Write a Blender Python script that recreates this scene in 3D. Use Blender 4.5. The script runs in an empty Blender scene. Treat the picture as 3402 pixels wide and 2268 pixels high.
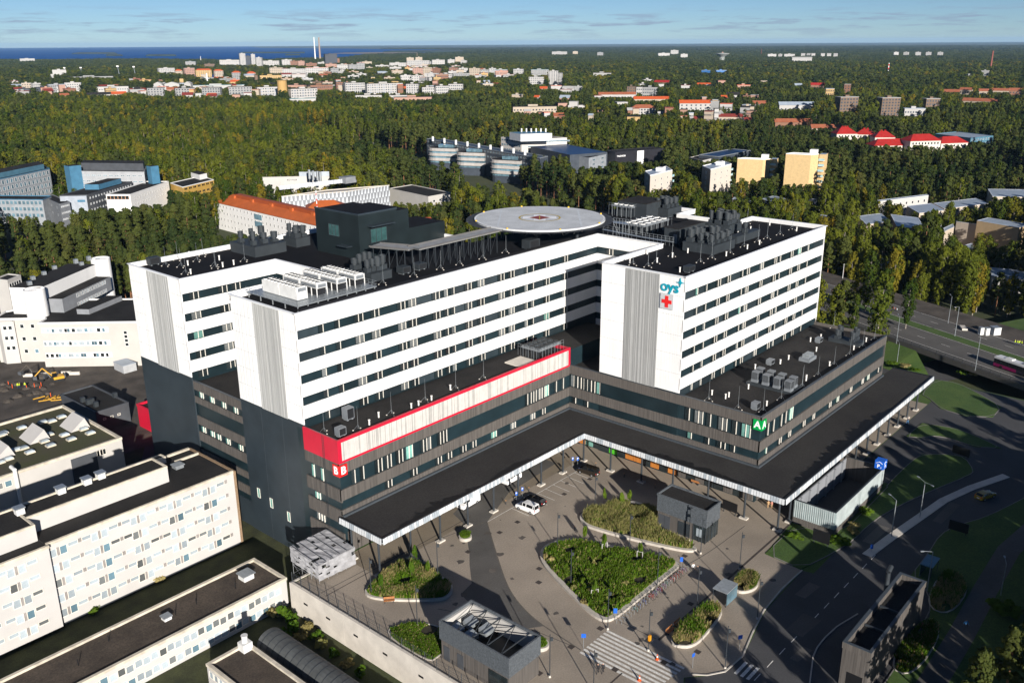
import bpy, bmesh, math, random
from mathutils import Vector, Matrix, noise
import numpy as np
rad = math.radians
scene = bpy.context.scene
# ---------------------------------------------------------------- camera
F, PITCH, YAW, ROLL, HC = 3002.7, rad(18.306), rad(41.120), rad(-0.3445), 87.2
_cy, _sy, _cp, _sp = math.cos(YAW), math.sin(YAW), math.cos(PITCH), math.sin(PITCH)
CW = Vector((_cp*_cy, _cp*_sy, -_sp)); _r = Vector((_sy, -_cy, 0)); _u = _r.cross(CW)
CR = _r*math.cos(ROLL) + _u*math.sin(ROLL); CU = _u*math.cos(ROLL) - _r*math.sin(ROLL)
CC = Vector((0, 0, HC))
cd = bpy.data.cameras.new('camera'); cam = bpy.data.objects.new('camera', cd)
scene.collection.objects.link(cam)
cd.sensor_width = 36.0; cd.lens = F/3402*36.0; cd.clip_start = 1.0; cd.clip_end = 200000.0
cam.matrix_world = Matrix(((CR.x, CU.x, -CW.x, 0), (CR.y, CU.y, -CW.y, 0), (CR.z, CU.z, -CW.z, HC), (0, 0, 0, 1)))
scene.camera = cam
# ---------------------------------------------------------------- light
SUN_EL, SHADOW_AZ = rad(17.5), rad(58.5)
SUN_DIR = Vector((-math.cos(SHADOW_AZ)*math.cos(SUN_EL), -math.sin(SHADOW_AZ)*math.cos(SUN_EL), math.sin(SUN_EL)))
world = bpy.data.worlds.new('World'); scene.world = world; world.use_nodes = True
wt = world.node_tree; wt.nodes.clear()
def wn(t, **k):
 n = wt.nodes.new(t)
 for a, b in k.items(): setattr(n, a, b)
 return n
sky = wn('ShaderNodeTexSky', sky_type='NISHITA', sun_disc=False, sun_elevation=SUN_EL, altitude=2500, air_density=0.85, dust_density=0.1, ozone_density=5.0)
sky.sun_rotation = math.atan2(SUN_DIR.x, SUN_DIR.y)
bg = wn('ShaderNodeBackground'); bg.inputs['Strength'].default_value = 0.046
wo = wn('ShaderNodeOutputWorld')
# thin streaks of cloud low over the horizon
tc = wn('ShaderNodeTexCoord'); mp = wn('ShaderNodeMapping'); mp.inputs['Scale'].default_value = (16, 16, 210)
nz = wn('ShaderNodeTexNoise'); nz.inputs['Scale'].default_value = 1.0; nz.inputs['Detail'].default_value = 5; nz.inputs['Roughness'].default_value = .62
cr = wn('ShaderNodeValToRGB'); cr.color_ramp.elements[0].position = .50; cr.color_ramp.elements[1].position = .63
sx = wn('ShaderNodeSeparateXYZ')
mr = wn('ShaderNodeMapRange'); mr.inputs[1].default_value = .0; mr.inputs[2].default_value = .016; mr.inputs[3].default_value = .0; mr.inputs[4].default_value = 1
mr2 = wn('ShaderNodeMapRange'); mr2.inputs[1].default_value = .021; mr2.inputs[2].default_value = .036; mr2.inputs[3].default_value = 1; mr2.inputs[4].default_value = .06
mu = wn('ShaderNodeMath', operation='MULTIPLY'); mu2 = wn('ShaderNodeMath', operation='MULTIPLY'); mu3 = wn('ShaderNodeMath', operation='MULTIPLY'); mu3.inputs[1].default_value = .7
mx = wn('ShaderNodeMix', data_type='RGBA'); mx.inputs['B'].default_value = (3.6, 4.5, 6.3, 1)
lk = wt.links.new
lk(tc.outputs['Generated'], mp.inputs['Vector']); lk(mp.outputs[0], nz.inputs['Vector']); lk(nz.outputs[0], cr.inputs[0])
lk(tc.outputs['Generated'], sx.inputs[0]); lk(sx.outputs['Z'], mr.inputs[0]); lk(sx.outputs['Z'], mr2.inputs[0])
lk(cr.outputs[0], mu.inputs[0]); lk(mr.outputs[0], mu.inputs[1]); lk(mu.outputs[0], mu2.inputs[0]); lk(mr2.outputs[0], mu2.inputs[1]); lk(mu2.outputs[0], mu3.inputs[0])
lk(mu3.outputs[0], mx.inputs['Factor']); lk(sky.outputs[0], mx.inputs['A']); lk(mx.outputs['Result'], bg.inputs['Color']); lk(bg.outputs[0], wo.inputs['Surface'])
sd = bpy.data.lights.new('sun', 'SUN'); sun = bpy.data.objects.new('sun', sd); scene.collection.objects.link(sun)
sd.energy = 5.0; sd.angle = rad(.53); sd.color = (1.0, .94, .865)
sun.rotation_euler = (-SUN_DIR).to_track_quat('-Z', 'Y').to_euler()
scene.view_settings.view_transform = 'Standard'; scene.view_settings.look = 'None'
scene.view_settings.gamma = 1.0; scene.view_settings.use_curve_mapping = False
scene.view_settings.exposure = 0.75
# ---------------------------------------------------------------- pixel helpers (photograph pixels to points of the place)
def P(px, py, z=0.0):
 d = CR*((px-1701)/F) - CU*((py-1134)/F) + CW
 return CC + d*((z-HC)/d.z)
def Pd(x, y, z=0.0): return P(x*1.446429, y*1.446429, z)
def pix(p):
 d = Vector(p)-CC; z = d.dot(CW)
 return 1701+F*d.dot(CR)/z, 1134-F*d.dot(CU)/z, z
def plane(px, py, ax, val):
 d = CR*((px-1701)/F) - CU*((py-1134)/F) + CW
 return CC + d*((val-CC[ax])/d[ax])
CROPS = {1: (0, 100, 850/2352), 2: (850, 100, 850/2352), 3: (1700, 100, 850/2352), 4: (2550, 100, 852/2352), 5: (0, 480, 850/2352), 6: (700, 480, 850/2352),
   7: (1350, 380, 900/2352), 8: (2100, 380, 700/2352), 9: (2700, 380, 702/2352), 10: (2650, 750, 752/2352), 11: (0, 820, 500/1568), 12: (0, 1300, 900/2352),
   13: (0, 1750, 1000/2352), 14: (900, 1650, 800/2030), 15: (1600, 1500, 800/1633), 16: (2300, 1500, 1102/2250), 17: (400, 650, 900/2352), 18: (1000, 650, 900/2352),
   19: (1800, 600, 1000/2352), 20: (400, 1150, 900/1882), 21: (950, 1250, 1000/2352), 22: (1850, 950, 850/2352), 23: (2300, 1050, 850/1904), 24: (1450, 1400, 850/2352), 25: (0, 0, 1.446429)}
def S(c, x, y):
 o = CROPS[c]; return o[0]+x*o[2], o[1]+y*o[2]
def PC(c, x, y, z=0.0): return P(*S(c, x, y), z)
# ---------------------------------------------------------------- materials
MATS = {}
def M(name, col, rough=.75, var=.12, scale=.6, metal=0.0, stretch=(1, 1, 1), detail=3, bump=0.0, spec=.4, rnd=0.0, col2=None, fine=0.0):
 if name in MATS: return MATS[name]
 m = bpy.data.materials.new(name); m.use_nodes = True; nt = m.node_tree; b = nt.nodes['Principled BSDF']
 b.inputs['Roughness'].default_value = rough; b.inputs['Metallic'].default_value = metal; b.inputs['Specular IOR Level'].default_value = spec
 t = nt.nodes.new('ShaderNodeTexCoord'); mpn = nt.nodes.new('ShaderNodeMapping'); mpn.inputs['Scale'].default_value = stretch
 n = nt.nodes.new('ShaderNodeTexNoise'); n.inputs['Scale'].default_value = scale; n.inputs['Detail'].default_value = detail; n.inputs['Roughness'].default_value = .6
 r = nt.nodes.new('ShaderNodeMapRange'); r.inputs[1].default_value = .32; r.inputs[2].default_value = .68
 mixn = nt.nodes.new('ShaderNodeMix'); mixn.data_type = 'RGBA'
 c2 = col2 or tuple(min(1, c*(1+var)) for c in col); c1 = tuple(c*(1-var) for c in col) if not col2 else col
 mixn.inputs['A'].default_value = (*c1, 1); mixn.inputs['B'].default_value = (*c2, 1)
 L = nt.links.new
 L(t.outputs['Object'], mpn.inputs['Vector']); L(mpn.outputs[0], n.inputs['Vector']); L(n.outputs[0], r.inputs[0]); L(r.outputs[0], mixn.inputs['Factor'])
 out = mixn.outputs['Result']
 if fine:
  n2 = nt.nodes.new('ShaderNodeTexNoise'); n2.inputs['Scale'].default_value = 4.0; n2.inputs['Detail'].default_value = 4
  L(t.outputs['Object'], n2.inputs['Vector'])
  h = nt.nodes.new('ShaderNodeHueSaturation'); r2 = nt.nodes.new('ShaderNodeMapRange'); r2.inputs[1].default_value = .3; r2.inputs[2].default_value = .7
  r2.inputs[3].default_value = 1-fine; r2.inputs[4].default_value = 1+fine
  L(n2.outputs[0], r2.inputs[0]); L(r2.outputs[0], h.inputs['Value']); L(out, h.inputs['Color']); out = h.outputs[0]
 if rnd:
  oi = nt.nodes.new('ShaderNodeObjectInfo'); h = nt.nodes.new('ShaderNodeHueSaturation'); r3 = nt.nodes.new('ShaderNodeMapRange')
  r3.inputs[3].default_value = 1-rnd; r3.inputs[4].default_value = 1+rnd
  L(oi.outputs['Random'], r3.inputs[0]); L(r3.outputs[0], h.inputs['Value']); L(out, h.inputs['Color']); out = h.outputs[0]
 L(out, b.inputs['Base Color'])
 if bump:
  bn = nt.nodes.new('ShaderNodeBump'); bn.inputs['Strength'].default_value = bump; bn.inputs['Distance'].default_value = .05
  L(n.outputs[0], bn.inputs['Height']); L(bn.outputs[0], b.inputs['Normal'])
 MATS[name] = m; return m
def glass(name, col, rough=.06, spec=.5):
 if name in MATS: return MATS[name]
 m = M(name, col, rough, .35, .35, spec=spec, rnd=.35); return m
WHITE = M('white_render', (.72, .715, .70), .6, .05, .35, stretch=(1, 1, .25), detail=6); WHITE2 = M('white_rib', (.71, .71, .70), .55, .04, .3)
SCREEN = M('grey_screen', (.30, .305, .30), .55, .08, .5, stretch=(5, 5, .3))
PENT = M('penthouse_sheet', (.011, .017, .019), .4, .2, .25)
ANTH = M('anthracite_sheet', (.024, .034, .042), .5, .15, .25, fine=.08)
BANDD = M('dark_band', (.010, .021, .026), .35, .2, .3, rnd=.3); BANDE = M('dark_band_light', (.022, .032, .038), .3, .2, .3, rnd=.4)
SLAT = M('weathered_slats', (.085, .076, .068), .85, .38, 1.0, stretch=(5, 5, .12), detail=6, bump=.5)
BITUMEN = M('roof_felt', (.0150, .0145, .0145), .95, .35, .10, detail=8, fine=.3, spec=.15, col2=(.032, .030, .0285))
CANF = M('canopy_felt', (.029, .0275, .027), .95, .25, .10, detail=8, fine=.25, spec=.12, col2=(.042, .040, .038))
ROOFN = M('tower_roof_felt', (.0050, .0058, .0085), .95, .35, .10, detail=8, fine=.3, spec=.12, col2=(.0105, .0105, .0125))
FLASH = M('dark_flashing', (.05, .06, .07), .5, .1)
RED = M('red_panel', (.50, .008, .032), .5, .08, .3)
GLASSD = glass('window_glass', (.018, .024, .026)); GLASSL = glass('window_blind', (.13, .14, .14), .25); GLASSM = glass('window_mint', (.14, .30, .26), .15)
FRAME = M('window_frame', (.70, .66, .58), .6, .05); STEEL = M('galvanised', (.33, .36, .38), .4, .15, 1.5, metal=.5); STEELD = M('dark_steel', (.03, .036, .042), .5, .15)
CONC = M('concrete', (.34, .31, .27), .85, .14, .35, detail=6, fine=.12); CONCL = M('pale_concrete', (.52, .48, .42), .85, .12, .4, detail=5)
BLACK = M('black_plastic', (.008, .008, .009), .5, .1)
# ---------------------------------------------------------------- mesh helpers
COL = scene.collection
ORG = {}
class MB:
 def __init__(s): s.v = []; s.f = []; s.m = []
 def poly(s, pts, m=0):
  i = len(s.v); s.v += [tuple(p) for p in pts]; s.f.append(tuple(range(i, i+len(pts)))); s.m.append(m); return s
 def box(s, x0, y0, z0, x1, y1, z1, m=0, mt=None):
  return s.prism([(x0, y0), (x1, y0), (x1, y1), (x0, y1)], z0, z1, m, mt)
 def prism(s, pl, z0, z1, m=0, mt=None, bottom=True):
  if sum(pl[i-1][0]*pl[i][1]-pl[i][0]*pl[i-1][1] for i in range(len(pl))) < 0: pl = pl[::-1]
  n = len(pl); i = len(s.v); z0f = z0 if callable(z0) else (lambda x, y: z0); z1f = z1 if callable(z1) else (lambda x, y: z1)
  s.v += [(p[0], p[1], z0f(p[0], p[1])) for p in pl]+[(p[0], p[1], z1f(p[0], p[1])) for p in pl]
  s.f.append(tuple(range(i+n, i+2*n))); s.m.append(m if mt is None else mt)
  if bottom: s.f.append(tuple(range(i+n-1, i-1, -1))); s.m.append(m)
  for k in range(n):
   j = (k+1) % n; s.f.append((i+k, i+j, i+n+j, i+n+k)); s.m.append(m)
  return s
 def tube(s, a, b, r0, r1=None, n=8, m=0, caps=True):
  a = Vector(a); b = Vector(b); r1 = r0 if r1 is None else r1; d = (b-a).normalized()
  x = d.orthogonal().normalized(); y = d.cross(x); i = len(s.v)
  for c, r in ((a, r0), (b, r1)):
   for k in range(n):
    t = 2*math.pi*k/n; s.v.append(tuple(c+x*(r*math.cos(t))+y*(r*math.sin(t))))
  for k in range(n):
   j = (k+1) % n; s.f.append((i+k, i+j, i+n+j, i+n+k)); s.m.append(m)
  if caps: s.f.append(tuple(range(i+n-1, i-1, -1))); s.m.append(m); s.f.append(tuple(range(i+n, i+2*n))); s.m.append(m)
  return s
 def bar(s, a, b, w, m=0): return s.tube(a, b, w/2, n=4, m=m)
 def lathe(s, prof, n=16, c=(0, 0), m=0):
  i = len(s.v)
  for r, z in prof:
   for k in range(n):
    t = 2*math.pi*k/n; s.v.append((c[0]+r*math.cos(t), c[1]+r*math.sin(t), z))
  for q in range(len(prof)-1):
   for k in range(n):
    j = (k+1) % n; s.f.append((i+q*n+k, i+q*n+j, i+(q+1)*n+j, i+(q+1)*n+k)); s.m.append(m)
  s.f.append(tuple(range(i+n-1, i-1, -1))); s.m.append(m); e = i+(len(prof)-1)*n; s.f.append(tuple(range(e, e+n))); s.m.append(m)
  return s
 def mesh(s, name, mats, org=None, smooth=False):
  me = bpy.data.meshes.new(name)
  v = s.v if org is None else [(a-org[0], b-org[1], c-org[2]) for a, b, c in s.v]
  me.from_pydata(v, [], s.f)
  for x in (mats if isinstance(mats, (list, tuple)) else [mats]): me.materials.append(x)
  if max(s.m, default=0): me.polygons.foreach_set('material_index', s.m)
  if smooth: me.polygons.foreach_set('use_smooth', [True]*len(s.f))
  return me
 def build(s, name, mats, parent=None, world=True, smooth=False, loc=None, rz=0):
  org = ORG.get(parent.name) if (parent is not None and world) else (loc if loc is not None and world else None)
  o = bpy.data.objects.new(name, s.mesh(name, mats, org, smooth)); COL.objects.link(o)
  if parent is not None: o.parent = parent
  if loc is not None: o.location = loc
  if rz: o.rotation_euler.z = rz
  return o
def thing(name, label, cat, loc=(0, 0, 0), rz=0.0, group=None):
 o = bpy.data.objects.new(name, None); o.empty_display_size = .5; COL.objects.link(o); o.location = loc; o.rotation_euler.z = rz
 tag(o, label, cat, group)
 ORG[o.name] = tuple(loc); return o
def tag(o, label=None, cat=None, group=None, kind=None):
 if label: o['label'] = label
 if cat: o['category'] = cat
 if group: o['group'] = group
 if kind: o['kind'] = kind
 return o
def struct(name, mb, mats, **k): return tag(mb.build(name, mats, **k), kind='structure')
def inst(name, me, parent=None, loc=(0, 0, 0), rz=0.0, sc=None):
 o = bpy.data.objects.new(name, me); COL.objects.link(o)
 if parent is not None: o.parent = parent
 o.location = loc; o.rotation_euler.z = rz
 if sc is not None: o.scale = sc if isinstance(sc, (tuple, list)) else (sc, sc, sc)
 return o
def copytree(o, loc, rz=0.0, label=None, group=None, sc=None, parent=None):
 c = o.copy(); COL.objects.link(c); c.parent = parent; c.location = loc; c.rotation_euler.z = rz
 if sc: c.scale = (sc, sc, sc)
 if label: c['label'] = label
 if group: c['group'] = group
 for ch in o.children:
  d = ch.copy(); COL.objects.link(d); d.parent = c
  for g in ch.children:
   e = g.copy(); COL.objects.link(e); e.parent = d
 return c
def rel(parent, p): o = ORG[parent.name]; return (p[0]-o[0], p[1]-o[1], p[2]-o[2])
ORDW = ['first', 'second', 'third', 'fourth', 'fifth', 'sixth', 'seventh', 'eighth', 'ninth', 'tenth', 'eleventh', 'twelfth', 'thirteenth', 'fourteenth', 'fifteenth', 'sixteenth',
  'seventeenth', 'eighteenth', 'nineteenth', 'twentieth', 'twenty-first', 'twenty-second', 'twenty-third', 'twenty-fourth', 'twenty-fifth', 'twenty-sixth', 'twenty-seventh', 'twenty-eighth']
_wm = {}
def winmesh(w, h, panes=1, glassm=None, frame=None, dep=.12, jamb=0.0):
 # a window in its own XZ plane: origin at the lower middle, facing -Y. With jamb: dark frame and one pale reveal at the right of each pane
 key = (round(w, 2), round(h, 2), panes, glassm.name, (frame or FRAME).name, dep, jamb)
 if key in _wm: return _wm[key]
 b = MB(); fw = min(.06 if jamb else .09, w*.12); x0 = -w/2; pw = w/panes; k = 2 if jamb else 1
 b.box(x0, -dep*.35, 0, w/2, .02, h, 0)
 for i in range(panes+1):
  x = x0+i*pw; b.box(x-fw/2, -dep, 0, x+fw/2, -dep*.36, h, 1 if i else k)
  if jamb and i > 0: b.box(x-fw/2-jamb, -dep*1.05, .04, x-fw/2, -dep*.37, h-.04, 1)
 b.box(x0-fw/2, -dep-.004, -.05, w/2+fw/2, -dep*.37, .05, k); b.box(x0-fw/2, -dep-.004, h-.05, w/2+fw/2, -dep*.37, h+.03, k)
 _wm[key] = b.mesh('window', [glassm, frame or FRAME, BANDD]); return _wm[key]
# ================================================================ SETTING
GZ = -5.5
GROUND = M('forest_floor', (.030, .042, .014), .95, .5, .02, detail=8, col2=(.055, .062, .022), fine=.3)
GRASS = M('lawn', (.035, .075, .012), .95, .3, .15, detail=6, col2=(.06, .10, .018), fine=.3)
PAVE = M('plaza_pavers', (.225, .190, .150), .85, .1, .09, detail=7, fine=.14, col2=(.31, .262, .208))
PAVE2 = M('brown_pavers', (.20, .165, .12), .85, .15, .12, detail=7, fine=.12)
ASPH = M('asphalt', (.052, .052, .054), .9, .22, .08, detail=7, fine=.16)
ASPH2 = M('old_asphalt', (.085, .080, .073), .9, .2, .1, detail=7, fine=.15)
PAINT = M('road_paint', (.62, .60, .55), .7, .15, 1.0, fine=.15)
DIRT = M('bare_earth', (.062, .052, .043), .95, .5, .15, detail=8, fine=.3)
KERB = M('kerb_stone', (.43, .395, .345), .8, .12, .8)
KERBD = M('kerb_grey', (.16, .15, .14), .85, .15, .8)
WATER = M('sea_water', (.002, .070, .27), .95, .2, .0012, detail=3, spec=.0, stretch=(1, 1, 1))
b = MB(); rg = [0, 60, 150, 400, 1000, 2500, 6000, 14000, 24000, 36000]
for i in range(len(rg)-1):
 for j in range(64):
  t0, t1 = 2*math.pi*j/64, 2*math.pi*(j+1)/64; q = [(rg[i]*math.cos(t0), rg[i]*math.sin(t0), GZ), (rg[i+1]*math.cos(t0), rg[i+1]*math.sin(t0), GZ), (rg[i+1]*math.cos(t1), rg[i+1]*math.sin(t1), GZ), (rg[i]*math.cos(t1), rg[i]*math.sin(t1), GZ)]; b.poly(q if i else q[1:3]+[(0, 0, GZ)])
struct('ground', b, GROUND)
# sea with islands, river inlet
SEA = [Pd(*p, GZ+.5) for p in [(-500, 138), (-100, 140), (80, 142.5), (200, 141), (330, 140), (430, 142), (560, 143.5), (640, 140), (720, 138), (790, 137), (850, 128), (930, 126), (1010, 124.5), (1075, 121.6), (1060, 116.5), (1000, 114.2), (900, 113.6), (760, 111.4), (600, 110.6)]]
SEA += [Vector((36000*math.cos(rad(q)), 36000*math.sin(rad(q)), GZ+.5)) for q in (56.5, 60, 64, 68, 72, 76, 80)]+[Vector((-2000, 12000, GZ+.5))]
struct('sea', MB().poly(SEA), WATER)
struct('river', MB().poly([Pd(*p, GZ+.6) for p in [(195, 171), (300, 168), (420, 169), (530, 166), (560, 165), (545, 172), (520, 178), (500, 183), (470, 180), (380, 173), (260, 175)]]), WATER)
struct('lake', MB().poly([Pd(*p, GZ+.6) for p in [(2150, 134), (2220, 134.5), (2352, 135), (2500, 137), (2500, 141), (2352, 140), (2260, 138), (2200, 136.5)]]), WATER)
SANDY = M('sandbank', (.20, .15, .10), .9, .2, .002); ISL = M('island_wood', (.018, .034, .022), .95, .4, .004)
def isle(pts, m, h, z=GZ+.5): return struct('island', MB().prism([tuple(Pd(x, y, z)[:2]) for x, y in pts], z, z+h), m)
isle([(760, 123.6), (900, 123.9), (985, 122.3), (950, 120.6), (860, 120.4), (790, 121.6)], SANDY, 1.0)
isle([(880, 120.6), (1000, 121.0), (1130, 119.5), (1130, 116.2), (980, 117.0), (900, 118.6)], ISL, 9)
isle([(165, 124.6), (270, 124.9), (262, 121.6), (180, 121.8)], ISL, 6)
isle([(243, 129.2), (282, 129.2), (278, 127.2), (248, 127.2)], ISL, 8); isle([(335, 129.3), (405, 129.3), (400, 127.4), (342, 127.4)], ISL, 8)
isle([(655, 128.0), (690, 128.0), (687, 126.6), (660, 126.6)], ISL, 7); isle([(550, 123), (700, 123), (700, 120.6), (560, 120.8)], ISL, 6)
# terrace the hospital stands on
TER = [(75.8, -90), (75.8, 116), (86.6, 116), (100, 190), (238, 190), (238, 84), (246, 70), (246, -90)]
b = MB(); b.prism(TER, GZ-.5, 0, 1, 0)
sk = [(238, 190), (238, 84), (246, 70), (246, -90)]; so = [(262, 200), (256, 88), (262, 72), (266, -90)]
for i in range(3):
 b.poly([(*sk[i], -.01), (*so[i], GZ+.02), (*so[i+1], GZ+.02), (*sk[i+1], -.01)], 0)
struct('terrace', b, [GRASS, CONC])
z1, z2, z3 = .004, .008, .012
PLZ = [(76, 30), (76, 115.8), (160, 115.8), (160, 69), (228, 69), (228, 60), (178, 60.4), (150.1, 60.4), (136.4, 59.3), (135.6, 52), (120.6, 51.6), (107.9, 48.9), (103, 49.2), (100.6, 50.8), (98.0, 53), (93.5, 50.5), (88, 40), (86, 30)]
struct('plaza', MB().poly([(*p, z1) for p in PLZ]), PAVE)
struct('pavement', MB().poly([(*p, z2) for p in [(86.5, 107.5), (145, 107.5), (145, 115.6), (86.5, 115.6)]]), PAVE2)
AS = [(112.5, 104.8), (106.5, 97.4), (99.9, 89.1), (97.0, 84.5), (95.0, 79.4), (94.3, 76), (91.5, 78), (89.5, 84), (92, 92), (95.5, 92.8), (99.6, 97.2), (102, 99.5), (106, 104), (108.8, 106.9), (110.5, 112), (121, 115.4), (141, 115.4), (141, 110.5), (124, 109.4)]
struct('driveway', MB().poly([(*p, z3) for p in AS]), ASPH2)
struct('road', MB().poly([(*p, z1) for p in [(86, 29.9), (88, 39.8), (93.5, 50.3), (98.0, 52.8), (100.6, 50.6), (103, 49.0), (107.9, 48.7), (120.6, 51.4), (135.6, 51.8), (136, 50), (246, 50), (246, -90), (76, -90), (76, 29.9)]]), ASPH)
struct('service_road', MB().poly([(*p, z2) for p in [(178, 50), (178, 60.2), (246, 59.8), (246, 50)]]), ASPH)
def strip(path, w, zz0, zz1, name, mats, mt=None, closed=False):
 L, Rr = [], []; n = len(path)
 for i, p in enumerate(path):
  a = Vector(path[i-1] if (i or closed) else p); c = Vector(path[(i+1) % n] if (i < n-1 or closed) else p)
  d = (c-a).normalized(); nrm = Vector((-d.y, d.x)); L.append(Vector(p)+nrm*w/2); Rr.append(Vector(p)-nrm*w/2)
 b = MB()
 for i in range(n if closed else n-1):
  j = (i+1) % n; b.prism([tuple(Rr[i]), tuple(Rr[j]), tuple(L[j]), tuple(L[i])], zz0, zz1, 0, mt)
 return struct(name, b, mats)
def smooth_loop(pts, it=2, closed=True):
 for _ in range(it):
  q = []
  for i in range(len(pts) if closed else len(pts)-1):
   a = Vector(pts[i]); c = Vector(pts[(i+1) % len(pts)]); q += [tuple(a*.75+c*.25), tuple(a*.25+c*.75)]
  pts = q if closed else [tuple(pts[0])]+q+[tuple(pts[-1])]
 return pts
I1 = [(136.6, 59.2), (149.8, 59.4), (149.8, 51.6), (176.5, 51.6), (176.5, 52.1), (191.3, 52.1), (196.8, 51.4), (200.8, 46.7), (201.3, 43.8), (195.7, 40.4), (192.8, 40.5), (177.6, 45.2), (164.8, 48.3), (156.8, 49), (151.9, 49), (145.1, 49.9), (135.8, 52.2)]
I2 = [(146.1, 37.1), (155.4, 37.1), (163.7, 37.6), (169.2, 36.1), (176.4, 32.8), (187.6, 29.7), (205, 25), (246, 10), (246, -90), (96, -90), (104, 10), (108, 30.5), (136, 30.8), (143, 33)]
I3 = [tuple(Pd(*p)[:2]) for p in [(2082, 1002), (2118, 972), (2200, 985), (2260, 1010), (2300, 1030), (2240, 1026), (2160, 1000), (2110, 1005)]]
I4 = [tuple(Pd(*p)[:2]) for p in [(2115, 905), (2150, 872), (2200, 880), (2250, 905), (2300, 935), (2280, 958), (2215, 955), (2160, 938), (2135, 915)]]
for q in (I1, I2, I3, I4):
 struct('lawn', MB().prism(q, -.05, .11), GRASS)
 strip(smooth_loop(q, 1), .16, 0, .125, 'kerb', KERBD, closed=True)
strip([(147.6, 45.2), (157, 44.1), (167.5, 42.6), (177.7, 41.2), (187, 38.6), (197.6, 34.6)], 1.7, 0, .1, 'median', CONCL)
strip([(185, 24), (165.7, 26.5), (150, 26.2), (134, 25.6), (112, 25.4), (96, 24)], 3.6, .112, .118, 'path', ASPH2)
strip([(99.4, 52.4), (100.6, 50.7), (103, 49.1), (107.9, 48.8), (114, 50.3), (120.6, 51.6), (128, 52.1), (135.6, 51.9)], .22, 0, .12, 'kerb', KERB)
strip([(129.4, 39.8), (124, 41), (120.1, 41.3), (117, 41.2), (114.6, 40.8), (108.6, 38.7), (98, 33)], .2, 0, .12, 'kerb', KERB)
# plaza drain lines, crossing, parking bays
b = MB()
def line(b, a, c, w, z=z3):
 a = Vector(a[:2]); c = Vector(c[:2]); d = (c-a).normalized(); nn = Vector((-d.y, d.x))*w/2
 b.poly([(*(a-nn), z), (*(c-nn), z), (*(c+nn), z), (*(a+nn), z)])
z8c = lambda x, y: PC(24, x, y)
line(b, z8c(470, 920), z8c(1300, 450), .14)
for s, e in [((690, 795), (850, 865)), ((925, 655), (1085, 722)), ((1000, 615), (1155, 682)), ((1070, 578), (1222, 643)), ((1135, 540), (1285, 602)), ((1200, 505), (1350, 567)), ((1265, 468), (1395, 520)), ((855, 700), (1020, 765))]:
 line(b, z8c(*s), z8c(*e), .12)
struct('parking_marking', b, PAINT)
b = MB()
for k in range(3):
 y0 = 48.0-k*.95; b.poly([(103.6+.02*k, y0-.5, z2), (107.0, y0-.5, z2), (107.0, y0, z2), (103.6, y0, z2)])
for k in range(12): line(b, (104+k*3.9, 45.0-.08*k), (106+k*3.9, 45.0-.08*k), .12, z2)
struct('road_marking', b, PAINT)
for k in range(9):
 x0 = 100.0-k*.86; struct('crossing_stripe', MB().poly([(x0-.45, 54.0+.1*k, z3), (x0, 54.0+.1*k, z3), (x0, 67.8, z3), (x0-.45, 67.8, z3)]), PAINT)
DGREY = M('drain_iron', (.05, .04, .035), .8, .2)
for x, y in [(580, 1018), (745, 922), (1175, 665), (945, 1350), (940, 1476), (1530, 1068), (290, 1195), (1410, 527)]:
 p = z8c(x, y); struct('drain_cover', MB().box(p.x-.45, p.y-.45, 0, p.x+.45, p.y+.45, .02), DGREY)
for x, y in [(607, 1322), (905, 1475), (1237, 1427), (1465, 1355), (1377, 705), (1417, 1030), (805, 1197), (390, 1500)]:
 p = PC(15, x, y); struct('drain_cover', MB().box(p.x-.45, p.y-.45, 0, p.x+.45, p.y+.45, .02), DGREY)
b = MB()
line(b, (100.0, 54.6), (150, 60.2), .35, z3); line(b, (94.3, 61.0), (103.5, 60.4), .12, .016)
struct('drain_channel', MB().poly([(103, 60.2, z3), (149, 60.2, z3), (149, 60.6, z3), (103, 60.6, z3)]).poly([(76.2, 60.2, z3), (93, 60.2, z3), (93, 60.45, z3), (76.2, 60.45, z3)]).poly([(77, 108.6, .016), (112, 108.6, .016), (112, 108.75, .016), (77, 108.75, .016)]), DGREY)
SEAM = M('paver_seam', (.10, .088, .074), .9, .2, 1.0); OIL = M('oil_stain', (.085, .074, .064), .8, .3, .6)
strip(smooth_loop([(112.5, 104.9), (106.5, 97.5), (99.9, 89.2), (97.0, 84.6), (95.0, 79.5), (94.2, 75.5), (93.6, 70.2), (93.3, 68)], 2, False), .22, 0, .017, 'paving_seam', SEAM)
for q in [[(77, 110), (92, 109.6), (112.5, 105)], [(103, 60.9), (103, 67.5)], [(86.6, 92), (92, 80), (93.2, 70)], [(123.8, 68), (131, 67), (143, 66.6)]]: strip(smooth_loop(q, 2, False), .14, 0, .016, 'paving_seam', SEAM)
rr = random.Random(17)
for k in range(46):
 x, y = rr.uniform(80, 142), rr.uniform(54, 106); w = rr.uniform(.15, .7); struct('blotch', MB().poly([(x+w*math.cos(a)*rr.uniform(.6, 1.5), y+w*math.sin(a)*rr.uniform(.6, 1.3), .0142+.0002*k) for a in [q*.7 for q in range(9)]]), OIL)
for k, (x0, y0, x1, y1) in enumerate([(118, 44, 124, 46.5), (152, 46, 160, 47.4), (128, 48, 133, 49.5), (168, 38.6, 178, 40), (112, 42, 116, 43)]): struct('road_patch', MB().poly([(x0, y0, .009), (x1, y0-.5, .009), (x1, y1, .009), (x0, y1+.3, .009)]), ASPH2)
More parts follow.
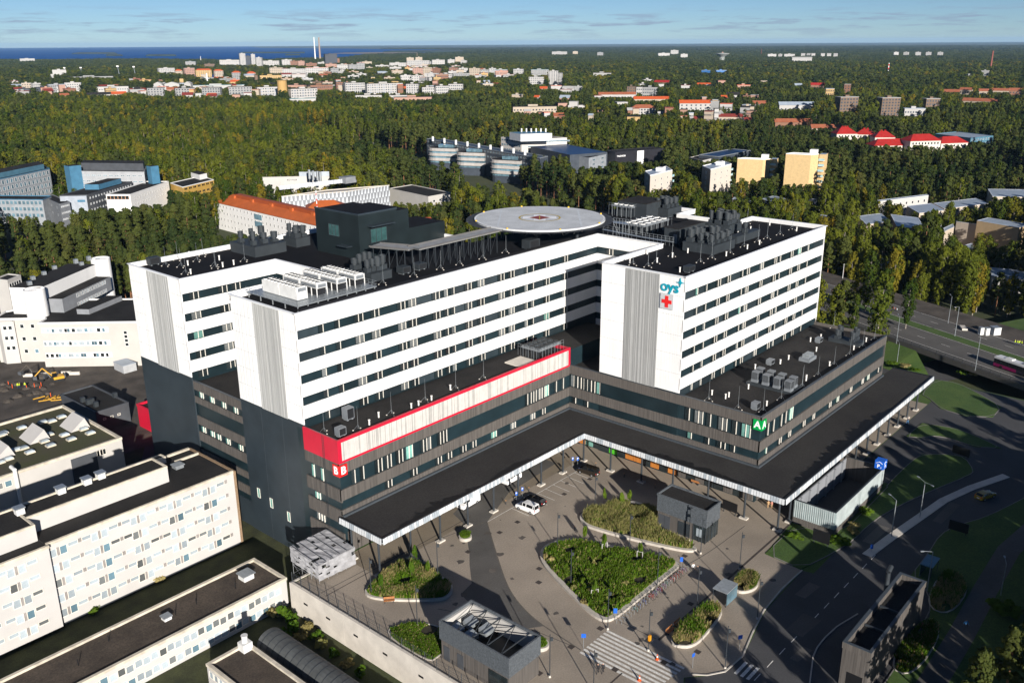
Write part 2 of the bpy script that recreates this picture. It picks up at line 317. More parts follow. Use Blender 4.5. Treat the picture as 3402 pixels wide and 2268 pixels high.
# lower yard, left road, construction ground
struct('yard', MB().poly([(*p, GZ+.01) for p in [(20, 100), (75.6, 100), (75.6, 116), (87, 116), (100, 200), (60, 200), (20, 150)]]), M('yard_grass', (.022, .026, .010), .95, .4, .3, detail=7, col2=(.05, .055, .018), fine=.3))
struct('construction_ground', MB().poly([(*p, GZ+.02) for p in [(40, 200), (99, 199), (112, 232), (128, 262), (112, 278), (98, 290), (60, 300), (30, 260)]]), DIRT)
struct('road', MB().poly([(*p, GZ+.014) for p in [(88, 168), (105, 195), (113, 230), (106, 236), (96, 205), (80, 180)]]), ASPH)
strip([(80, 300), (125.2, 373.9), (168.4, 442.2), (208.1, 494), (260, 560)], 10, GZ, GZ+.02, 'road', ASPH2)
strip([(110, 378), (155, 446), (200, 505)], 3, GZ, GZ+.02, 'path', ASPH2)
# the main road at the right, on a bridge over the underpass
HU, HV = Vector((.4035, .915)), Vector((.915, -.4035)); H0 = Vector((259.7, 45.3))
def HP(a, c): return tuple(H0+HU*a+HV*c)
def hstrip(name, a0, a1, c0, c1, zz0, zz1, m): return struct(name, MB().prism([HP(a0, c0), HP(a1, c0), HP(a1, c1), HP(a0, c1)], zz0, zz1), m)
hstrip('road', -160, 150, 1.6, 14, -1.4, .05, ASPH2); hstrip('road', -160, 150, 18.2, 29, -1.4, .05, ASPH2); hstrip('median', -160, 150, 14, 18.2, -1.4, .12, GRASS)
hstrip('pavement', -160, 150, -1.6, 1.6, -1.4, .14, ASPH2); hstrip('construction_ground', -160, 120, 29, 41.5, -1.4, .03, DIRT)
hstrip('embankment', 34, 150, -1.6, 41.5, GZ, -1.41, GRASS); hstrip('embankment', -160, -4, -1.6, 41.5, GZ, -1.41, GRASS)
struct('embankment_slope', MB().poly([(*HP(34, -1.65), -1.0), (*HP(150, -1.65), -1.0), (*HP(150, -12), GZ+.03), (*HP(34, -12), GZ+.03)]).poly([(*HP(34, -1.65), -1.0), (*HP(34, -12), GZ+.03), (*HP(22, -8), GZ+.03)]), GRASS)
struct('embankment_slope', MB().poly([(*HP(-4, -1.65), -1.0), (*HP(-4, -10), GZ+.03), (*HP(-160, -12), GZ+.03), (*HP(-160, -1.65), -1.0)]), GRASS)
struct('lawn', MB().poly([(*HP(40, 41.6), .04), (*HP(-160, 41.6), .04), (*HP(-160, 75), .04), (*HP(40, 75), .04)]), GRASS)
struct('road', MB().poly([(*p, GZ+.05) for p in [(246, 60), (262, 66), (300, 50), (300, 62), (262, 84), (246, 80)]]), ASPH)
b = MB()
for k in range(22): a = -60+k*9; b.poly([(*HP(a, 7.6), .054), (*HP(a, 7.75), .054), (*HP(a+3, 7.75), .054), (*HP(a+3, 7.6), .054)]); b.poly([(*HP(a, 23.6), .054), (*HP(a, 23.75), .054), (*HP(a+3, 23.75), .054), (*HP(a+3, 23.6), .054)])
for c in (1.9, 13.6, 18.6, 28.6): b.poly([(*HP(-160, c), .054), (*HP(-160, c+.14), .054), (*HP(149, c+.14), .054), (*HP(149, c), .054)])
struct('road_marking', b, PAINT)
t = thing('guard_rail', 'grey steel railing along the near edge of the road bridge', 'railing', (*HP(20, -1.5), 0))
b = MB();
for z in (.45, .8, 1.15): b.tube((*HP(-30, -1.5), z), (*HP(70, -1.5), z), .05, n=5)
b.build('rail', STEELD, t)
for k in range(34): MB().box(-.05, -.05, 0, .05, .05, 1.2).build('post', STEELD, t, world=False).location = rel(t, (*HP(-30+k*3, -1.5), .1))
t = thing('barrier_wall', 'long white site barrier behind the road works', 'barrier', (*HP(0, 41.6), 0))
wb = MB().box(-1.2, -.15, 0, 1.2, .15, 1.3).mesh('panel', M('barrier_white', (.66, .68, .70), .6, .15, .5, rnd=.12))
for k in range(36):
 a = -60+k*2.5; o = inst('panel', wb, t, rel(t, (*HP(a, 41.6+.02*(k % 2)), .03)), math.atan2(HU.y, HU.x))
t = thing('block_row', 'row of concrete blocks between far lanes and road works', 'barrier', (*HP(0, 29.6), 0))
wb = MB().box(-.9, -.3, 0, .9, .3, .8).mesh('block', CONCL)
for k in range(24): inst('block', wb, t, rel(t, (*HP(-50+k*2.1, 29.5), .04)), math.atan2(HU.y, HU.x))
# retaining wall between plaza and lower yard
t = thing('retaining_wall', 'long pale concrete retaining wall below the plaza edge', 'wall', (75.6, 90, GZ))
for i, (y0, y1) in enumerate([(30, 50), (50, 63), (63, 76), (76, 89), (89, 102), (102, 116)]):
 MB().box(75.25, y0+.02, GZ, 75.78, y1-.02, .35).build('panel', CONCL, t)
MB().box(75.3, 116.02, GZ, 86.5, 116.4, .2).build('panel', CONCL, t)
for y in (112, 106, 99, 92, 84, 77): MB().box(75.17, y-.5, -2.3, 75.24, y+.5, -2.0).build('slot', BLACK, t)
FENCE = M('fence_wire', (.05, .055, .06), .6, .1)
t = thing('wire_fence', 'thin dark wire fence on top of the retaining wall', 'fence', (75.6, 100, .35))
for k in range(33): MB().box(-.035, -.035, 0, .035, .035, 2.0).build('post', FENCE, t, world=False).location = rel(t, (75.6, 115.9-k*2.5, .35))
b = MB()
for z in (.5, .9, 1.3, 1.7, 2.1, 2.3): b.bar((75.6, 36, z), (75.6, 115.9, z), .025)
for k in range(160): b.bar((75.6, 36+k*.5, .4), (75.6, 36+k*.5, 2.3), .018)
b.build('mesh_panel', FENCE, t)
# ================================================================ HOSPITAL
XB, XC, XA0, XA1, XR, XN, XP, XPA = 87.4, 87.3, 152.2, 219.8, 175.7, 109.75, 87.05, 152.4
YA0, YA1, YB0, YB1, YC0, YC1, YP0, YQ0 = 87.55, 107.6, 125.7, 145.7, 163.2, 183.8, 115.9, 69.3
ZT, ZR, ZW, ZWA, ZRED, ZPA, ZCAN = 43.2, 42.3, 22.6, 18.8, 22.43, 18.4, 8.02
HO = thing('hospital_building', 'big white and black hospital with long window bands and three wings', 'hospital', (150, 120, 0))
D_ = .22  # how far the white bands stand proud of the dark bands
def bands(k0, k1): return [(40.15-4.12*k-1.68, 40.15-4.12*k) for k in range(k0, k1)]
# dark cores (window band plane) with roofs
core = [('wing_core', (XB+D_, YB0+D_, GZ, XR+.1, YB1-D_, ZR)), ('wing_core', (XC+D_, YC0+D_, GZ, XN+1, YC1-D_, ZR)), ('wing_core', (XN+D_, YB1-D_-.01, GZ, 152, YC1-D_-.003, ZR+.004)),
  ('wing_core', (XA0+D_, YA0+D_, 0, XA1-D_, YA1-D_, ZR)), ('wing_core', (XR+D_, YA1-D_-.2, 0, XA1-9, YB1+.3, ZR+.008)), ('wing_core', (XA1-12, 124.9, 0, XA1, 142, ZR-.004))]
for nm, c in core: MB().box(*c, 0, 1).build(nm, [BANDD, ROOFN], HO)
# white bands: (face, fixed coordinate, from, to, lowest)
def band_face(ax, pos, a, c, k1, zlow, face, ends=True):
 bs = bands(0, k1); zs = [ZT]+[v for lo, hi in bs for v in (hi, lo)]
 if zlow < bs[-1][0]-.05: zs.append(zlow)
 for i in range(0, len(zs)-1, 2):
  zt, zb = zs[i], zs[i+1]
  n = max(1, round((c-a)/6.9)); cs = [a+(c-a)*q/n for q in range(n+1)]
  for q in range(n):
   u0, u1 = cs[q]+(.016 if q else 0), cs[q+1]-(.016 if q < n-1 else 0)
   if ax == 1: MB().box(u0, pos, zb, u1, pos+D_-.003, zt).build('white_panel', WHITE, HO)
   else: MB().box(pos, u0, zb, pos+D_-.003, u1, zt).build('white_panel', WHITE, HO)
band_face(1, YB0, XB, XR, 5, 22.0, 0); band_face(1, YA0, XA0, XA1, 6, 18.3, 0); band_face(1, YC0, XC, XN, 5, 22.0, 0)
band_face(0, XN, YB1, YC0-.003, 5, 22.0, 0); band_face(0, XR, YA1, YB0-.003, 6, 18.4, 0)
# parapets and copings
COP = M('white_coping', (.78, .79, .80), .45, .04)
def parapet(x0, y0, x1, y1, z0=ZR-.2, z1=ZT, m=None, nm='parapet'): return MB().box(min(x0, x1), min(y0, y1), z0, max(x0, x1), max(y0, y1), z1).build(nm, m or WHITE, HO)
def coping(x0, y0, x1, y1, w=.55, z=ZT):
 if x0 == x1: MB().box(x0-w/2, min(y0, y1)-w/2+.01, z+.003, x0+w/2, max(y0, y1)+w/2-.01, z+.12).build('coping', COP, HO)
 else: MB().box(min(x0, x1)-w/2, y0-w/2, z, max(x0, x1)+w/2, y0+w/2, z+.117).build('coping', COP, HO)
for q in [(XB, YB0, XR, YB0), (XB, YB0, XB, YB1), (XB, YB1, XN, YB1), (XN, YB1, XN, YC0), (XC, YC0, XN, YC0), (XC, YC0, XC, YC1), (XC, YC1, 152, YC1), (152, 150, 152, YC1), (XR, YA1, XR, YB0), (XA0, YA1, XR, YA1),
   (XA0, YA0, XA0, YA1), (XA0, YA0, XA1, YA0), (XA1, YA0, XA1, YA1), (XA1-9, YA1, XA1, YA1), (XA1-9, YA1, XA1-9, 124.9), (XA1-9, 124.9, XA1, 124.9), (XA1, 124.9, XA1, 142)]:
 x0, y0, x1, y1 = q
 coping(*q)
for q in [(XB, YB1-.3, XN, YB1), (XC, YC1-.3, 152, YC1), (151.7, 150, 152, YC1-.31), (XA0+D_, YA1-.25, XR, YA1), (XA1-.3, YA0+D_, XA1, YA1), (XA1-9, YA1-.3, XA1, YA1-.01), (XA1-9, 124.6, XA1, 124.9), (XA1-.28, 124.9, XA1, 142), (XA1-9.3, YA1, XA1-9, 124.9)]: parapet(*q)
# inner faces of the parapets over the bands
for q in [(XB+D_, YB0+D_, XR, YB0+D_+.15), (XA0+D_, YA0+D_, XA1, YA0+D_+.15), (XC+D_, YC0+D_, XN, YC0+D_+.15), (XN+D_, YB1, XN+D_+.15, YC0), (XR+D_, YA1, XR+D_+.15, YB0)]: parapet(*q, nm='parapet_lining', m=FLASH)
# A's rear and B's rear long faces plain white down to the podium
MB().box(XA0+D_, YA1-.01, ZWA, XR, YA1+.02, ZR).build('rear_cladding', WHITE, HO); MB().box(XA1-.01, YA0, ZWA, XA1+.02, YA1, ZR).build('rear_cladding', WHITE, HO)
MB().box(XB+D_, YB1-.02, ZW, XN, YB1+.02, ZR).build('rear_cladding', WHITE, HO)
# ribbed end walls with a grey slatted screen in the middle
def end_wall(x, y0, y1, z0, z1, s0, s1):
 MB().box(x, y0, z0, x+D_-.004, y1, z1).build('end_cladding', WHITE2, HO)
 rnd = random.Random(int(y0)); b = MB(); y = y0+.1
 while y < y1-.1:
  if not (s0-.1 < y < s1+.1): b.box(x-.02, y, z0, x-.001, y+.06, z1)
  y += rnd.choice((.22, .3, .45, .6))
 b.build('rib', WHITE2, HO)
 b = MB(); y = s0
 b.box(x-.06, s0, z0-.1, x-.004, s1, z1-.25, 0)
 while y < s1-.1:
  w = rnd.choice((.06, .1, .16)); b.box(x-.10-rnd.random()*.05, y, z0-.1, x-.061, y+w, z1-.25, rnd.choice((0, 0, 1))); y += w+rnd.choice((.05, .09, .14))
 b.build('slat_screen', [SCREEN, M('screen_pale', (.40, .405, .40), .5, .05)], HO)
 for k in range(1, 6):
  zz = z1-(z1-z0)*k/6; MB().box(x-.008, y0+.02, zz, x-.001, y1-.02, zz+.05).build('joint', SCREEN, HO)
end_wall(XB, YB0+.003, YB1, ZW, ZT-.01, 130.4, 138.4); end_wall(XC, YC0+.003, YC1, ZW, ZT-.01, 167.8, 176.3); end_wall(XA0, YA0+.003, YA1, ZWA, ZT-.01, 93.4, 101.6)
# ---- windows of the white bands
GL = [GLASSD, GLASSD, GLASSD, GLASSL, GLASSM, GLASSL]
WR = random.Random(7)
def facade_windows(ax, pos, marks, k1, w, skip=(), zoff=.0, jamb=.04):
 for k, (lo, hi) in enumerate(bands(0, k1)):
  if k in skip: continue
  for u, panes in marks:
   g = WR.choice(GL[:4]) if WR.random() < .97 else GLASSM
   me = winmesh(w*panes, hi-lo-.14, panes, g, FRAME, .16, jamb)
   if ax == 1: inst('window', me, HO, rel(HO, (u, pos+D_, lo+.07)), 0)
   else: inst('window', me, HO, rel(HO, (pos+D_, u, lo+.07)), -math.pi/2)
def marks(c, pts, ax, pos, coord):
 r = []
 for p in pts:
  x = p[0] if isinstance(p[0], (int, float)) else sum(q[0] for q in p)/2; y = p[1] if isinstance(p[1], (int, float)) else sum(q[1] for q in p)/2
  r.append((plane(*S(c, x, y), ax, pos)[coord], 1 if isinstance(p[0], (int, float)) else 2))
 return r
mB = marks(18, [(175, 1145), (315, 1110), ((483, 1060), (523, 1048)), ((625, 1020), (662, 1010)), ((855, 955), (888, 945)), ((950, 925), (980, 915)), ((1157, 868), (1190, 860)), (1258, 842), (1317, 828), ((1438, 795), (1467, 785)),
  ((1548, 762), (1578, 755)), ((1728, 712), (1753, 705)), ((1812, 690), (1843, 682)), (1955, 640), (2010, 628), ((2122, 597), (2150, 590)), ((2285, 550), (2305, 545))], 1, YB0, 0)
mA = marks(19, [(1215, 852), (1287, 820), ((1375, 790), (1395, 783)), ((1455, 755), (1470, 750)), (1568, 712), ((1605, 697), (1620, 690)), ((1715, 655), (1730, 648)), ((1820, 610), (1835, 605)), (1865, 595), ((1950, 560), (1962, 555)), ((2012, 540), (2025, 533)), (2085, 510)], 1, YA0, 0)
mC = marks(17, [((617, 855), (657, 845)), ((870, 800), (905, 795)), ((985, 775), (1020, 768))], 1, YC0, 0)
facade_windows(1, YB0, [(u, n) for u, n in mB if XB+1 < u < XR-1], 5, 1.02); facade_windows(1, YA0, [(u, n) for u, n in mA if XA0+1 < u < XA1-1], 6, .95); facade_windows(1, YC0, mC, 5, 1.05)
facade_windows(0, XN, [(150.5, 2), (158.2, 2)], 2, 1.0); facade_windows(0, XR, [(111, 2), (116.3, 2), (122.2, 2)], 5, 1.0)
# dark panels between the windows
def dark_panels(ax, pos, a, c, k1, mk, seed):
 rnd = random.Random(seed)
 for lo, hi in bands(0, k1):
  cuts = [a]+[v for u, n in mk for v in (u-.52*n-.06, u+.52*n+.06)]+[c]
  for i in range(0, len(cuts)-1, 2):
   x0, x1 = cuts[i], cuts[i+1]
   if x1-x0 < 1.2: continue
   nn = max(1, round((x1-x0)/3.4))
   for q in range(nn):
    p0 = x0+(x1-x0)*q/nn+.03; p1 = x0+(x1-x0)*(q+1)/nn-.03
    MB().box(p0, pos+D_-.04, lo+.06, p1, pos+D_-.004, hi-.06).build('dark_panel', BANDE if rnd.random() < .3 else BANDD, HO)
dark_panels(1, YB0, XB+.3, XR-.3, 5, sorted([(u, n) for u, n in mB if XB+1 < u < XR-1]), 3)
dark_panels(1, YA0, XA0+.3, XA1-.3, 6, sorted([(u, n) for u, n in mA if XA0+1 < u < XA1-1]), 4)
# ---- podium
ZB = ZRED-.7
MB().box(XP+.3, YP0+.3, 0, XPA+20, YB0+2, ZB, 0, 1).build('podium_core', [BANDD, BITUMEN], HO)
MB().box(XPA+.3, YQ0+.3, 0, 219.0, YP0+14, ZPA-.75, 0, 1).build('podium_core', [BANDD, BITUMEN], HO)
MB().box(XB+.35, YB1-1, GZ, XN+3, YC0+1, 21.3, 0, 1).build('podium_core', [BANDD, BITUMEN], HO)
# anthracite lower end walls of the two left wings
MB().box(XB, YB0, GZ, XB+.3, YB1, ZW-.005).build('lower_wall', ANTH, HO); MB().box(XC, YC0, GZ, XC+.3, YC1, ZW-.005).build('lower_wall', ANTH, HO)
MB().box(XC+.01, YC1, GZ, 150, YC1+.2, ZW).build('lower_wall', ANTH, HO)
for y0, y1 in ((YB0, YB1), (YC0, YC1)):
 for k in range(1, 3): yy = y0+(y1-y0)*k/3; MB().box(XB-.012, yy, GZ, XB-.001, yy+.06, ZW-.3).build('joint', FLASH, HO)
# banded cladding: grey slats over dark bands
def slat_band(ax, pos, a, c, zb, zt, name='slat_band', m=None, step=9.0):
 n = max(1, round((c-a)/step))
 for i in range(n):
  p0 = a+(c-a)*i/n+(.02 if i else 0); p1 = a+(c-a)*(i+1)/n-(.02 if i < n-1 else 0)
  if ax == 1: MB().box(p0, pos, zb, p1, pos+.297, zt).build(name, m or SLAT, HO)
  else: MB().box(pos, p0, zb, pos+.297, p1, zt).build(name, m or SLAT, HO)
ST = [(16.0, 18.05), (10.9, 13.0), (8.0, 9.1)]
for zb, zt in ST: slat_band(1, YP0, XP, XPA, zb, zt)
for zb, zt in [(16.0, 18.05), (10.6, 13.0), (6.3, 8.9), (0, 4.4)]: slat_band(0, XP, YP0+.003, YB0, zb, zt, step=5)
for zb, zt in [(16.3, ZPA), (11.0, 13.2), (7.9, 9.3)]: slat_band(0, XPA, YQ0+.003, YP0-.003, zb, zt, step=7.7); slat_band(1, YQ0, XPA, 219.3, zb, zt, step=8.3)
MB().box(219.0, YQ0+.02, 0, 219.3, YA0+2, ZPA-.003).build('slat_band', SLAT, HO)
for zb, zt in [(20.0, 21.9), (17.1, 18.5), (12.3, 14.2), (8.6, 10.6), (5.2, 6.6), (1.6, 3.4)]: slat_band(0, XB+.1, YB1, YC0, zb, zt, step=6)
MB().box(XB+.1, YB1, GZ, XB+.39, YC0, .2).build('slat_band', ANTH, HO)
for q in [(XPA+.3, YQ0+.3, XPA+.5, YA0), (XPA+.5, YQ0+.3, 219, YQ0+.5)]: MB().box(*q[:2], ZPA-1, *q[2:], ZPA-.003).build('parapet_lining', FLASH, HO)
for q in [(XPA-.06, YQ0-.06, XPA+.45, YA1+8), (XPA+.46, YQ0-.06, 219.36, YQ0+.45)]: MB().box(*q[:2], ZPA, *q[2:], ZPA+.07).build('coping', FLASH, HO)
MB().box(XB+.02, YB1+.02, 21.9, XB+.5, YC0-.02, 21.98).build('coping', FLASH, HO)
# red box with white ribbed panel
xr1 = 152.0
MB().box(XP-.02, YP0-.02, 18.05, XP+.30, YB0, ZRED).build('red_wall', RED, HO)
for q in [(XP+.301, YP0-.02, ZRED-.5, xr1, YP0+.3, ZRED), (XP+.301, YP0-.02, 18.05, xr1, YP0+.3, 18.45), (xr1+.003, YP0-.02, 18.05, xr1+.6, YP0+.3, ZRED-.003), (XP+.301, YP0-.015, 18.45, XP+.75, YP0+.3, ZRED-.5)]: MB().box(*q).build('red_frame', RED, HO)
MB().box(XP+.75, YP0+.06, 18.45, xr1, YP0+.3, ZRED-.5).build('ribbed_panel', M('panel_grey', (.40, .39, .37), .6, .1), HO)
MB().box(xr1+.01, YP0+.301, 18.06, xr1+.59, YB0-.01, ZRED-.01).build('red_wall', RED, HO)
MB().box(XP+.3, YP0+.3, ZB-.1, XP+.5, YB0, ZRED-.004).build('parapet_lining', FLASH, HO)
b = MB(); x = XP+.8; rr = random.Random(5)
while x < xr1-.15: w = rr.choice((.08, .12, .2)); b.box(x, YP0-.005+rr.random()*.02, 18.46, x+w, YP0+.06, ZRED-.51, rr.choice((0, 0, 1))); x += w+rr.choice((.06, .12, .18))
b.build('rib', [M('rib_pale', (.52, .50, .47), .6, .06), M('rib_grey', (.34, .33, .31), .6, .1)], HO)
MB().box(XP-.025, YP0-.025, ZRED, xr1+.6, YP0+.45, ZRED+.05).build('coping', M('red_cap', (.45, .012, .03), .5, .1), HO)
# podium windows
def pw(ax, pos, u, zb, w, h, panes, g=None):
 me = winmesh(w*panes, h, panes, g or WR.choice((GLASSD, GLASSD, GLASSD, GLASSD, GLASSL, GLASSM)), FRAME, .2, .05)
 if ax == 1: inst('window', me, HO, rel(HO, (u, pos+.3, zb)))
 else: inst('window', me, HO, rel(HO, (pos+.3, u, zb)), -math.pi/2)
for x, y, n in [(530, 770, 1), (598, 740, 1), (728, 685, 2), (800, 655, 2), (890, 615, 2), (968, 580, 2), (1080, 525, 2), (1122, 505, 1), (1225, 460, 3), (1885, 165, 1), (1932, 140, 3), (1998, 110, 3), (2038, 95, 2), (2110, 60, 1), (2165, 35, 1)]:
 pw(1, YP0, plane(*S(21, x, y), 1, YP0)[0], 13.15, .85, 2.7, n)
for x, y in [(805, 815), (1002, 723), (1195, 633), (1275, 593), (1388, 540), (1467, 503), (1628, 427), (1778, 355), (1930, 283), (2012, 243)]:
 pw(1, YP0, plane(*S(21, x, y), 1, YP0)[0], 9.25, .85, 1.5, 2)
for x, y, n in [(140, 850, 1), (190, 860, 2), (232, 880, 1), (265, 890, 1), (315, 905, 2), (378, 925, 1), (470, 950, 1), (620, 1000, 2), (880, 1075, 1), (1197, 1165, 1), (1300, 1200, 2), (1392, 1225, 1), (1520, 1265, 2), (1628, 1295, 1), (1735, 1330, 2)]:
 pw(0, XPA, plane(*S(22, x, y), 0, XPA)[1], 13.35, .95, 2.8, n)
for x, y, n in [(155, 1035, 1), (265, 1070, 1), (470, 1130, 1), (595, 1170, 1), (838, 1245, 2), (1015, 1300, 1), (1215, 1370, 1), (1375, 1410, 1), (1505, 1455, 2), (1610, 1490, 1)]:
 pw(0, XPA, plane(*S(22, x, y), 0, XPA)[1], 9.45, .95, 1.45, n)
for x, y, n in [(565, 845, 1), (607, 815, 1), (665, 780, 1), (698, 755, 1), (740, 725, 2)]: pw(1, YQ0, plane(*S(23, x, y), 1, YQ0)[0], 13.35, .9, 2.8, n)
for x, y, n in [(552, 1000, 1), (655, 930, 2), (725, 880, 2), (833, 805, 2), (905, 745, 2), (1028, 660, 2), (1085, 620, 2), (1183, 547, 2), (1270, 487, 2), (1313, 450, 2), (1387, 400, 1)]: pw(1, YQ0, plane(*S(23, x, y), 1, YQ0)[0], 9.45, .8, 1.45, n)
for z, ys in [(18.6, (160.8, 156.8, 152.6, 148.4)), (10.75, (161.5, 158.2, 155.9, 152.5, 148))]:
 for y in ys: pw(0, XB+.1, y, z, .8, 1.35, 2, GLASSM)
for z, y, n, h in [(18.35+1.0, 123.2, 2, 1.3), (13.2, 123.8, 1, 2.5), (13.2, 121.2, 1, 2.5), (9.0, 123, 2, 1.4), (4.7, 122.6, 3, 1.5)]: pw(0, XP, y, z, .8, h, n, GLASSM if n < 3 else GLASSL)
for y, z in [(142.6, 2.4), (138.5, 1.6), (133, .6)]: inst('window', winmesh(.8, 2.0, 1, GLASSM, FRAME, .1), HO, rel(HO, (XB, y, z)), -math.pi/2)
# ground floor under the canopy: orange, green and dark bays
ORANGE = M('orange_timber', (.42, .15, .025), .7, .25, 1.0, stretch=(6, 6, .3)); GREENP = M('green_panel', (.07, .42, .02), .5, .1)
ys = np.linspace(YQ0+.5, YP0-.5, 22)
pat = [0, 2, 0, 2, 2, 0, 2, 0, 1, 2, 1, 2, 1, 1, 2, 3, 2, 2, 4, 1, 2, 0]
for i in range(21):
 m = [SLAT, ORANGE, GLASSD, GREENP, GLASSM][pat[i]]
 MB().box(XPA-.06-.01*(i % 2), ys[i]+.06, .3, XPA+.29, ys[i+1]-.06, 4.6).build('bay_panel', m, HO)
xs = np.linspace(XP+1, XPA-1, 24)
for i in range(23): MB().box(xs[i]+.06, YP0-.06-.01*(i % 2), .3, xs[i+1]-.06, YP0+.29, 4.4).build('bay_panel', [SLAT, GLASSD, SLAT, GLASSD, SLAT, SLAT, GLASSL][i*5 % 7], HO)
xs = np.linspace(XPA+1, 218, 20)
for i in range(19): MB().box(xs[i]+.06, YQ0-.06, .3, xs[i+1]-.06, YQ0+.29, 4.4).build('bay_panel', [SLAT, GLASSD, SLAT, GLASSD, SLAT][i*3 % 5], HO)
# ---- canopy
XK0, XK1, XK2, YK0, YK1 = 143.2, 226.9, 86.4, 59.3, 104.7
FASC = M('fascia_strip', (.34, .38, .41), .45, .12, 2.0); FASC2 = M('fascia_pale', (.56, .58, .59), .5, .08)
CP = [(XK2, YK1), (XK0, YK1), (XK0, YK0), (XK1, YK0), (XK1, YQ0-.02), (XPA-.02, YQ0-.02), (XPA-.02, YP0-.02), (XK2, YP0-.02)]
MB().prism(CP, ZCAN-.75, ZCAN-.12, 0, 1).build('canopy', [STEELD, CANF], HO)
def fascia(x0, y0, x1, y1, out):
 d = Vector((x1-x0, y1-y0)); L = d.length; d.normalize(); nrm = Vector(out); n = int(L/.55); b = MB(); rr = random.Random(int(L))
 for i in range(n):
  a0 = Vector((x0, y0))+d*(L*i/n+.03); a1 = Vector((x0, y0))+d*(L*(i+1)/n-.03); o = nrm*(.1+rr.random()*.05)
  b.poly([(*(a0+o+nrm*.12), ZCAN-1.05), (*(a1+o+nrm*.12), ZCAN-1.05), (*(a1+o), ZCAN), (*(a0+o), ZCAN)], rr.choice((0, 1, 1)))
  b.poly([(*a0-nrm*.02, ZCAN-.95), (*a0-nrm*.02, ZCAN), (*a1-nrm*.02, ZCAN), (*a1-nrm*.02, ZCAN-.95)], 0)
  b.poly([(*(a0+o), ZCAN), (*(a1+o), ZCAN), (*(a1-nrm*.02), ZCAN), (*(a0-nrm*.02), ZCAN)], 0)
 b.build('fascia', [FASC, FASC2], HO)
fascia(XK2, YK1, XK0, YK1, (0, -1)); fascia(XK0, YK0, XK0, YK1, (-1, 0)); fascia(XK0, YK0, XK1, YK0, (0, -1)); fascia(XK2, YK1, XK2, YP0, (-1, 0))
for q in [(XK2+.02, YK1+.02, XK0, YK1+.45), (XK0+.02, YK0+.02, XK0+.45, YK1+.44), (XK0+.46, YK0+.02, XK1, YK0+.45), (XK2+.02, YK1+.46, XK2+.4, YP0-.03), (XK1-.4, YK0+.46, XK1, YQ0-.03)]: MB().box(*q[:2], ZCAN-.13, *q[2:], ZCAN+.02).build('canopy_edge', BLACK, HO)
for q in [(XP, YP0-.5, XPA, YP0-.03), (XPA-.5, YQ0, XPA-.03, YP0-.52), (XPA-.5, YQ0-.5, 219.3, YQ0-.03)]: MB().box(*q[:2], ZCAN-.119, *q[2:], ZCAN+.25).build('upstand', FLASH, HO)
colm = MB().tube((0, 0, 0), (0, 0, ZCAN-.76), .2, n=10).mesh('column', STEELD); padm = MB().box(-.8, -.5, 0, .8, .5, .28).mesh('column_base', CONCL)
CPOS = [(87.0+i*7.32, 106.5) for i in range(9)]+[(87.2, 114.0)]+[(145.5, y) for y in (99.3, 91.5, 84.0, 76.0, 68.1)]+[(145.5, 61.2)]+[(150+i*6.55, 61.0) for i in range(12)]
for i, (x, y) in enumerate(CPOS):
 o = inst('column', colm, HO, rel(HO, (x, y, 0))); inst('column_base', padm, HO, rel(HO, (x, y, 0)), math.pi/2 if (145 < x < 146 and y < 100) else 0)
DARKF = M('dark_felt', (.004, .004, .005), .6, .2, .3, spec=.3); rr = random.Random(12)
def blotch(a, c, out, wid):  # dark jagged strip running inward from one canopy edge
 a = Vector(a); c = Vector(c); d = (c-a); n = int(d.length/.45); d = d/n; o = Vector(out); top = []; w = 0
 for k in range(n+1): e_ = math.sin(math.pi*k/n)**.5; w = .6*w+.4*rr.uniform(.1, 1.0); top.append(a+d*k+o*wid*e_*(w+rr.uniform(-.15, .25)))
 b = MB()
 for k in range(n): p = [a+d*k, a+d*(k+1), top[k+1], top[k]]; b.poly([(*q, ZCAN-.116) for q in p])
 b.build('edge_blotch', DARKF, HO)
blotch((90, YK1+.46), (112, YK1+.46), (0, 1), 3.4); blotch((114, YK1+.46), (127, YK1+.46), (0, 1), 2.4); blotch((XK0+.46, 64), (XK0+.46, 96), (1, 0), 2.8); blotch((146, YK0+.46), (200, YK0+.46), (0, 1), 4.0)
# ---- lettering
SIGNG = M('sign_green', (.0, .30, .06), .4, .03); SIGNR = M('sign_red', (.62, .012, .012), .4, .03); SIGNW = M('sign_white', (.85, .85, .85), .5, .02); SIGNB = M('sign_blue', (.012, .10, .48), .4, .05); TEAL = M('sign_teal', (.0, .27, .36), .4, .05)
_tc = {}
def textmesh(txt, size, mat, ext=.04, bold=.02):
 cu = bpy.data.curves.new('text', 'FONT'); cu.body = txt; cu.size = size; cu.extrude = ext; cu.offset = bold; cu.align_x = 'CENTER'; cu.align_y = 'CENTER'; cu.resolution_u = 4
 o = bpy.data.objects.new('text', cu); COL.objects.link(o); dg = bpy.context.evaluated_depsgraph_get(); dg.update()
 me = bpy.data.meshes.new_from_object(o.evaluated_get(dg)); me.name = 'lettering'; bpy.data.objects.remove(o); me.materials.clear(); me.materials.append(mat); return me
def put_text(txt, size, mat, parent, p, face, ext=.04, bold=.02, name='lettering'):
 o = bpy.data.objects.new(name, textmesh(txt, size, mat, ext, bold)); COL.objects.link(o)
 if parent is not None: o.parent = parent; p = rel(parent, p)
 o.location = p; o.rotation_euler = (math.pi/2, 0, 0 if face == '-Y' else (-math.pi/2 if face == '-X' else face)); return o
op = plane(*S(19, 1008, 826), 0, XA0); ow = abs(plane(*S(19, 940, 818), 0, XA0).y-plane(*S(19, 1080, 840), 0, XA0).y)
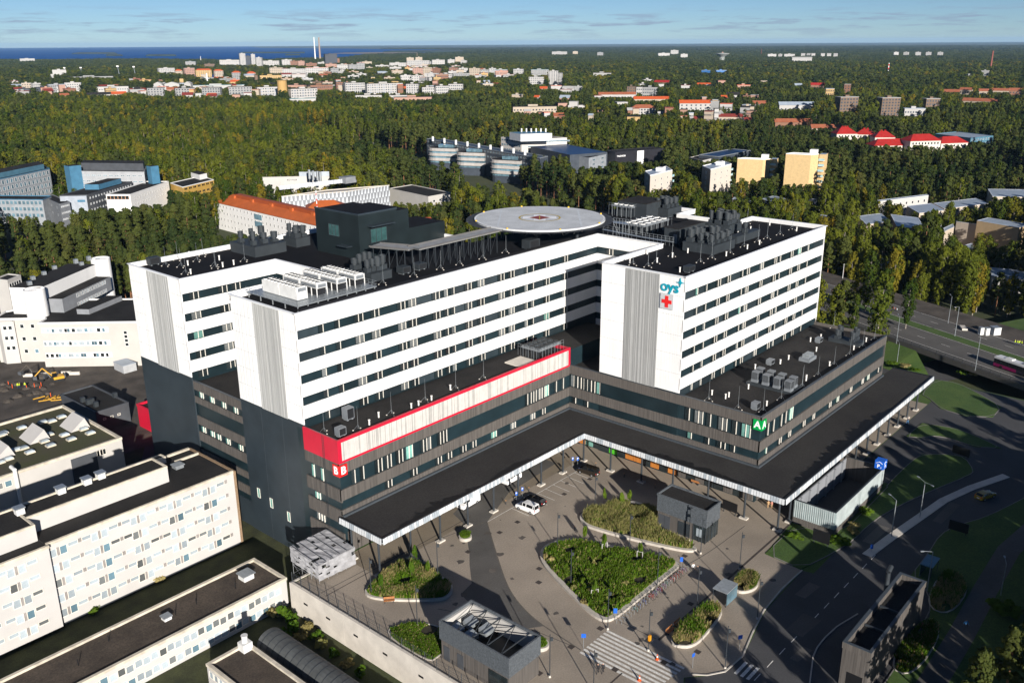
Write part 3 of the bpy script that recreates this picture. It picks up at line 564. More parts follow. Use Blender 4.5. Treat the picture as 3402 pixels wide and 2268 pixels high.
lo_ = put_text('oys', 4.0, TEAL, HO, (XA0-.12, op.y+.15, op.z-.15), '-X', .1, .06); lo_.scale = (ow*1.0/lo_.dimensions.x,)*3 if lo_.dimensions.x else (1, 1, 1)
SP = plane(*S(19, 1085, 797), 0, XA0); b = MB(); st = []
for k in range(8): a = math.pi/4*k; r = .95 if k % 2 == 0 else .26; st.append((math.cos(a)*r, math.sin(a)*r))
for zz, xx in ((0, XA0-.2),): b.poly([(xx, SP.y-p[0], SP.z+p[1]) for p in st]); b.poly([(xx+.19, SP.y-p[0], SP.z+p[1]) for p in st][::-1])
for k in range(8): p, q = st[k], st[(k+1) % 8]; b.poly([(XA0-.2, SP.y-p[0], SP.z+p[1]), (XA0-.01, SP.y-p[0], SP.z+p[1]), (XA0-.01, SP.y-q[0], SP.z+q[1]), (XA0-.2, SP.y-q[0], SP.z+q[1])])
b.build('star_mark', TEAL, HO)
cy = plane(*S(19, 983, 942), 0, XA0)
MB().box(XA0-.35, cy.y-1.5, cy.z-1.55, XA0-.06, cy.y+1.5, cy.z+1.55).build('cross_plate', M('plate_grey', (.46, .47, .48), .5, .03), HO)
MB().box(XA0-.42, cy.y-.38, cy.z-1.2, XA0-.351, cy.y+.38, cy.z+1.2).box(XA0-.42, cy.y-1.15, cy.z-.38, XA0-.351, cy.y-.381, cy.z+.38).box(XA0-.42, cy.y+.381, cy.z-.38, XA0-.351, cy.y+1.15, cy.z+.38).build('red_cross', SIGNR, HO)
for (x, y, z, m, ch, L) in [(XP, YP0, 16.75, SIGNR, 'B', 1.55), (XPA, YQ0, 16.75, SIGNG, 'A', 1.6)]:
 MB().box(x-.25, y-.25, z-1.05, x+L, y-.03, z+1.05).box(x-.25, y-.029, z-1.05, x-.03, y+L, z+1.05).build('letter_sign', m, HO)
 put_text(ch, 2.0, SIGNW, HO, (x+L/2-.1, y-.27, z), '-Y', .02, .05); put_text(ch, 2.0, SIGNW, HO, (x-.27, y+L/2-.1, z), '-X', .02, .05)
# ladder on the B end wall
b = MB()
for s in (-.2, .2): b.bar((XP-.3, 119.6+s, 4), (XP-.3, 119.6+s, 22.6), .05)
for k in range(38): b.bar((XP-.3, 119.4, 4+k*.49), (XP-.3, 119.8, 4+k*.49), .035)
b.build('ladder', STEELD, HO)
# ---- penthouse by the helipad walkway
GLASST = glass('window_teal', (.03, .075, .075), .1)
pb = [PC(6, *p, ZR) for p in [(970, 1050), (1380, 1110)]]
PH0 = (128.0, 150.0)
MB().box(123.5, 151.5, ZR-.1, 134.5, 166.5, 52.0, 0, 1).build('penthouse', [PENT, ROOFN], HO)
MB().box(134.52, 152.5, ZR-.1, 139, 166, 51.4, 0, 1).build('penthouse', [PENT, ROOFN], HO); MB().box(139.02, 154, ZR-.1, 152, 164, 46.5, 0, 1).build('plant_room', [PENT, ROOFN], HO)
for q in [(123.4, 151.4, 134.6, 151.7), (123.4, 151.71, 123.7, 166.6)]: MB().box(*q[:2], 52.0, *q[2:], 52.35).build('coping', ANTH, HO)
inst('window', winmesh(3.6, 2.6, 3, GLASST, STEELD, .1), HO, rel(HO, (123.45, 160, 46.6)), -math.pi/2)
inst('window', winmesh(4.6, 3.0, 3, GLASST, STEELD, .1), HO, rel(HO, (129.0, 151.45, 45.6)), 0)
MB().box(125.6, 149.6, 49.4, 132.4, 151.45, 49.6).build('porch_roof', ANTH, HO); MB().box(121.9, 154.0, 44.9, 123.45, 157.4, 45.1).build('porch_roof', ANTH, HO)
# ================================================================ ON THE ROOFS
UNIT = M('unit_grey', (.026, .032, .037), .6, .15, .5); UNITW = M('unit_white', (.62, .62, .60), .5, .08); FAN = M('fan_dark', (.012, .013, .015), .6, .2); UNITM = M('unit_mid', (.16, .175, .19), .5, .15)
def vent_bank(label, p0, p1, z, h, cyl, seed, wy=None):
 # p0..p1: opposite corners (x, y); cyl: number of drums along x and y
 t = thing('ventilation_unit', label, 'ventilation unit', ((p0[0]+p1[0])/2, (p0[1]+p1[1])/2, z), 0, 'ventilation units on the roofs'); rr = random.Random(seed)
 MB().box(p0[0], p0[1], z, p1[0], p1[1], z+h).build('plinth', UNIT, t)
 MB().box(p0[0]-.08, p0[1]-.08, z+h, p1[0]+.08, p1[1]+.08, z+h+.12).build('plinth_cap', UNIT, t)
 nx, ny = cyl
 for i in range(nx):
  for j in range(ny):
   x = p0[0]+(p1[0]-p0[0])*(i+.5)/nx; y = p0[1]+(p1[1]-p0[1])*(j+.5)/ny; r = rr.uniform(.5, .85); b0 = rr.uniform(.5, 1.1); hh = rr.uniform(1.2, 2.2)
   MB().box(x-r*.95, y-r*.95, z+h+.12, x+r*.95, y+r*.95, z+h+.12+b0).build('duct_box', UNIT, t)
   zz = z+h+.12+b0
   MB().lathe([(r*.7, zz), (r*.7, zz+.3), (r, zz+.34), (r*1.04, zz+hh), (r*.92, zz+hh), (r*.9, zz+hh-.5)], 14, (x, y)).build('exhaust_drum', UNIT, t)
 return t
def corner(c, pts, z): return [PC(c, x, y, z) for x, y in pts]
def bank_from(label, c, L, Fp, Rp, z, h, cyl, seed):
 # visible base corners: left (far y), front, right (far x)
 l, f, r = corner(c, [L, Fp, Rp], z); return vent_bank(label, (f.x, f.y), (r.x, l.y), z, h, cyl, seed)
bank_from('large bank of dark exhaust drums on the left wing roof, nearest the pine wood', 17, (1005, 475), (1175, 538), (1437, 482), ZR, 2.2, (3, 2), 1)
bank_from('dark exhaust drums on plinth just left of the black penthouse', 17, (1400, 430), (1530, 452), (1637, 425), ZR, 2.0, (2, 2), 2)
bank_from('low bank of small drums in front of the helipad walkway', 18, (440, 690), (615, 755), (832, 720), ZR, 1.6, (4, 2), 3)
bank_from('bank of exhaust drums nearest the front parapet of the right wing roof', 19, (1093, 545), (1340, 582), (1475, 520), ZR, 1.9, (4, 3), 4)
bank_from('tall bank of stacked drums in the middle of the right wing roof', 19, (1255, 430), (1460, 452), (1555, 420), ZR, 3.0, (4, 3), 5)
bank_from('dark drum bank behind the rows of fan coolers by the helipad', 19, (860, 270), (985, 290), (1090, 262), ZR, 2.2, (3, 2), 6)
bank_from('drum bank at the far end of the low dark roof of the right wing', 23, (1003, 190), (1240, 232), (1262, 205), ZPA-.75, .8, (4, 2), 7)
t = vent_bank('long low grey cabinet beside the tall drum bank', (190, 96.5), (202, 98.5), ZR, 1.6, (1, 1), 8)
def small_unit(label, p, z, w=1.2, d=1.0, h=1.3, m=None):
 t = thing('roof_unit', label, 'roof unit', (p.x, p.y, z), 0, 'single units on the roofs')
 MB().box(p.x-w/2, p.y-d/2, z+.25, p.x+w/2, p.y+d/2, z+.25+h).build('casing', m or UNIT, t)
 MB().box(p.x-w*.42, p.y-d/2-.03, z+.4, p.x+w*.42, p.y-d/2-.001, z+.1+h).build('grille', FAN, t)
 [MB().box(p.x+s*w*.32-.1, p.y-d*.4, z, p.x+s*w*.32+.1, p.y+d*.4, z+.249).build('foot', STEEL, t) for s in (-1, 1)]
small_unit('grey box unit on the red wing roof, close to the white tower corner', PC(21, 488, 335, ZB), ZB, 1.7, 1.5, 2.2, UNITM)
small_unit('small grey unit nearest the red corner of the red wing roof', PC(21, 428, 465, ZB), ZB, 1.6, 1.3, 1.5, UNITM)
small_unit('grey unit near the green letter corner of the low roof', PC(22, 1825, 1130, ZPA-.75), ZPA-.75, 1.6, 1.3, 1.3, UNITM)
small_unit('grey unit on the low roof between tower and cube coolers', PC(22, 1960, 720, ZPA-.75), ZPA-.75, 1.8, 1.3, 1.0, UNITM)
small_unit('grey unit left of the far drum bank on the low roof', PC(23, 940, 195, ZPA-.75), ZPA-.75, 1.8, 1.3, 1.0, UNITM)
small_unit('grey box at the rear left corner of the left wing roof', PC(17, 290, 600, ZR), ZR, 2.4, 1.6, 1.5)
small_unit('grey unit at the front corner of the right wing roof', PC(19, 1150, 712, ZR), ZR, 2.4, 1.5, 1.1)
small_unit('low dark box on the main roof under the walkway', PC(18, 892, 675, ZR), ZR, 2.2, 2.0, 1.3); small_unit('dark box on the main roof beside the walkway posts', PC(18, 1030, 640, ZR), ZR, 2.2, 2.0, 1.2)
small_unit('dark box near the parapet in front of the helipad', PC(18, 1995, 460, ZR), ZR, 3.6, 2.4, 2.0)
t = thing('service_cabin', 'dark service cabin left of the tall drum bank on right wing', 'cabin', (*PC(19, 1080, 480, ZR)[:2], ZR))
q = PC(19, 1040, 490, ZR); MB().box(q.x, q.y-1, ZR, q.x+12, q.y+3, ZR+3.4).build('wall', UNIT, t); MB().box(q.x-.1, q.y-1.1, ZR+3.4, q.x+12.1, q.y+3.1, ZR+3.55).build('roof', BITUMEN, t); MB().box(q.x-.05, q.y-.5, ZR, q.x-.001, q.y+.5, ZR+2.1).build('door', UNITM, t)
t = thing('service_cabin', 'dark cabin behind the upper fan coolers right of the helipad', 'cabin', (*PC(19, 740, 290, ZR)[:2], ZR))
q = PC(19, 790, 300, ZR); MB().box(q.x, q.y-1, ZR, q.x+10, q.y+8, ZR+4.0).build('wall', UNIT, t); MB().box(q.x-.1, q.y-1.1, ZR+4.0, q.x+10.1, q.y+8.1, ZR+4.15).build('roof', BITUMEN, t)
# cube coolers in pairs on the low roof
def cube_cooler(label, x, y, z):
 t = thing('cube_cooler', label, 'cooler', (x, y, z), 0, 'cube coolers on the low roof')
 MB().box(x-.75, y-.75, z, x+.75, y+.75, z+.5).build('base', UNITM, t); MB().box(x-.7, y-.7, z+.5, x+.7, y+.7, z+2.3).build('casing', UNITM, t)
 b = MB()
 for k in range(8): b.box(x-.6, y-.74, z+.7+k*.19, x+.6, y-.701, z+.8+k*.19); b.box(x-.74, y-.6, z+.7+k*.19, x-.701, y+.6, z+.8+k*.19)
 b.build('grille', FAN, t)
zp = ZPA-.75; f0 = PC(23, 470, 500, zp); f1 = PC(23, 715, 570, zp)
for i in range(4):
 for j in range(2):
  x = f0.x+(f1.x-f0.x)*i/3+j*2.6; y = f0.y+(f1.y-f0.y)*i/3+j*.3
  cube_cooler(f'grey cube cooler on the low roof, {ORDW[i]} from the left in the {["front", "rear"][j]} row', x, y, zp+.5)
t = thing('cooler_plinth', 'low dark plinth carrying the grey cube coolers', 'plinth', (f0.x, f0.y, zp)); MB().box(min(f0.x, f1.x)-1, min(f0.y, f1.y)-1.2, zp, max(f0.x, f1.x)+4, max(f0.y, f1.y)+1.4, zp+.5).build('slab', UNIT, t)
f0 = PC(23, 865, 325, zp); t = thing('cooler_plinth', 'low plinth with four pale silencers on the low roof', 'plinth', tuple(f0)); MB().box(f0.x-2, f0.y-1, zp, f0.x+2, f0.y+1.5, zp+.8).build('slab', UNITM, t)
for k in range(4): MB().box(f0.x-1.6+k*.8, f0.y-.6, zp+.8, f0.x-1.1+k*.8, f0.y+.9, zp+1.6).build('silencer', STEEL, t)
# chillers on a steel platform on the middle wing
t = thing('steel_platform', 'grey grating platform with railing under the white chillers', 'platform', (96, 136, ZR))
cpts = corner(17, [(1115, 820), (1535, 955), (2235, 780)], ZR+1.3)
px0, py0, px1, py1 = cpts[1].x, cpts[1].y, cpts[2].x, cpts[0].y
px0 = max(px0, XB+1.2); py0 = max(py0, YB0+2.2)
MB().box(px0, py0, ZR+1.0, px1, py1, ZR+1.15).build('deck', STEEL, t)
b = MB()
for a, c in [((px0, py0), (px1, py0)), ((px0, py0), (px0, py1)), ((px1, py0), (px1, py1))]:
 n = int(math.dist(a, c)/1.2)
 for z in (1.65, 2.15): b.bar((*a, ZR+z), (*c, ZR+z), .05)
 for k in range(n+1): x = a[0]+(c[0]-a[0])*k/n; y = a[1]+(c[1]-a[1])*k/n; b.bar((x, y, ZR+1.15), (x, y, ZR+2.15), .05)
 for k in range(n): x = a[0]+(c[0]-a[0])*k/n; y = a[1]+(c[1]-a[1])*k/n; x2 = a[0]+(c[0]-a[0])*(k+1)/n; y2 = a[1]+(c[1]-a[1])*(k+1)/n; b.bar((x, y, ZR+1.15), (x2, y2, ZR+1.65), .04)
b.build('railing', STEEL, t)
for x in np.linspace(px0+.3, px1-.3, 9):
 for y in np.linspace(py0+.3, py1-.3, 5): MB().box(x-.08, y-.08, ZR, x+.08, y+.08, ZR+1.0).build('leg', STEEL, t)
def chiller(label, x, y0, y1, z, solid):
 t = thing('chiller', label, 'chiller', (x, (y0+y1)/2, z), 0, 'white chillers on the platform'); w = 1.15
 if solid: MB().box(x-w, y0, z+.15, x+w, y1, z+2.3).build('casing', UNITW, t)
 else:
  MB().box(x-w, y0, z+1.5, x+w, y1, z+2.4).build('casing', UNITW, t); b = MB()
  for y in np.linspace(y0+.1, y1-.1, 4):
   for s in (-1, 1): MB().box(x+s*w-.07, y-.07, z, x+s*w+.07, y+.07, z+1.499).build('leg', UNITW, t)
  MB().box(x-.8, y0+.2, z+.2, x+.8, y1-.2, z+1.3).build('compressor', FAN, t)
 n = 5; b = MB(); fr = MB()
 for k in range(n):
  y = y0+(y1-y0)*(k+.5)/n
  for s in (-.55, .55): b.tube((x+s, y, z+2.3+.1*(not solid)), (x+s, y, z+2.5+.1*(not solid)), .46, n=10); fr.tube((x+s, y, z+2.5+.1*(not solid)), (x+s, y, z+2.515+.1*(not solid)), .4, n=10)
 b.build('fan_ring', UNITW, t); fr.build('fan', FAN, t)
 MB().box(x-w-.02, y0+.3, z+1.6, x-w-.001, y1-.3, z+2.2).build('coil', UNITM if not solid else UNITW, t); MB().box(x-.9, y0-.02, z+1.6, x+.9, y0-.001, z+2.25).build('end_panel', UNITM, t)
rows = [((1222, 720), (1575, 790)), ((1405, 690), (1750, 755)), ((1580, 650), (1920, 715)), ((1735, 620), (2080, 680))]
for i, (a, c) in enumerate(rows):
 pa, pc = corner(17, [a, c], ZR+3.6); x = (pa.x+pc.x)/2+.6; ya, yb = min(pa.y, pc.y), max(pa.y, pc.y); mid = (ya+yb)/2
 x = px0+2.4+i*(px1-px0-4.2)/3.1 if not (px0+1 < x < px1) else x
 for j, (y0, y1) in enumerate(((mid+.1, yb), (ya, mid-.1))): chiller(f'white chiller in {ORDW[i]} row from the tower end, {["farther", "nearer"][j]} half of the row', x, y0, y1, ZR+1.15, i == 0)
# dry coolers near the helipad and on the red wing
def fan_table(label, x0, y0, x1, y1, z, zt, nx, ny, m=STEEL, group='fan coolers on the roofs'):
 t = thing('fan_cooler', label, 'cooler', ((x0+x1)/2, (y0+y1)/2, z), 0, group)
 MB().box(x0, y0, zt-.5, x1, y1, zt).build('casing', UNITM, t); b = MB()
 for x in np.linspace(x0+.2, x1-.2, nx+1):
  for y in np.linspace(y0+.2, y1-.2, ny+1): MB().box(x-.06, y-.06, z, x+.06, y+.06, zt-.5).build('leg', m, t)
 f = MB(); r = MB()
 for i in range(nx):
  for j in range(ny):
   x = x0+(x1-x0)*(i+.5)/nx; y = y0+(y1-y0)*(j+.5)/ny; rad_ = min((x1-x0)/nx, (y1-y0)/ny)*.42
   r.tube((x, y, zt), (x, y, zt+.3), rad_, n=10); f.tube((x, y, zt+.3), (x, y, zt+.31), rad_*.85, n=10)
 r.build('fan_ring', UNITW if m is STEEL else UNIT, t); f.build('fan', FAN, t)
 b = MB()
 for zz in (zt-.1, zt+.5):
  b.bar((x0-.5, y0-.5, zz), (x1+.5, y0-.5, zz), .05, 0); b.bar((x0-.5, y0-.5, zz), (x0-.5, y1+.5, zz), .05)
 for k in range(9): b.bar((x0-.5+(x1-x0+1)*k/8, y0-.5, z+.5), (x0-.5+(x1-x0+1)*k/8, y0-.5, zt+.5), .05); b.bar((x0-.5, y0-.5+(y1-y0+1)*k/8, z+.5), (x0-.5, y0-.5+(y1-y0+1)*k/8, zt+.5), .05)
 b.build('railing', STEEL, t); return t
q0 = corner(19, [(500, 215), (700, 225), (930, 195)], ZR+2.5)
fan_table('farther lattice of pale fan coolers right of the helipad', q0[1].x, q0[1].y, q0[2].x, q0[0].y, ZR, ZR+3.2, 5, 4)
q0 = corner(19, [(690, 330), (790, 370), (1000, 315)], ZR+2.0)
fan_table('nearer lattice of fan coolers behind the main parapet corner', q0[1].x, q0[1].y, q0[2].x, max(q0[0].y, q0[1].y+5), ZR, ZR+2.6, 5, 3)
q = PC(21, 0, 0, ZB); g0 = Pd(1240, 815, ZB)
fan_table('black topped fan coolers at the far end of the red wing roof', g0.x-3.5, g0.y-2.6, g0.x+4.0, g0.y+2.4, ZB, ZB+2.6, 5, 3, STEELD)
struct_ = MB().box(g0.x-9, g0.y-3.2, ZB, g0.x-3.8, g0.y+2.4, ZB+.25)
t = thing('pale_slab', 'pale gravel slab in front of the black topped fan coolers', 'slab', (g0.x-6, g0.y, ZB)); struct_.build('slab', CONCL, t)
# walkways with railings right of the helipad
t = thing('steel_walkway', 'galvanised stairs and walkway between helipad and right wing', 'walkway', (185, 112, ZR)); b = MB(); dk = MB()
wp = [PC(19, 480, 380, ZR+1.5), PC(19, 780, 440, ZR+1.2), PC(19, 1030, 480, ZR+1.0)]
for a, c in zip(wp, wp[1:]):
 for z in (.0, .55, 1.1): b.bar((a.x, a.y, a.z+z), (c.x, c.y, c.z+z), .06)
 for k in range(9): p = a.lerp(c, k/8); b.bar((p.x, p.y, ZR), (p.x, p.y, p.z+1.1), .06)
 d = (c-a).normalized(); nn = Vector((-d.y, d.x, 0))*.6; dk.poly([a-nn, c-nn, c+nn, a+nn]);
a, c = PC(19, 560, 330, ZR+4), PC(19, 680, 345, ZR+4)
dk.poly([a, c, c+Vector((2, 2, 0)), a+Vector((2, 2, 0))])
for z in (0, .6, 1.2): b.bar((a.x, a.y, a.z+z), (c.x, c.y, c.z+z), .06)
for k in range(6): p = a.lerp(c, k/5); b.bar((p.x, p.y, ZR), (p.x, p.y, p.z+1.2), .07)
a2 = PC(19, 600, 415, ZR+1.5); b.bar(a2, a, .1); b.bar(a2+Vector((0, 0, 1)), a+Vector((0, 0, 1)), .06)
b.build('railing', STEEL, t); dk.build('deck', STEEL, t)
# lightning rods on tripods
def mast(label, p, z, h, pale=.0):
 t = thing('lightning_rod', label, 'lightning rod', (p.x, p.y, z), 0, 'lightning rods on the roofs')
 b = MB(); b.tube((p.x, p.y, z+.3), (p.x, p.y, z+h), .03, .012, n=5); b.build('rod', STEEL, t)
 for k in range(3):
  a = 2.1*k+.4; e = (p.x+math.cos(a)*.9, p.y+math.sin(a)*.9, z+.06)
  MB().bar((p.x, p.y, z+1.0), e, .035).build('leg', STEEL, t); MB().tube((e[0], e[1], z), (e[0], e[1], z+.12), .14, n=8).build('foot', CONCL, t)
def mast_row(where, c, pts, z, h):
 for i, (x, y) in enumerate(pts): mast(f'thin lightning rod {where}, {ORDW[i]} from left', PC(c, x, y, z), z, h)
mast_row('on near half of low right roof', 22, [(1395, 1050), (1665, 1130), (1895, 1155), (2062, 1045), (2255, 930)], zp, 5.0)
mast_row('on far half of low right roof', 23, [(815, 530), (935, 445), (1055, 365), (1170, 292), (1268, 230), (1355, 175), (1050, 88)], zp, 4.6)
mast_row('along the red wing roof', 21, [(300, 440), (565, 420), (825, 300), (1090, 195), (1328, 102), (1545, 20)], ZB, 4.6)
mast_row('along the main roof parapet', 18, [(715, 770), (985, 700), (1215, 640), (1382, 600), (1582, 550), (1780, 495)], ZR, 4.0)
mast_row('on the left wing roof', 17, [(397, 610), (530, 620), (500, 560), (670, 570), (720, 525), (822, 610), (830, 630), (1080, 570), (570, 680)], ZR, 4.2)
mast_row('on the right wing roof', 19, [(713, 660), (830, 675), (1018, 590), (895, 645), (1238, 640), (1328, 610), (1690, 480), (1580, 520), (1760, 455), (1860, 425), (1605, 335), (1955, 385), (1470, 570)], ZR, 4.2)
# small white vent pipes
PIPE = M('white_pipe', (.72, .70, .66), .5, .05)
pipem = MB().tube((0, 0, 0), (0, 0, .85), .13, n=8).tube((0, 0, .851), (0, 0, .93), .2, n=8).mesh('vent_pipe', PIPE)
def pipes(where, c, pts, z):
 for i, (x, y) in enumerate(pts):
  p = PC(c, x, y, z); tag(inst('vent_pipe', pipem, None, (p.x, p.y, z), sc=1.15), f'white vent pipe {where}, {ORDW[i]} from left', 'vent pipe', 'white vent pipes on the roofs')
pipes('on near half of low right roof', 22, [(1425, 1000), (1550, 1035), (1580, 1020), (1760, 945), (1822, 760), (1928, 1100), (2052, 715), (2128, 675), (2290, 870)], zp)
pipes('on far half of low right roof', 23, [(655, 355), (716, 322), (848, 470), (878, 190), (922, 262), (955, 165), (1020, 370), (1200, 250), (1292, 190)], zp)
pipes('along the red wing roof', 21, [(652, 380), (725, 320), (980, 250), (1037, 230), (1138, 190), (1285, 105)], ZB)
pipes('on the left wing roof', 17, [(330, 590), (587, 605), (612, 680), (600, 525), (860, 560), (945, 465), (985, 600), (890, 620)], ZR)
pipes('on the right wing roof', 19, [(640, 620), (687, 645), (823, 575), (900, 640), (1020, 600), (1078, 715), (1140, 565), (1225, 545), (1440, 590), (1530, 430), (1605, 535), (1700, 500), (1630, 390), (1780, 350), (1660, 440), (1990, 395)], ZR)
# pipe run along the parapet
t = thing('pipe_run', 'black insulated pipe run along the front parapet of the main roof', 'pipe', (120, 127.5, ZR))
MB().tube((90, 127.9, ZR+.55), (168, 127.9, ZR+.55), .28, n=8).tube((90, 128.6, ZR+.5), (168, 128.6, ZR+.5), .2, n=8).build('pipe', BLACK, t)
for k in range(20): MB().box(91+k*4, 127.5, ZR, 91.25+k*4, 129, ZR+.25).build('saddle', CONCL, t)
t = thing('timber_floor', 'pale plywood strip on the roof beside the chiller platform', 'roof boards', (90, 127, ZR)); MB().box(XB+.9, YB0+.8, ZR+.01, px1+4, YB0+1.9, ZR+.08).build('board', M('plywood', (.42, .32, .2), .8, .2), t); MB().box(XB+.6, YB0+2, ZR+.01, XB+1.1, YB1-1.5, ZR+.08).build('board', MATS['plywood'], t)
# small masts with red-white paint on penthouse
t = thing('windsock_mast', 'short red and white mast on the black penthouse corner', 'mast', (123.8, 166, 52)); MB().tube((123.8, 166, 52), (123.8, 166, 56), .08, n=6).build('pole', SIGNW, t)
for k in range(3): MB().tube((123.8, 166, 52.5+k*1.2), (123.8, 166, 53+k*1.2), .09, n=6).build('stripe', SIGNR, t)
# ================================================================ HELIPAD
HX, HY, HZ, HR = 165.5, 135.5, 47.5, 15.6
DECK = M('deck_concrete', (.52, .535, .54), .7, .14, .25, detail=6, fine=.08); NET = M('safety_net', (.035, .037, .04), .7, .2); YEL = M('deck_yellow', (.42, .30, .05), .7, .15, 1.5); DIA = M('deck_red', (.20, .012, .03), .7, .15, 1.5)
t = thing('helipad', 'round grey helicopter deck raised over the main hospital roof', 'helipad', (HX, HY, ZR))
MB().lathe([(HR-.3, HZ-.6), (HR, HZ-.55), (HR, HZ)], 64, (HX, HY)).build('deck', DECK, t)
def annulus(r0, r1, z, m, nm, n=72, dz=.03, rz=0):
 b = MB()
 for k in range(n):
  a, c = 2*math.pi*k/n, 2*math.pi*(k+1)/n
  q = [(HX+r0*math.cos(a), HY+r0*math.sin(a)), (HX+r1*math.cos(a), HY+r1*math.sin(a)), (HX+r1*math.cos(c), HY+r1*math.sin(c)), (HX+r0*math.cos(c), HY+r0*math.sin(c))]; b.poly([(*p, z) for p in q])
 return b.build(nm, m, t)
annulus(HR-.42, HR-.2, HZ+.005, SIGNW, 'edge_line'); annulus(4.6, 5.05, HZ+.005, YEL, 'aiming_circle'); annulus(HR+.1, HR+1.9, HZ-.35, NET, 'safety_net')
b = MB()
for k in range(36): a = 2*math.pi*k/36; b.bar((HX+HR*math.cos(a), HY+HR*math.sin(a), HZ-.5), (HX+(HR+1.95)*math.cos(a), HY+(HR+1.95)*math.sin(a), HZ-.33), .1)
b.build('net_arm', STEELD, t)
ca = math.atan2(HY, HX)
def hp(r, u, z=HZ+.006): return (HX+math.cos(ca)*r-math.sin(ca)*u, HY+math.sin(ca)*r+math.cos(ca)*u, z)
MB().poly([hp(-3.6, -1.4), hp(-3.6, 1.4), hp(3.6, 1.4), hp(3.6, -1.4)]).build('white_cross', SIGNW, t); MB().poly([hp(-1.4, -4, HZ+.007), hp(1.4, -4, HZ+.007), hp(1.4, 4, HZ+.007), hp(-1.4, 4, HZ+.007)]).build('white_cross', SIGNW, t)
MB().poly([hp(-2.6, 0, HZ+.010), hp(0, -2.6, HZ+.010), hp(2.6, 0, HZ+.010), hp(0, 2.6, HZ+.010)]).build('red_diamond', DIA, t)
MB().poly([hp(-2.8, -.12, HZ+.012), hp(2.8, -.12, HZ+.012), hp(2.8, .12, HZ+.012), hp(-2.8, .12, HZ+.012)]).poly([hp(-.12, -2.8, HZ+.013), hp(.12, -2.8, HZ+.013), hp(.12, 2.8, HZ+.013), hp(-.12, 2.8, HZ+.013)]).build('yellow_stroke', YEL, t)
for u in (-9.5, 9.5): MB().poly([hp(-10.5, u-.2), hp(10.5, u-.2), hp(10.5, u+.2), hp(-10.5, u+.2)]).build('guide_line', M('deck_line', (.55, .58, .6), .7, .1), t)
for k in range(8): a = 2*math.pi*k/8+.2; MB().tube((HX+(HR-.05)*math.cos(a), HY+(HR-.05)*math.sin(a), HZ), (HX+(HR-.05)*math.cos(a), HY+(HR-.05)*math.sin(a), HZ+.25), .22, n=8).build('edge_light', M('lamp_yellow', (.75, .45, .03), .5, .05), t)
for i in range(4):
 a = math.pi/2*i+.6; c = (HX+9*math.cos(a), HY+9*math.sin(a)); MB().tube((*c, ZR), (*c, HZ-1.8), .35, n=10).build('column', STEELD, t); b = MB()
 for k in range(8): q = 2*math.pi*k/8; b.bar((*c, HZ-2.6), (c[0]+3.4*math.cos(q), c[1]+3.4*math.sin(q), HZ-.6), .2)
 b.build('strut', STEELD, t)
b = MB()
for k in range(24): a = 2*math.pi*k/24; b.bar((HX+14*math.cos(a), HY+14*math.sin(a), HZ-.62), (HX+11.5*math.cos(a+.13), HY+11.5*math.sin(a+.13), HZ-2.2), .16); b.bar((HX+11.5*math.cos(a+.13), HY+11.5*math.sin(a+.13), HZ-2.2), (HX+14*math.cos(a+.26), HY+14*math.sin(a+.26), HZ-.62), .16)
b.build('truss', STEELD, t)
# walkway from penthouse to deck
t = thing('helipad_walkway', 'raised grey walkway on dark posts leading to the helicopter deck', 'walkway', (140, 140, ZR))
wk = [PC(18, 640, 425, 46.6), PC(18, 980, 452, 46.9), PC(18, 1700, 288, 47.4)]
wz = [46.6, 46.9, 47.35]
for i in range(2):
 a, c = wk[i], wk[i+1]; d = (c-a); d.z = 0; d.normalize(); nn = Vector((-d.y, d.x, 0))*1.7
 if i == 0: nn = Vector((nn.x, nn.y, 0))
 MB().poly([a-nn, c-nn, c+nn, a+nn]).poly([a-nn-Vector((0, 0, .3)), a+nn-Vector((0, 0, .3)), c+nn-Vector((0, 0, .3)), c-nn-Vector((0, 0, .3))]).poly([a-nn-Vector((0, 0, .3)), c-nn-Vector((0, 0, .3)), c-nn, a-nn]).poly([a+nn-Vector((0, 0, .3)), a+nn, c+nn, c+nn-Vector((0, 0, .3))]).build('deck', M('walkway_deck', (.26, .265, .265), .7, .15), t)
 for s in (-1, 1): MB().bar(a+nn*s*1.15+Vector((0, 0, .05)), c+nn*s*1.15+Vector((0, 0, .05)), .35).build('edge_beam', M('edge_beam', (.12, .115, .11), .7, .1), t)
 n = 12 if i else 5
 for k in range(n):
  for s in (-1, 1):
   p = a.lerp(c, (k+.3)/n)+nn*s*.85; MB().bar((p.x, p.y, ZR), (p.x, p.y, p.z-.3), .16).build('post', STEELD, t)
  if k < n-1: p = a.lerp(c, (k+.3)/n)-nn*.85; q = a.lerp(c, (k+1.3)/n)-nn*.85; MB().bar((p.x, p.y, ZR+.2), (q.x, q.y, q.z-.4), .07).build('brace', STEELD, t)
# white framed plant screen beside the penthouse
t = thing('plant_screen', 'white steel framed screen behind the penthouse, near the walkway', 'screen', (148, 150, ZR))
q = [PC(18, 870, 375, ZR+1.6), PC(18, 1110, 300, ZR+1.6)]
MB().box(q[0].x, q[0].y, ZR+.9, q[1].x, q[0].y+.25, ZR+2.1).build('panel', WHITE, t); MB().box(q[1].x-.2, q[0].y+.26, ZR+1.5, q[1].x, q[0].y+6, ZR+2.1).build('panel', WHITE, t)
for k in range(4): x = q[0].x+(q[1].x-q[0].x)*k/3; MB().box(x-.08, q[0].y+.26, ZR, x+.08, q[0].y+.4, ZR+2.0).build('post', STEEL, t)
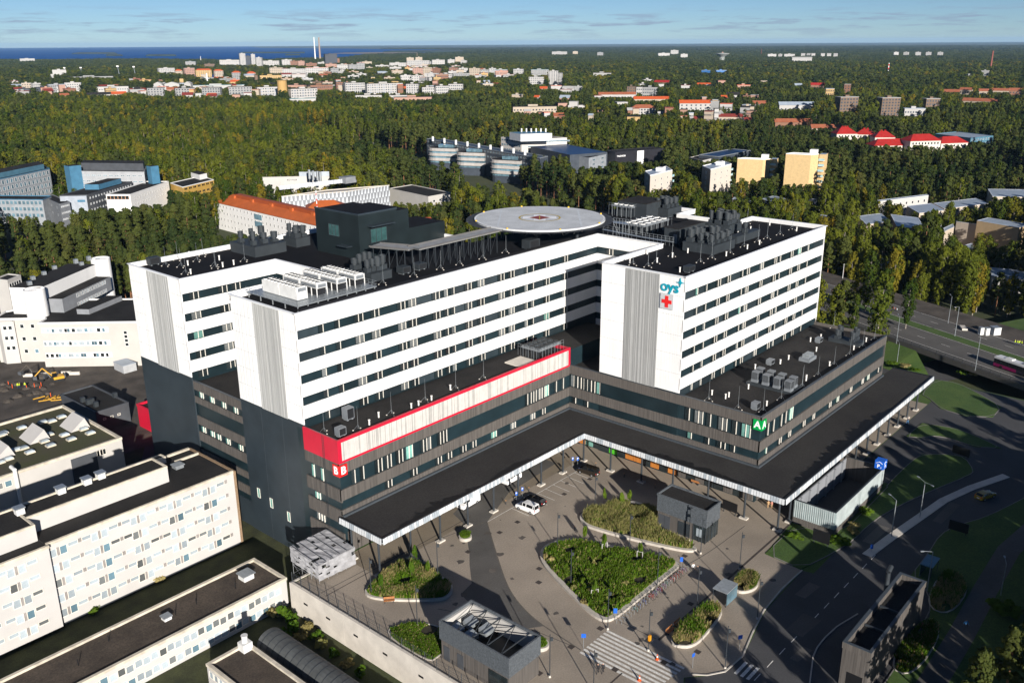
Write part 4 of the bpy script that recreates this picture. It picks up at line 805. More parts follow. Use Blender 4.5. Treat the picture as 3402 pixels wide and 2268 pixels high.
# ================================================================ OTHER BUILDINGS
CLEAR = []; FOOT = []; NOTREE = []
GLASSP = glass('window_pale', (.33, .38, .41), .2); GLASSB = glass('window_blue', (.10, .17, .21), .1)  # window_pale has a bright sky reflection painted into the pane colour
GRAVEL = M('brown_gravel', (.060, .046, .034), .95, .3, .25, detail=7, fine=.3); MOSS = M('mossy_roof', (.060, .050, .034), .95, .4, .12, detail=8, col2=(.05, .058, .016), fine=.35)
OLDW = M('old_white', (.455, .44, .42), .8, .06, .15, detail=6); OLDC = M('old_coping', (.50, .45, .36), .85, .25, .6, detail=6); WOODB = M('brown_fin', (.22, .15, .09), .8, .2, 2.0)
PALEW = M('pale_wall', (.43, .415, .39), .7, .05, .2); GREYW = M('grey_wall', (.20, .21, .225), .6, .12, .3); DGW = M('dark_grey_wall', (.055, .06, .068), .6, .15, .3)
def wall_window(parent, p, n, me): return inst('window', me, parent, rel(parent, p), math.atan2(n[1], n[0])+math.pi/2)
def note(t, pts, h, yb=None):
 xs = [pix(p) for p in pts]; c = sum((Vector(p) for p in pts), Vector())/len(pts)
 FOOT.append((c.x, c.y, max(math.dist(p[:2], c[:2]) for p in pts)+1.5))
 if yb: CLEAR.append((min(x[0] for x in xs)-6, max(x[0] for x in xs)+6, yb, math.dist((c.x, c.y), (0, 0))))
def quadb(name, label, c, A, B, Cc, h, wall, roof, win=(), yb=None, base=GZ, cat='building', cop=None, group=None, roofdrop=.4, penth=None, px=True):
 if px: a, b_, c_ = [PC(c, *q, h) for q in (A, B, Cc)]
 else: a, b_, c_ = [Vector((*q, h)) for q in (A, B, Cc)]
 d = a+c_-b_; o = (a+c_)/2
 t = thing(name, label, cat, (o.x, o.y, base), 0, group); fp = [tuple(p[:2]) for p in (a, b_, c_, d)]
 MB().prism(fp, base, h-roofdrop, 0, 1).build('wall', [wall, roof], t)
 for p, q in zip((a, b_, c_, d), (b_, c_, d, a)):
  e = (q-p).normalized(); nn = Vector((-e.y, e.x, 0)); nn = nn if nn.dot(o-p) > 0 else -nn
  MB().prism([tuple((p+nn*-.06)[:2]), tuple((q+nn*-.06)[:2]), tuple((q+nn*.3)[:2]), tuple((p+nn*.3)[:2])], h-roofdrop-.05, h).build('coping', cop or wall, t)
 for (edge, rows, cols, w, hh, z0, dz, m0, m1, gl, fr) in win:
  p, q = ((a, b_), (b_, c_), (c_, d), (d, a))[edge]; e = q-p; L = e.length; e.normalize(); nn = Vector((e.y, -e.x, 0)); nn = nn if nn.dot(p-o) > 0 else -nn
  me = winmesh(w, hh, 2 if w > 2.4 else 1, gl, fr, .1)
  for r in range(rows):
   for k in range(cols):
    u = m0+(L-m0-m1)*(k+.5)/cols; s = p+e*u; wall_window(t, (s.x, s.y, h-z0-r*dz-hh), nn, me)
 note(t, (a, b_, c_, d), h, yb)
 if penth:
  for (u0, u1, v0, v1, hh, m) in penth:
   eu = (b_-a); ev = (c_-b_); q = [a+eu*u+ev*v for u, v in ((u0, v0), (u1, v0), (u1, v1), (u0, v1))]
   MB().prism([tuple(x[:2]) for x in q], h-roofdrop, h+hh, 0, 1).build('rooftop_block', [m, BITUMEN], t)
 return t
# ---- old white ward building at lower left
t = thing('ward_building', 'old white five storey ward block at lower left with rows of pale windows', 'building', (62, 150, GZ))
MB().box(47.4, 142.06, -4.9, 82.0, 158, 10.0, 0, 1).build('wall', [OLDW, BITUMEN], t); MB().box(8, 141.2, -4.9, 47.39, 158, 10.0, 0, 1).build('wall', [OLDW, BITUMEN], t)
MB().box(8, 142.4, GZ, 82, 157.5, -4.9).build('base', DGW, t); MB().box(82.0, 142.0, -5.0, 82.5, 158, 10.2).build('end_fin', WOODB, t)
for k in range(5): MB().box(82.51, 143+k*3, -5, 82.6, 143.25+k*3, 10.2).build('fin', WOODB, t)
for q in [(47.4, 141.95, 82.0, 142.4), (8, 141.1, 47.5, 141.6), (77, 154.2, 82, 154.6), (8, 157.6, 82, 158.1)]: MB().box(*q[:2], 9.95, *q[2:], 10.43).build('coping', OLDC, t)
for (x0, y0, x1, y1, z) in [(8, 144.8, 47.2, 153.5, 13.0), (47.21, 147.9, 72.2, 153.4, 13.2), (8, 155.8, 76, 157.55, 11.3)]:
 MB().box(x0, y0, 9.9, x1, y1, z-.3, 0, 1).build('rooftop_block', [OLDW, BITUMEN], t)
 for q in [(x0, y0-.05, x1, y0+.3), (x0, y1-.3, x1, y1+.05), (x1-.3, y0+.31, x1+.05, y1-.31)]: MB().box(*q[:2], z-.35, *q[2:], z).build('coping', OLDC, t)
DPAN = M('grey_infill', (.24, .22, .205), .7, .2)
for r in range(5):
 z = 8.3-r*2.83
 for k in range(-5, 6):
  x = 49.0+6.9*k
  if x > 80 or x < 9: continue
  y = 142.06 if x > 47.4 else 141.2
  inst('window', winmesh(1.15, 1.5, 1, random.Random(r*31+k).choice((GLASSP, GLASSP, GLASSL)), FRAME, .1), t, rel(t, (x-.85, y, z-.75))); inst('window', winmesh(1.15, 1.5, 1, random.Random(r*37+k).choice((GLASSP, GLASSP, GLASSP, GLASSB)), FRAME, .1), t, rel(t, (x+.85, y, z-.75)))
  MB().box(x-.26, y-.03, z-.72, x+.26, y-.001, z+.72).build('infill', DPAN, t)
  for dx in (2.45, 4.75):
   if x+dx < 81 and abs(x+dx-47.4) > 1.1: inst('window', winmesh(1.6, .72, 1, random.Random(r*41+k).choice((GLASSP, GLASSP, GLASSL)), FRAME, .1), t, rel(t, (x+dx, y if (x+dx > 47.4) else 141.2, z+.1)))
  if 48 < x+3.6 < 81: MB().box(x+3.3, 142.06-.03, z+.12, x+3.9, 142.059, z+.8).build('infill', DPAN, t)
def roof_box(label, p, z, w, h, m=None):
 q = thing('roof_vent', label, 'roof vent', (p.x, p.y, z), 0, 'white roof vents on the old buildings'); MB().box(p.x-w/2, p.y-w/2, z, p.x+w/2, p.y+w/2, z+h).build('casing', m or UNITW, q); MB().box(p.x-w*.62, p.y-w*.62, z+h, p.x+w*.62, p.y+w*.62, z+h+.18).build('cap', STEEL, q)
for i, (x, y) in enumerate([(530, 880), (755, 800), (875, 750), (172, 1060)]): roof_box(f'white roof vent on the raised roof of old ward, {ORDW[[1, 2, 3, 0][i]]} from the left', PC(12, x, y, 12.9), 12.9, 1.3, 1.1)
roof_box('glazed roof hatch at right end of the old ward roof', PC(12, 1545, 660, 10.0), 10.0, 1.6, .6, STEEL)
FOOT.append((60, 150, 30))
# ---- two storey brown roofed block
def low_block(label, x0, y0, x1, y1, zt, zb, wy=None, rows=(), leftface=False):
 t = thing('low_building', label, 'building', ((x0+x1)/2, (y0+y1)/2, zb))
 MB().box(x0, y0, zb, x1, y1, zt-.4, 0, 1).build('wall', [OLDW, GRAVEL], t)
 for q in [(x0-.1, y0-.1, x1+.1, y0+.45), (x0-.1, y1-.45, x1+.1, y1+.1), (x1-.45, y0+.451, x1+.1, y1-.451), (x0-.1, y0+.451, x0+.45, y1-.451)]: MB().box(*q[:2], zt-.45, *q[2:], zt).build('coping', OLDC, t)
 return t
t = low_block('long low building with brown gravel roof below the old ward', 15, 118.3, 76, 127.9, 0, GZ)
for r, z in enumerate((-2.5, -4.9)):
 x = 16.0; k = 0
 while x < 75.4:
  rr = random.Random(int(x*10)+r)
  inst('window', winmesh(1.15, 1.25, 1, rr.choice((GLASSP, GLASSP, GLASSL, GLASSP, GLASSB)), FRAME, .08), t, rel(t, (x, 118.3, z+(.18*(k % 2)))))
  x += 1.28 if (k % 3) else 1.4; k += 1
roof_box('big grey topped fan on the brown gravel roof near its right end', PC(13, 1925, 400, -.4), -.4, 1.9, 1.0); roof_box('small white vent in the middle of the brown gravel roof', PC(13, 1302, 718, -.4), -.4, 1.2, .55)
pm = MB().tube((0, 0, 0), (0, 0, 1.1), .07, n=6).mesh('vent_pipe', BLACK)
for i, (x, y) in enumerate([(1372, 685), (1840, 480), (1535, 600), (850, 890), (612, 1080)]): tag(inst('vent_pipe', pm, None, tuple(PC(13, x, y, -.4))), f'thin dark pipe on the brown gravel roof, {ORDW[[2, 4, 3, 1, 0][i]]} from the left', 'vent pipe', 'dark pipes on the gravel roof')
t = low_block('brown roofed low building at the bottom left edge with white flue', 55.2, 60, 62.2, 109.3, -.8, GZ)
for r, z in enumerate((-2.9, -5.2)):
 for k in range(16): inst('window', winmesh(1.0, 1.2, 1, GLASSP, FRAME, .08), t, rel(t, (55.2, 108.2-k*1.3, z)), -math.pi/2)
t = thing('white_flue', 'white round flue on a box at the corner of the bottom left roof', 'flue', (61.2, 108.2, -.8)); MB().box(60.4, 107.4, -1.2, 62.0, 109.0, .2).build('base', UNITW, t); MB().tube((61.2, 108.2, .2), (61.2, 108.2, 1.3), .45, n=14).build('pipe', UNITW, t); MB().tube((61.2, 108.2, 1.3), (61.2, 108.2, 1.4), .52, n=14).build('rim', UNITW, t)
t = thing('barrel_corridor', 'dark ribbed barrel roofed corridor beside the retaining wall yard', 'corridor', (66, 88, GZ)); b = MB(); n = 10
for k in range(n):
 a, c = math.pi*k/n, math.pi*(k+1)/n
 b.poly([(66.5-2.3*math.cos(a), 60, -3.2+1.9*math.sin(a)), (66.5-2.3*math.cos(a), 110, -3.2+1.9*math.sin(a)), (66.5-2.3*math.cos(c), 110, -3.2+1.9*math.sin(c)), (66.5-2.3*math.cos(c), 60, -3.2+1.9*math.sin(c))])
b.poly([(66.5-2.3*math.cos(math.pi*k/n), 110, -3.2+1.9*math.sin(math.pi*k/n)) for k in range(n+1)]); b.build('roof', M('barrel_roof', (.07, .075, .075), .6, .2, .5), t); MB().box(64.25, 60, GZ, 68.75, 109.98, -3.2).build('wall', CONC, t)
for k in range(33):
 b = MB()
 for j in range(n): a, c = math.pi*j/n, math.pi*(j+1)/n; b.bar((66.5-2.34*math.cos(a), 61+k*1.5, -3.2+1.94*math.sin(a)), (66.5-2.34*math.cos(c), 61+k*1.5, -3.2+1.94*math.sin(c)), .1)
 b.build('rib', STEELD, t)
# ---- moss roofed building with skylights
t = thing('skylight_building', 'low white building with mossy flat roof full of skylight domes', 'building', (60, 200, GZ)); zt = 4.0
MB().box(20, 187.6, GZ, 82, 217, zt-.5, 0, 1).build('wall', [PALEW, MOSS], t)
for q in [(20, 187.5, 82.1, 188.1), (81.5, 188.11, 82.1, 216.5), (20, 216.51, 82.1, 217.1)]: MB().box(*q[:2], zt-.55, *q[2:], zt).build('coping', OLDC, t)
for k in range(26): inst('window', winmesh(1.3, 1.3, 1, random.Random(k).choice((GLASSB, GLASSD, GLASSL)), FRAME, .08), t, rel(t, (21+k*1.75 if k < 22 else 60+k*.7, 187.6, zt-2.6)))
MB().box(70.5, 187.3, GZ, 76, 187.59, zt-1.3).build('porch', DGW, t)
dome = MB().box(-.95, -.7, 0, .95, .7, .3, 1).prism([(-.85, -.6), (.85, -.6), (.85, .6), (-.85, .6)], .301, .5, 0).prism([(-.6, -.4), (.6, -.4), (.6, .4), (-.6, .4)], .5, .62, 0).mesh('skylight', [GLASSP, OLDC])
for x, y in [(535, 225), (725, 330), (785, 365), (560, 382), (620, 418), (385, 437), (440, 472), (375, 270), (425, 378), (205, 495), (260, 532), (150, 508), (95, 525), (72, 590), (25, 550), (20, 380), (30, 365), (190, 320), (450, 262), (0, 620)]:
 p = PC(12, x, y, zt-.5); inst('skylight', dome, t, rel(t, (p.x, p.y, zt-.5)))
for x, y in [(290, 350), (640, 250), (-20, 490)]:
 p = PC(12, x, y, zt+1.0);
 b = MB(); b.poly([(p.x-2.2, p.y-3, zt-.5), (p.x+2.2, p.y-3, zt-.5), (p.x+1.2, p.y-3, zt+2)]); b.poly([(p.x-2.2, p.y+3, zt-.5), (p.x+1.2, p.y+3, zt+2), (p.x+2.2, p.y+3, zt-.5)]); b.poly([(p.x-2.2, p.y-3, zt-.5), (p.x+1.2, p.y-3, zt+2), (p.x+1.2, p.y+3, zt+2), (p.x-2.2, p.y+3, zt-.5)]); b.poly([(p.x+2.2, p.y-3, zt-.5), (p.x+2.2, p.y+3, zt-.5), (p.x+1.2, p.y+3, zt+2), (p.x+1.2, p.y-3, zt+2)])
 b.build('light_scoop', OLDW, t)
pp = PC(12, 110, 690, zt); MB().tube((pp.x, 187.2, GZ), (pp.x, 187.2, zt+.6), .4, n=10).tube((pp.x, 187.2, zt+.6), (pp.x, 189, zt+.8), .4, n=10).build('duct', UNITW, t)
FOOT.append((50, 200, 40))
# ---- dark plant building and red box behind the left wing
t = quadb('plant_building', 'small dark plant building left of the left wing with ducts on roof', 12, (88.9, 235.7), (89.1, 216.2), (97.8, 216.5), 0, DGW, BITUMEN, [(1, 1, 3, .7, .5, 2.2, 1, 1, 2, UNITW and GLASSL, FRAME)], px=False, base=GZ)
for i, (x, y) in enumerate([(770, 110), (800, 100), (835, 130), (1000, 50), (720, 90)]): p = PC(12, x, y, -.4); MB().box(p.x-.5, p.y-.5, -.4, p.x+.5, p.y+.5, .9).build('duct', UNIT, t)
t = thing('red_annex', 'low red walled annex behind the left wing', 'annex', (105, 200, GZ)); MB().box(97.8, 186, GZ, 118, 212, .1, 0, 1).build('wall', [RED, BITUMEN], t); MB().box(97.7, 185.9, .1, 98.1, 212.1, .7).build('parapet', RED, t); MB().box(98.11, 211.7, .1, 118, 212.1, .7).build('parapet', RED, t)
FOOT.append((108, 215, 30))
# ---- white building with rounded stair towers at the left edge
CREAM = M('cream_panel', (.42, .40, .37), .75, .05, .2, detail=5)
a = Vector((101.5, 276.4)); c = Vector((115.6, 261.1)); e = (c-a).normalized(); nn = Vector((e.y, -e.x)); nn = nn if nn.dot(-a) > 0 else -nn; bk = -nn
t = thing('clinic_building', 'cream clinic with rounded white stair towers at the left edge', 'building', (112, 280, GZ)); zc = 8.6
fp = [a, c, c+e*9, c+e*9+bk*26, a+bk*26, a-e*16+bk*13, a-e*16+bk*5, a+bk*5]; MB().prism([tuple(p) for p in fp], GZ, zc-.4, 0, 1).build('wall', [CREAM, BITUMEN], t)
for p, q in zip(fp, fp[1:]+fp[:1]): d = (q-p).normalized(); m_ = Vector((-d.y, d.x)); MB().prism([tuple(p-m_*.08), tuple(q-m_*.08), tuple(q+m_*.25), tuple(p+m_*.25)], zc-.45, zc).build('coping', WHITE, t)
L = (c-a).length
for r in range(3):
 z = 5.4-r*4.1+(.3 if r == 2 else 0); q0, q1 = a+e*.6, c-e*.4; MB().prism([tuple(q0+nn*.04), tuple(q1+nn*.04), tuple(q1-nn*.05), tuple(q0-nn*.05)], z-.1, z+1.45).build('window_strip', WHITE, t)
 for k in range(15):
  p = a+e*(1.1+(L-1.8)*(k+.15*(k % 3))/15.2)+nn*.05; wall_window(t, (p.x, p.y, z+.05), nn, winmesh(.85 if k % 3 != 1 else 1.1, 1.2, 1, random.Random(r*17+k).choice((GLASSB, GLASSP, GLASSD, GLASSP)), WHITE, .06))
for r in range(4): p = c+e*4.5; wall_window(t, (p.x, p.y, 4.6-r*1.25), nn, winmesh(1.0, 1.0, 1, GLASSD, WHITE, .06))
for r in range(3):
 for k in range(4): p = a-e*(14-k*3.2)+bk*5; wall_window(t, (p.x, p.y, 5.4-r*4.0), nn, winmesh(1.1, 1.2, 1, random.Random(r+k).choice((GLASSD, GLASSB)), WHITE, .06))
u0 = a+e*3+bk*13; ub = [u0-e*5, u0+e*33, u0+e*33+bk*9, u0-e*5+bk*9]
ub = [PC(11, 415, 430, 16.6), PC(11, 1000, 180, 16.6)]; ud = (ub[1]-ub[0]).normalized(); un = Vector((-ud.y, ud.x, 0)); MB().prism([tuple(ub[0][:2]), tuple(ub[1][:2]), tuple((ub[1]+un*10)[:2]), tuple((ub[0]+un*10)[:2])], zc-.5, 16.6, 0, 1).build('upper_storeys', [WHITE, BITUMEN], t)
v0, v1 = ub[0]+ud*2.5, ub[1]-ud*1; MB().prism([tuple((v0-un*5)[:2]), tuple((v1-un*5)[:2]), tuple((v1-un*.02)[:2]), tuple((v0-un*.02)[:2])], zc-.5, 12.6, 0, 1).build('upper_storeys', [GREYW, BITUMEN], t)
for r in range(2):
 for k in range(12): p = v0.lerp(v1, (k+5.5)/19)-un*5; wall_window(t, (p.x, p.y, 11.0-r*2.9), -un, winmesh(.9, 1.2, 1, GLASSP, WHITE, .06))
for p, h_ in ((ub[0]-ud*1.5+un*1, 16.8), (ub[1]+ud*3, 18.0)): MB().lathe([(3.1, GZ), (3.1, h_), (2.8, h_), (2.8, h_-.6)], 28, (p.x, p.y)).build('stair_tower', WHITE, t, smooth=False)
w0 = PC(11, 375, 590, 12.0); MB().prism([tuple((w0+ud*q+un*s)[:2]) for q, s in ((0, 0), (5.5, -2.5), (7.5, 2), (2, 4.5))], GZ, 12.0, 0, 1).build('stair_block', [WHITE, BITUMEN], t)
for x, y in [(345, 340), (460, 290), (570, 230), (310, 395), (790, 160), (850, 190), (1020, 150), (925, 130)]: p = PC(11, x, y, 16.6); MB().box(p.x-.6, p.y-.6, 16.2, p.x+.6, p.y+.6, 17.7).build('roof_fan', STEEL, t)
x0 = PC(11, 930, 690, zc); MB().prism([tuple((x0+ud*q+un*s)[:2]) for q, s in ((0, 0), (16, -2), (16, 3), (0, 4))], zc-.5, zc+1.2, 0, 1).build('rooftop_block', [GREYW, BITUMEN], t)
FOOT.append((115, 285, 32)); NOTREE.append([(40, 185), (120, 185), (150, 250), (160, 300), (120, 330), (30, 330)])
t = quadb('clinic_annex', 'shaded grey white annex at the far left edge beside the clinic', 11, (-60, 330), (75, 345), (215, 290), 12, PALEW, BITUMEN, [(1, 2, 5, 1.2, 1.2, 1.5, 3, .5, .5, GLASSD, WHITE)])
t = quadb('clinic_annex', 'blue grey lower annex in shade at the left picture edge', 11, (-200, 700), (-10, 780), (140, 770), 8, PALEW, BITUMEN, [(1, 3, 2, 1.0, 1.2, 1.5, 3.2, .5, .5, GLASSD, WHITE)])
# ---- offices of the left middle distance
OFFG = M('office_grey', (.26, .28, .30), .45, .15, .4); OFFB = M('office_blue', (.05, .15, .24), .5, .12, .3); OFFBL = M('office_teal', (.07, .16, .22), .4, .15, .3); YELW = M('yellow_wall', (.42, .26, .06), .7, .08, .3)
quadb('office_building', 'glassy grey office with white sunshade grid at far left', 5, (-260, 370), (455, 220), (380, 178), 15, OFFG, BITUMEN, [(0, 4, 18, 1.9, 2.3, 1.2, 3.6, .6, .6, GLASSB, WHITE)], yb=PC and 655, cop=OFFB, penth=[(.1, .95, .2, .85, 2.5, OFFBL)])
t = quadb('office_building', 'grey panel office with blue stair towers behind the left wing', 5, (655, 243), (1325, 252), (1340, 205), 15, M('office_panel', (.33, .34, .35), .5, .1, .3), BITUMEN, [(0, 1, 12, 2.6, .6, 2.2, 3.2, 1, 1, GLASSB, WHITE), (0, 2, 12, 2.6, .7, 5.6, 3.4, 1, 1, GLASSB, WHITE)], yb=620, penth=[(.13, .99, .3, .9, 4.0, DGW)])
for (x, y, w) in ((650, 230, 7), (1385, 235, 5)):
 p = PC(5, x+20, y, 16); MB().box(p.x-w/2, p.y-w/2, GZ, p.x+w/2, p.y+w/2, 18.5, 0, 1).build('stair_tower', [OFFB, BITUMEN], t)
t = quadb('office_building', 'dark grey office with small white windows and blue rooftop box', 5, (545, 468), (800, 462), (1215, 338), 10, DGW, BITUMEN, [(1, 3, 16, .9, 1.0, 1.6, 3.3, 1, 1, PALEW and GLASSP, WHITE)], yb=705)
q = [PC(5, x, y, 12.5) for x, y in ((775, 368), (905, 368), (1112, 312))]; MB().prism([tuple(p[:2]) for p in (q[0], q[1], q[2], q[0]+q[2]-q[1])], 9.5, 12.5, 0, 1).build('rooftop_block', [OFFB, BITUMEN], t)
q = [PC(5, x, y, 9.8) for x, y in ((550, 475), (795, 470))]; d = (q[1]-q[0]).normalized(); nq = Vector((d.y, -d.x, 0)); nq = nq if nq.dot(-q[0]) > 0 else -nq; MB().prism([tuple((q[0]+nq*.1)[:2]), tuple((q[1]+nq*.1)[:2]), tuple((q[1]+nq*.3)[:2]), tuple((q[0]+nq*.3)[:2])], GZ+.3, 9.7).build('entrance_panel', M('panel_silver', (.30, .33, .37), .4, .12), t)
p = q[1]-d*5+nq*.32; MB().prism([tuple(p[:2]), tuple((p+d*4)[:2]), tuple((p+d*4+nq*.1)[:2]), tuple((p+nq*.1)[:2])], 6.4, 7.6).build('blue_sign', OFFB, t)
t = quadb('office_building', 'white office with black roof, orange strip and corner balcony', 5, (972, 458), (1195, 458), (1550, 337), 8.5, WHITE, BITUMEN, [(1, 2, 14, .7, 1.6, 2.2, 3.4, 3, 1, GLASSD, WHITE), (0, 1, 6, 1.9, 1.9, .9, 3, .4, .8, GLASSD, M('orange_strip', (.5, .2, .05), .6, .1))], yb=690)
t = quadb('school_building', 'yellow and white school block with black roof beyond the office', 5, (1565, 352), (1680, 390), (1965, 322), 6.5, YELW, BITUMEN, [(1, 2, 7, 3.0, 1.2, 1.0, 3.6, .5, .5, GLASSD, YELW)], yb=646, cop=WHITE, penth=[(-.2, .5, .75, 1.0, 2.8, WHITE)])
t = quadb('office_building', 'low blue grey office nearest the left edge with glass corner', 5, (-150, 500), (390, 505), (470, 470), 8.5, OFFG, BITUMEN, [(0, 3, 14, 1.6, 1.8, 1.0, 3.4, .5, .5, GLASSB, OFFG)], yb=725, cop=OFFB)
t = quadb('office_building', 'grey stair block with small windows beside the low blue grey office', 5, (395, 480), (548, 548), (640, 525), 7.5, M('block_grey', (.17, .18, .195), .6, .1), BITUMEN, [(1, 3, 6, .6, .9, 1.2, 3.4, .5, .5, GLASSP, WHITE), (0, 2, 3, .8, 1.2, 2, 4, 1, 1, GLASSD, OFFG)], yb=745)
# ---- orange roofed long building
ORO = M('orange_tin', (.40, .095, .022), .6, .12, .2, stretch=(1, 1, 1), fine=.06); ORO2 = M('orange_tin_dark', (.30, .065, .018), .6, .12, .3)
def roofed(name, label, a, b_, depth, eave, ridge, base, wall, roof, wins=(), style='hip', cat='building', yb=None, dormers=0, chim=None, over=.5, group=None):
 # a, b_: front eave corners (points at eave height), depth away from the camera
 a = Vector(a); b_ = Vector(b_); a.z = b_.z = eave; e = (b_-a); L = e.length; e.normalize(); nn = Vector((-e.y, e.x, 0)); nn = nn if nn.dot(a) > 0 else -nn
 o = (a+b_)/2+nn*depth/2; t = thing(name, label, cat, (o.x, o.y, base), 0, group)
 MB().prism([tuple(p[:2]) for p in (a, b_, b_+nn*depth, a+nn*depth)], base, eave).build('wall', wall, t)
 A, B, C2, D2 = a-e*over-nn*over, b_+e*over-nn*over, b_+e*over+nn*(depth+over), a-e*over+nn*(depth+over)
 ins = depth*.45 if style == 'hip' else -.0; r0 = (A+D2)/2+e*ins; r1 = (B+C2)/2-e*ins; r0.z = r1.z = ridge; Z = Vector((0, 0, .15))
 bb = MB(); bb.poly([A+Z, B+Z, r1+Z, r0+Z]); bb.poly([C2+Z, D2+Z, r0+Z, r1+Z]); bb.poly([D2+Z, A+Z, r0+Z], 0 if style == 'hip' else 1); bb.poly([B+Z, C2+Z, r1+Z], 0 if style == 'hip' else 1)
 bb.poly([A, D2, C2, B]); bb.poly([A, B, B+Z, A+Z]); bb.poly([B, C2, C2+Z, B+Z]); bb.poly([D2, A, A+Z, D2+Z]); bb.build('roof', [roof, wall], t)
 for (rows, cols, w, hh, z0, dz, m0, m1, gl, fr) in wins:
  me = winmesh(w, hh, 2 if w > 2.4 else 1, gl, fr, .08)
  for r in range(rows):
   for k in range(cols): s = a+e*(m0+(L-m0-m1)*(k+.5)/cols); wall_window(t, (s.x, s.y, eave-z0-r*dz-hh), -nn, me)
 for k in range(dormers):
  s = A.lerp(B, (k+.6)/(dormers+.2))+nn*depth*.33; zz = eave+(ridge-eave)*.55
  MB().prism([tuple((s+e*u+nn*v)[:2]) for u, v in ((-1.3, 0), (1.3, 0), (1.3, 3.2), (-1.3, 3.2))], zz-.6, zz+2.0).build('dormer', roof, t)
 for k in range(chim or 0):
  s = r0.lerp(r1, (k+.5)/chim); MB().box(s.x-.6, s.y-.6, ridge-.5, s.x+.6, s.y+.6, ridge+1.2).build('chimney', roof, t)
 note(t, (a, b_, b_+nn*depth, a+nn*depth), ridge, yb); return t
a, b_ = PC(6, 52, 532, 8.5), PC(6, 985, 748, 8.5)
t = roofed('orange_roof_building', 'long white building with orange tin roof and square dormers', a, b_, 14, 8.5, 12.5, GZ, WHITE, ORO, [(4, 26, .8, 1.3, 1.0, 3.3, 2, 1, GLASSD, WHITE)], 'hip', yb=790, dormers=5)
rdg = [a.lerp(b_, .12), a.lerp(b_, .93)]; e = (b_-a).normalized(); nn = Vector((-e.y, e.x, 0)); MB().prism([tuple((rdg[0]+nn*5)[:2]), tuple((rdg[1]+nn*5)[:2]), tuple((rdg[1]+nn*8)[:2]), tuple((rdg[0]+nn*8)[:2])], 11.0, 13.4).build('ridge_box', ORO2, t)
s = a.lerp(b_, .43)
for r in range(2): q = a.lerp(b_, .44); MB().prism([tuple((q-e*3.5-nn*.15)[:2]), tuple((q+e*3.5-nn*.15)[:2]), tuple((q+e*3.5)[:2]), tuple((q-e*3.5)[:2])], 4.6-r*3.6, 7.2-r*3.6).build('glazed_bay', GLASSB, t)
roofed('orange_roof_wing', 'rear wing with orange tin roof behind the dormered building', PC(6, 880, 600, 9), PC(6, 1240, 585, 9), 13, 9, 12.2, GZ, WHITE, ORO, [(2, 8, .8, 1.2, 1.0, 3.3, 1, 1, GLASSD, WHITE)], yb=720)
roofed('red_roof_house', 'small house with red brown roof behind the penthouse', PC(6, 1790, 748, 3), PC(6, 2055, 720, 3), 10, 2, 5, GZ, OLDW, M('brown_red_tin', (.24, .05, .022), .7, .15), (), 'gable', yb=760)
# ---- parking garage with diamond facade
DIAW = M('diamond_panel', (.52, .55, .58), .5, .12, 1.0);
t = quadb('parking_garage', 'concrete parking deck with grey white facade of tapered fins', 6, (650, 475), (1255, 428), (1640, 372), 11.5, GREYW, CONC, yb=700, cop=CONCL)
q = [PC(6, 1255, 428, 11.5), PC(6, 1640, 372, 11.5), PC(6, 650, 475, 11.5)]
for (p0, p1) in ((q[0], q[1]), (q[2], q[0])):
 e = (p1-p0); L = e.length; e.normalize(); nn = Vector((e.y, -e.x, 0)); nn = nn if nn.dot(-p0) > 0 else -nn; n = int(L/2.1)
 for r in range(5):
  for k in range(n):
   s = p0+e*(L*(k+.25+.5*(r % 2))/n)+nn*.15; z1_ = 11.6-r*3.2; MB().poly([(*(s-e*.55)[:2], z1_-3.1), (*(s+e*.75)[:2], z1_-3.1), (*(s+e*.3+nn*.5)[:2], z1_), (*(s-e*.2+nn*.5)[:2], z1_)]).poly([(*(s+e*.75)[:2], z1_-3.1), (*(s+e*.75-nn*.1)[:2], z1_-3.1), (*(s+e*.3)[:2], z1_), (*(s+e*.3+nn*.5)[:2], z1_)]).build('fin_panel', DIAW, t)
MB().box(*(PC(6, 1240, 330, 13)[:2]), 11, *((PC(6, 1240, 330, 13)+Vector((8, 6, 0)))[:2]), 14.5).build('stair_head', GREYW, t)
fb = [PC(6, 630, 400, 12.3), PC(6, 1225, 335, 12.3)]; ed = (fb[1]-fb[0])
for k in range(18): s = fb[0]+ed*(k+.05)/18; s2 = fb[0]+ed*(k+.95)/18; MB().prism([tuple(s[:2]), tuple(s2[:2]), tuple((s2+Vector((.1, .3, 0)))[:2]), tuple((s+Vector((.1, .3, 0)))[:2])], 11.2, 13.4).build('screen_panel', DIAW, t)
t = quadb('hall_building', 'white hall with black roof and grey plant box behind the garage', 6, (475, 300), (640, 300), (1090, 290), 9, PALEW, BITUMEN, [(1, 1, 14, .9, 1.0, 1.4, 3, 4, 20, GLASSD, WHITE)], yb=625, penth=[(.55, 1.0, .55, 1.0, 2.8, M('plant_grey', (.34, .38, .42), .5, .1))])
for k, (x, y) in enumerate([(905, 255), (980, 270), (1005, 275), (940, 265)]): p = PC(6, x, y, 13); MB().tube((p.x, p.y, 9), (p.x, p.y, 14.5), .8, n=10).build('exhaust', STEEL, t)
quadb('low_hall', 'cream low hall with wide black roof behind trees near the garage', 6, (1640, 402), (2000, 478), (2210, 440), 5, PALEW, BITUMEN, [(1, 1, 3, 1.6, 1.3, 2.5, 3, 2, 2, GLASSD, WHITE)], yb=680)
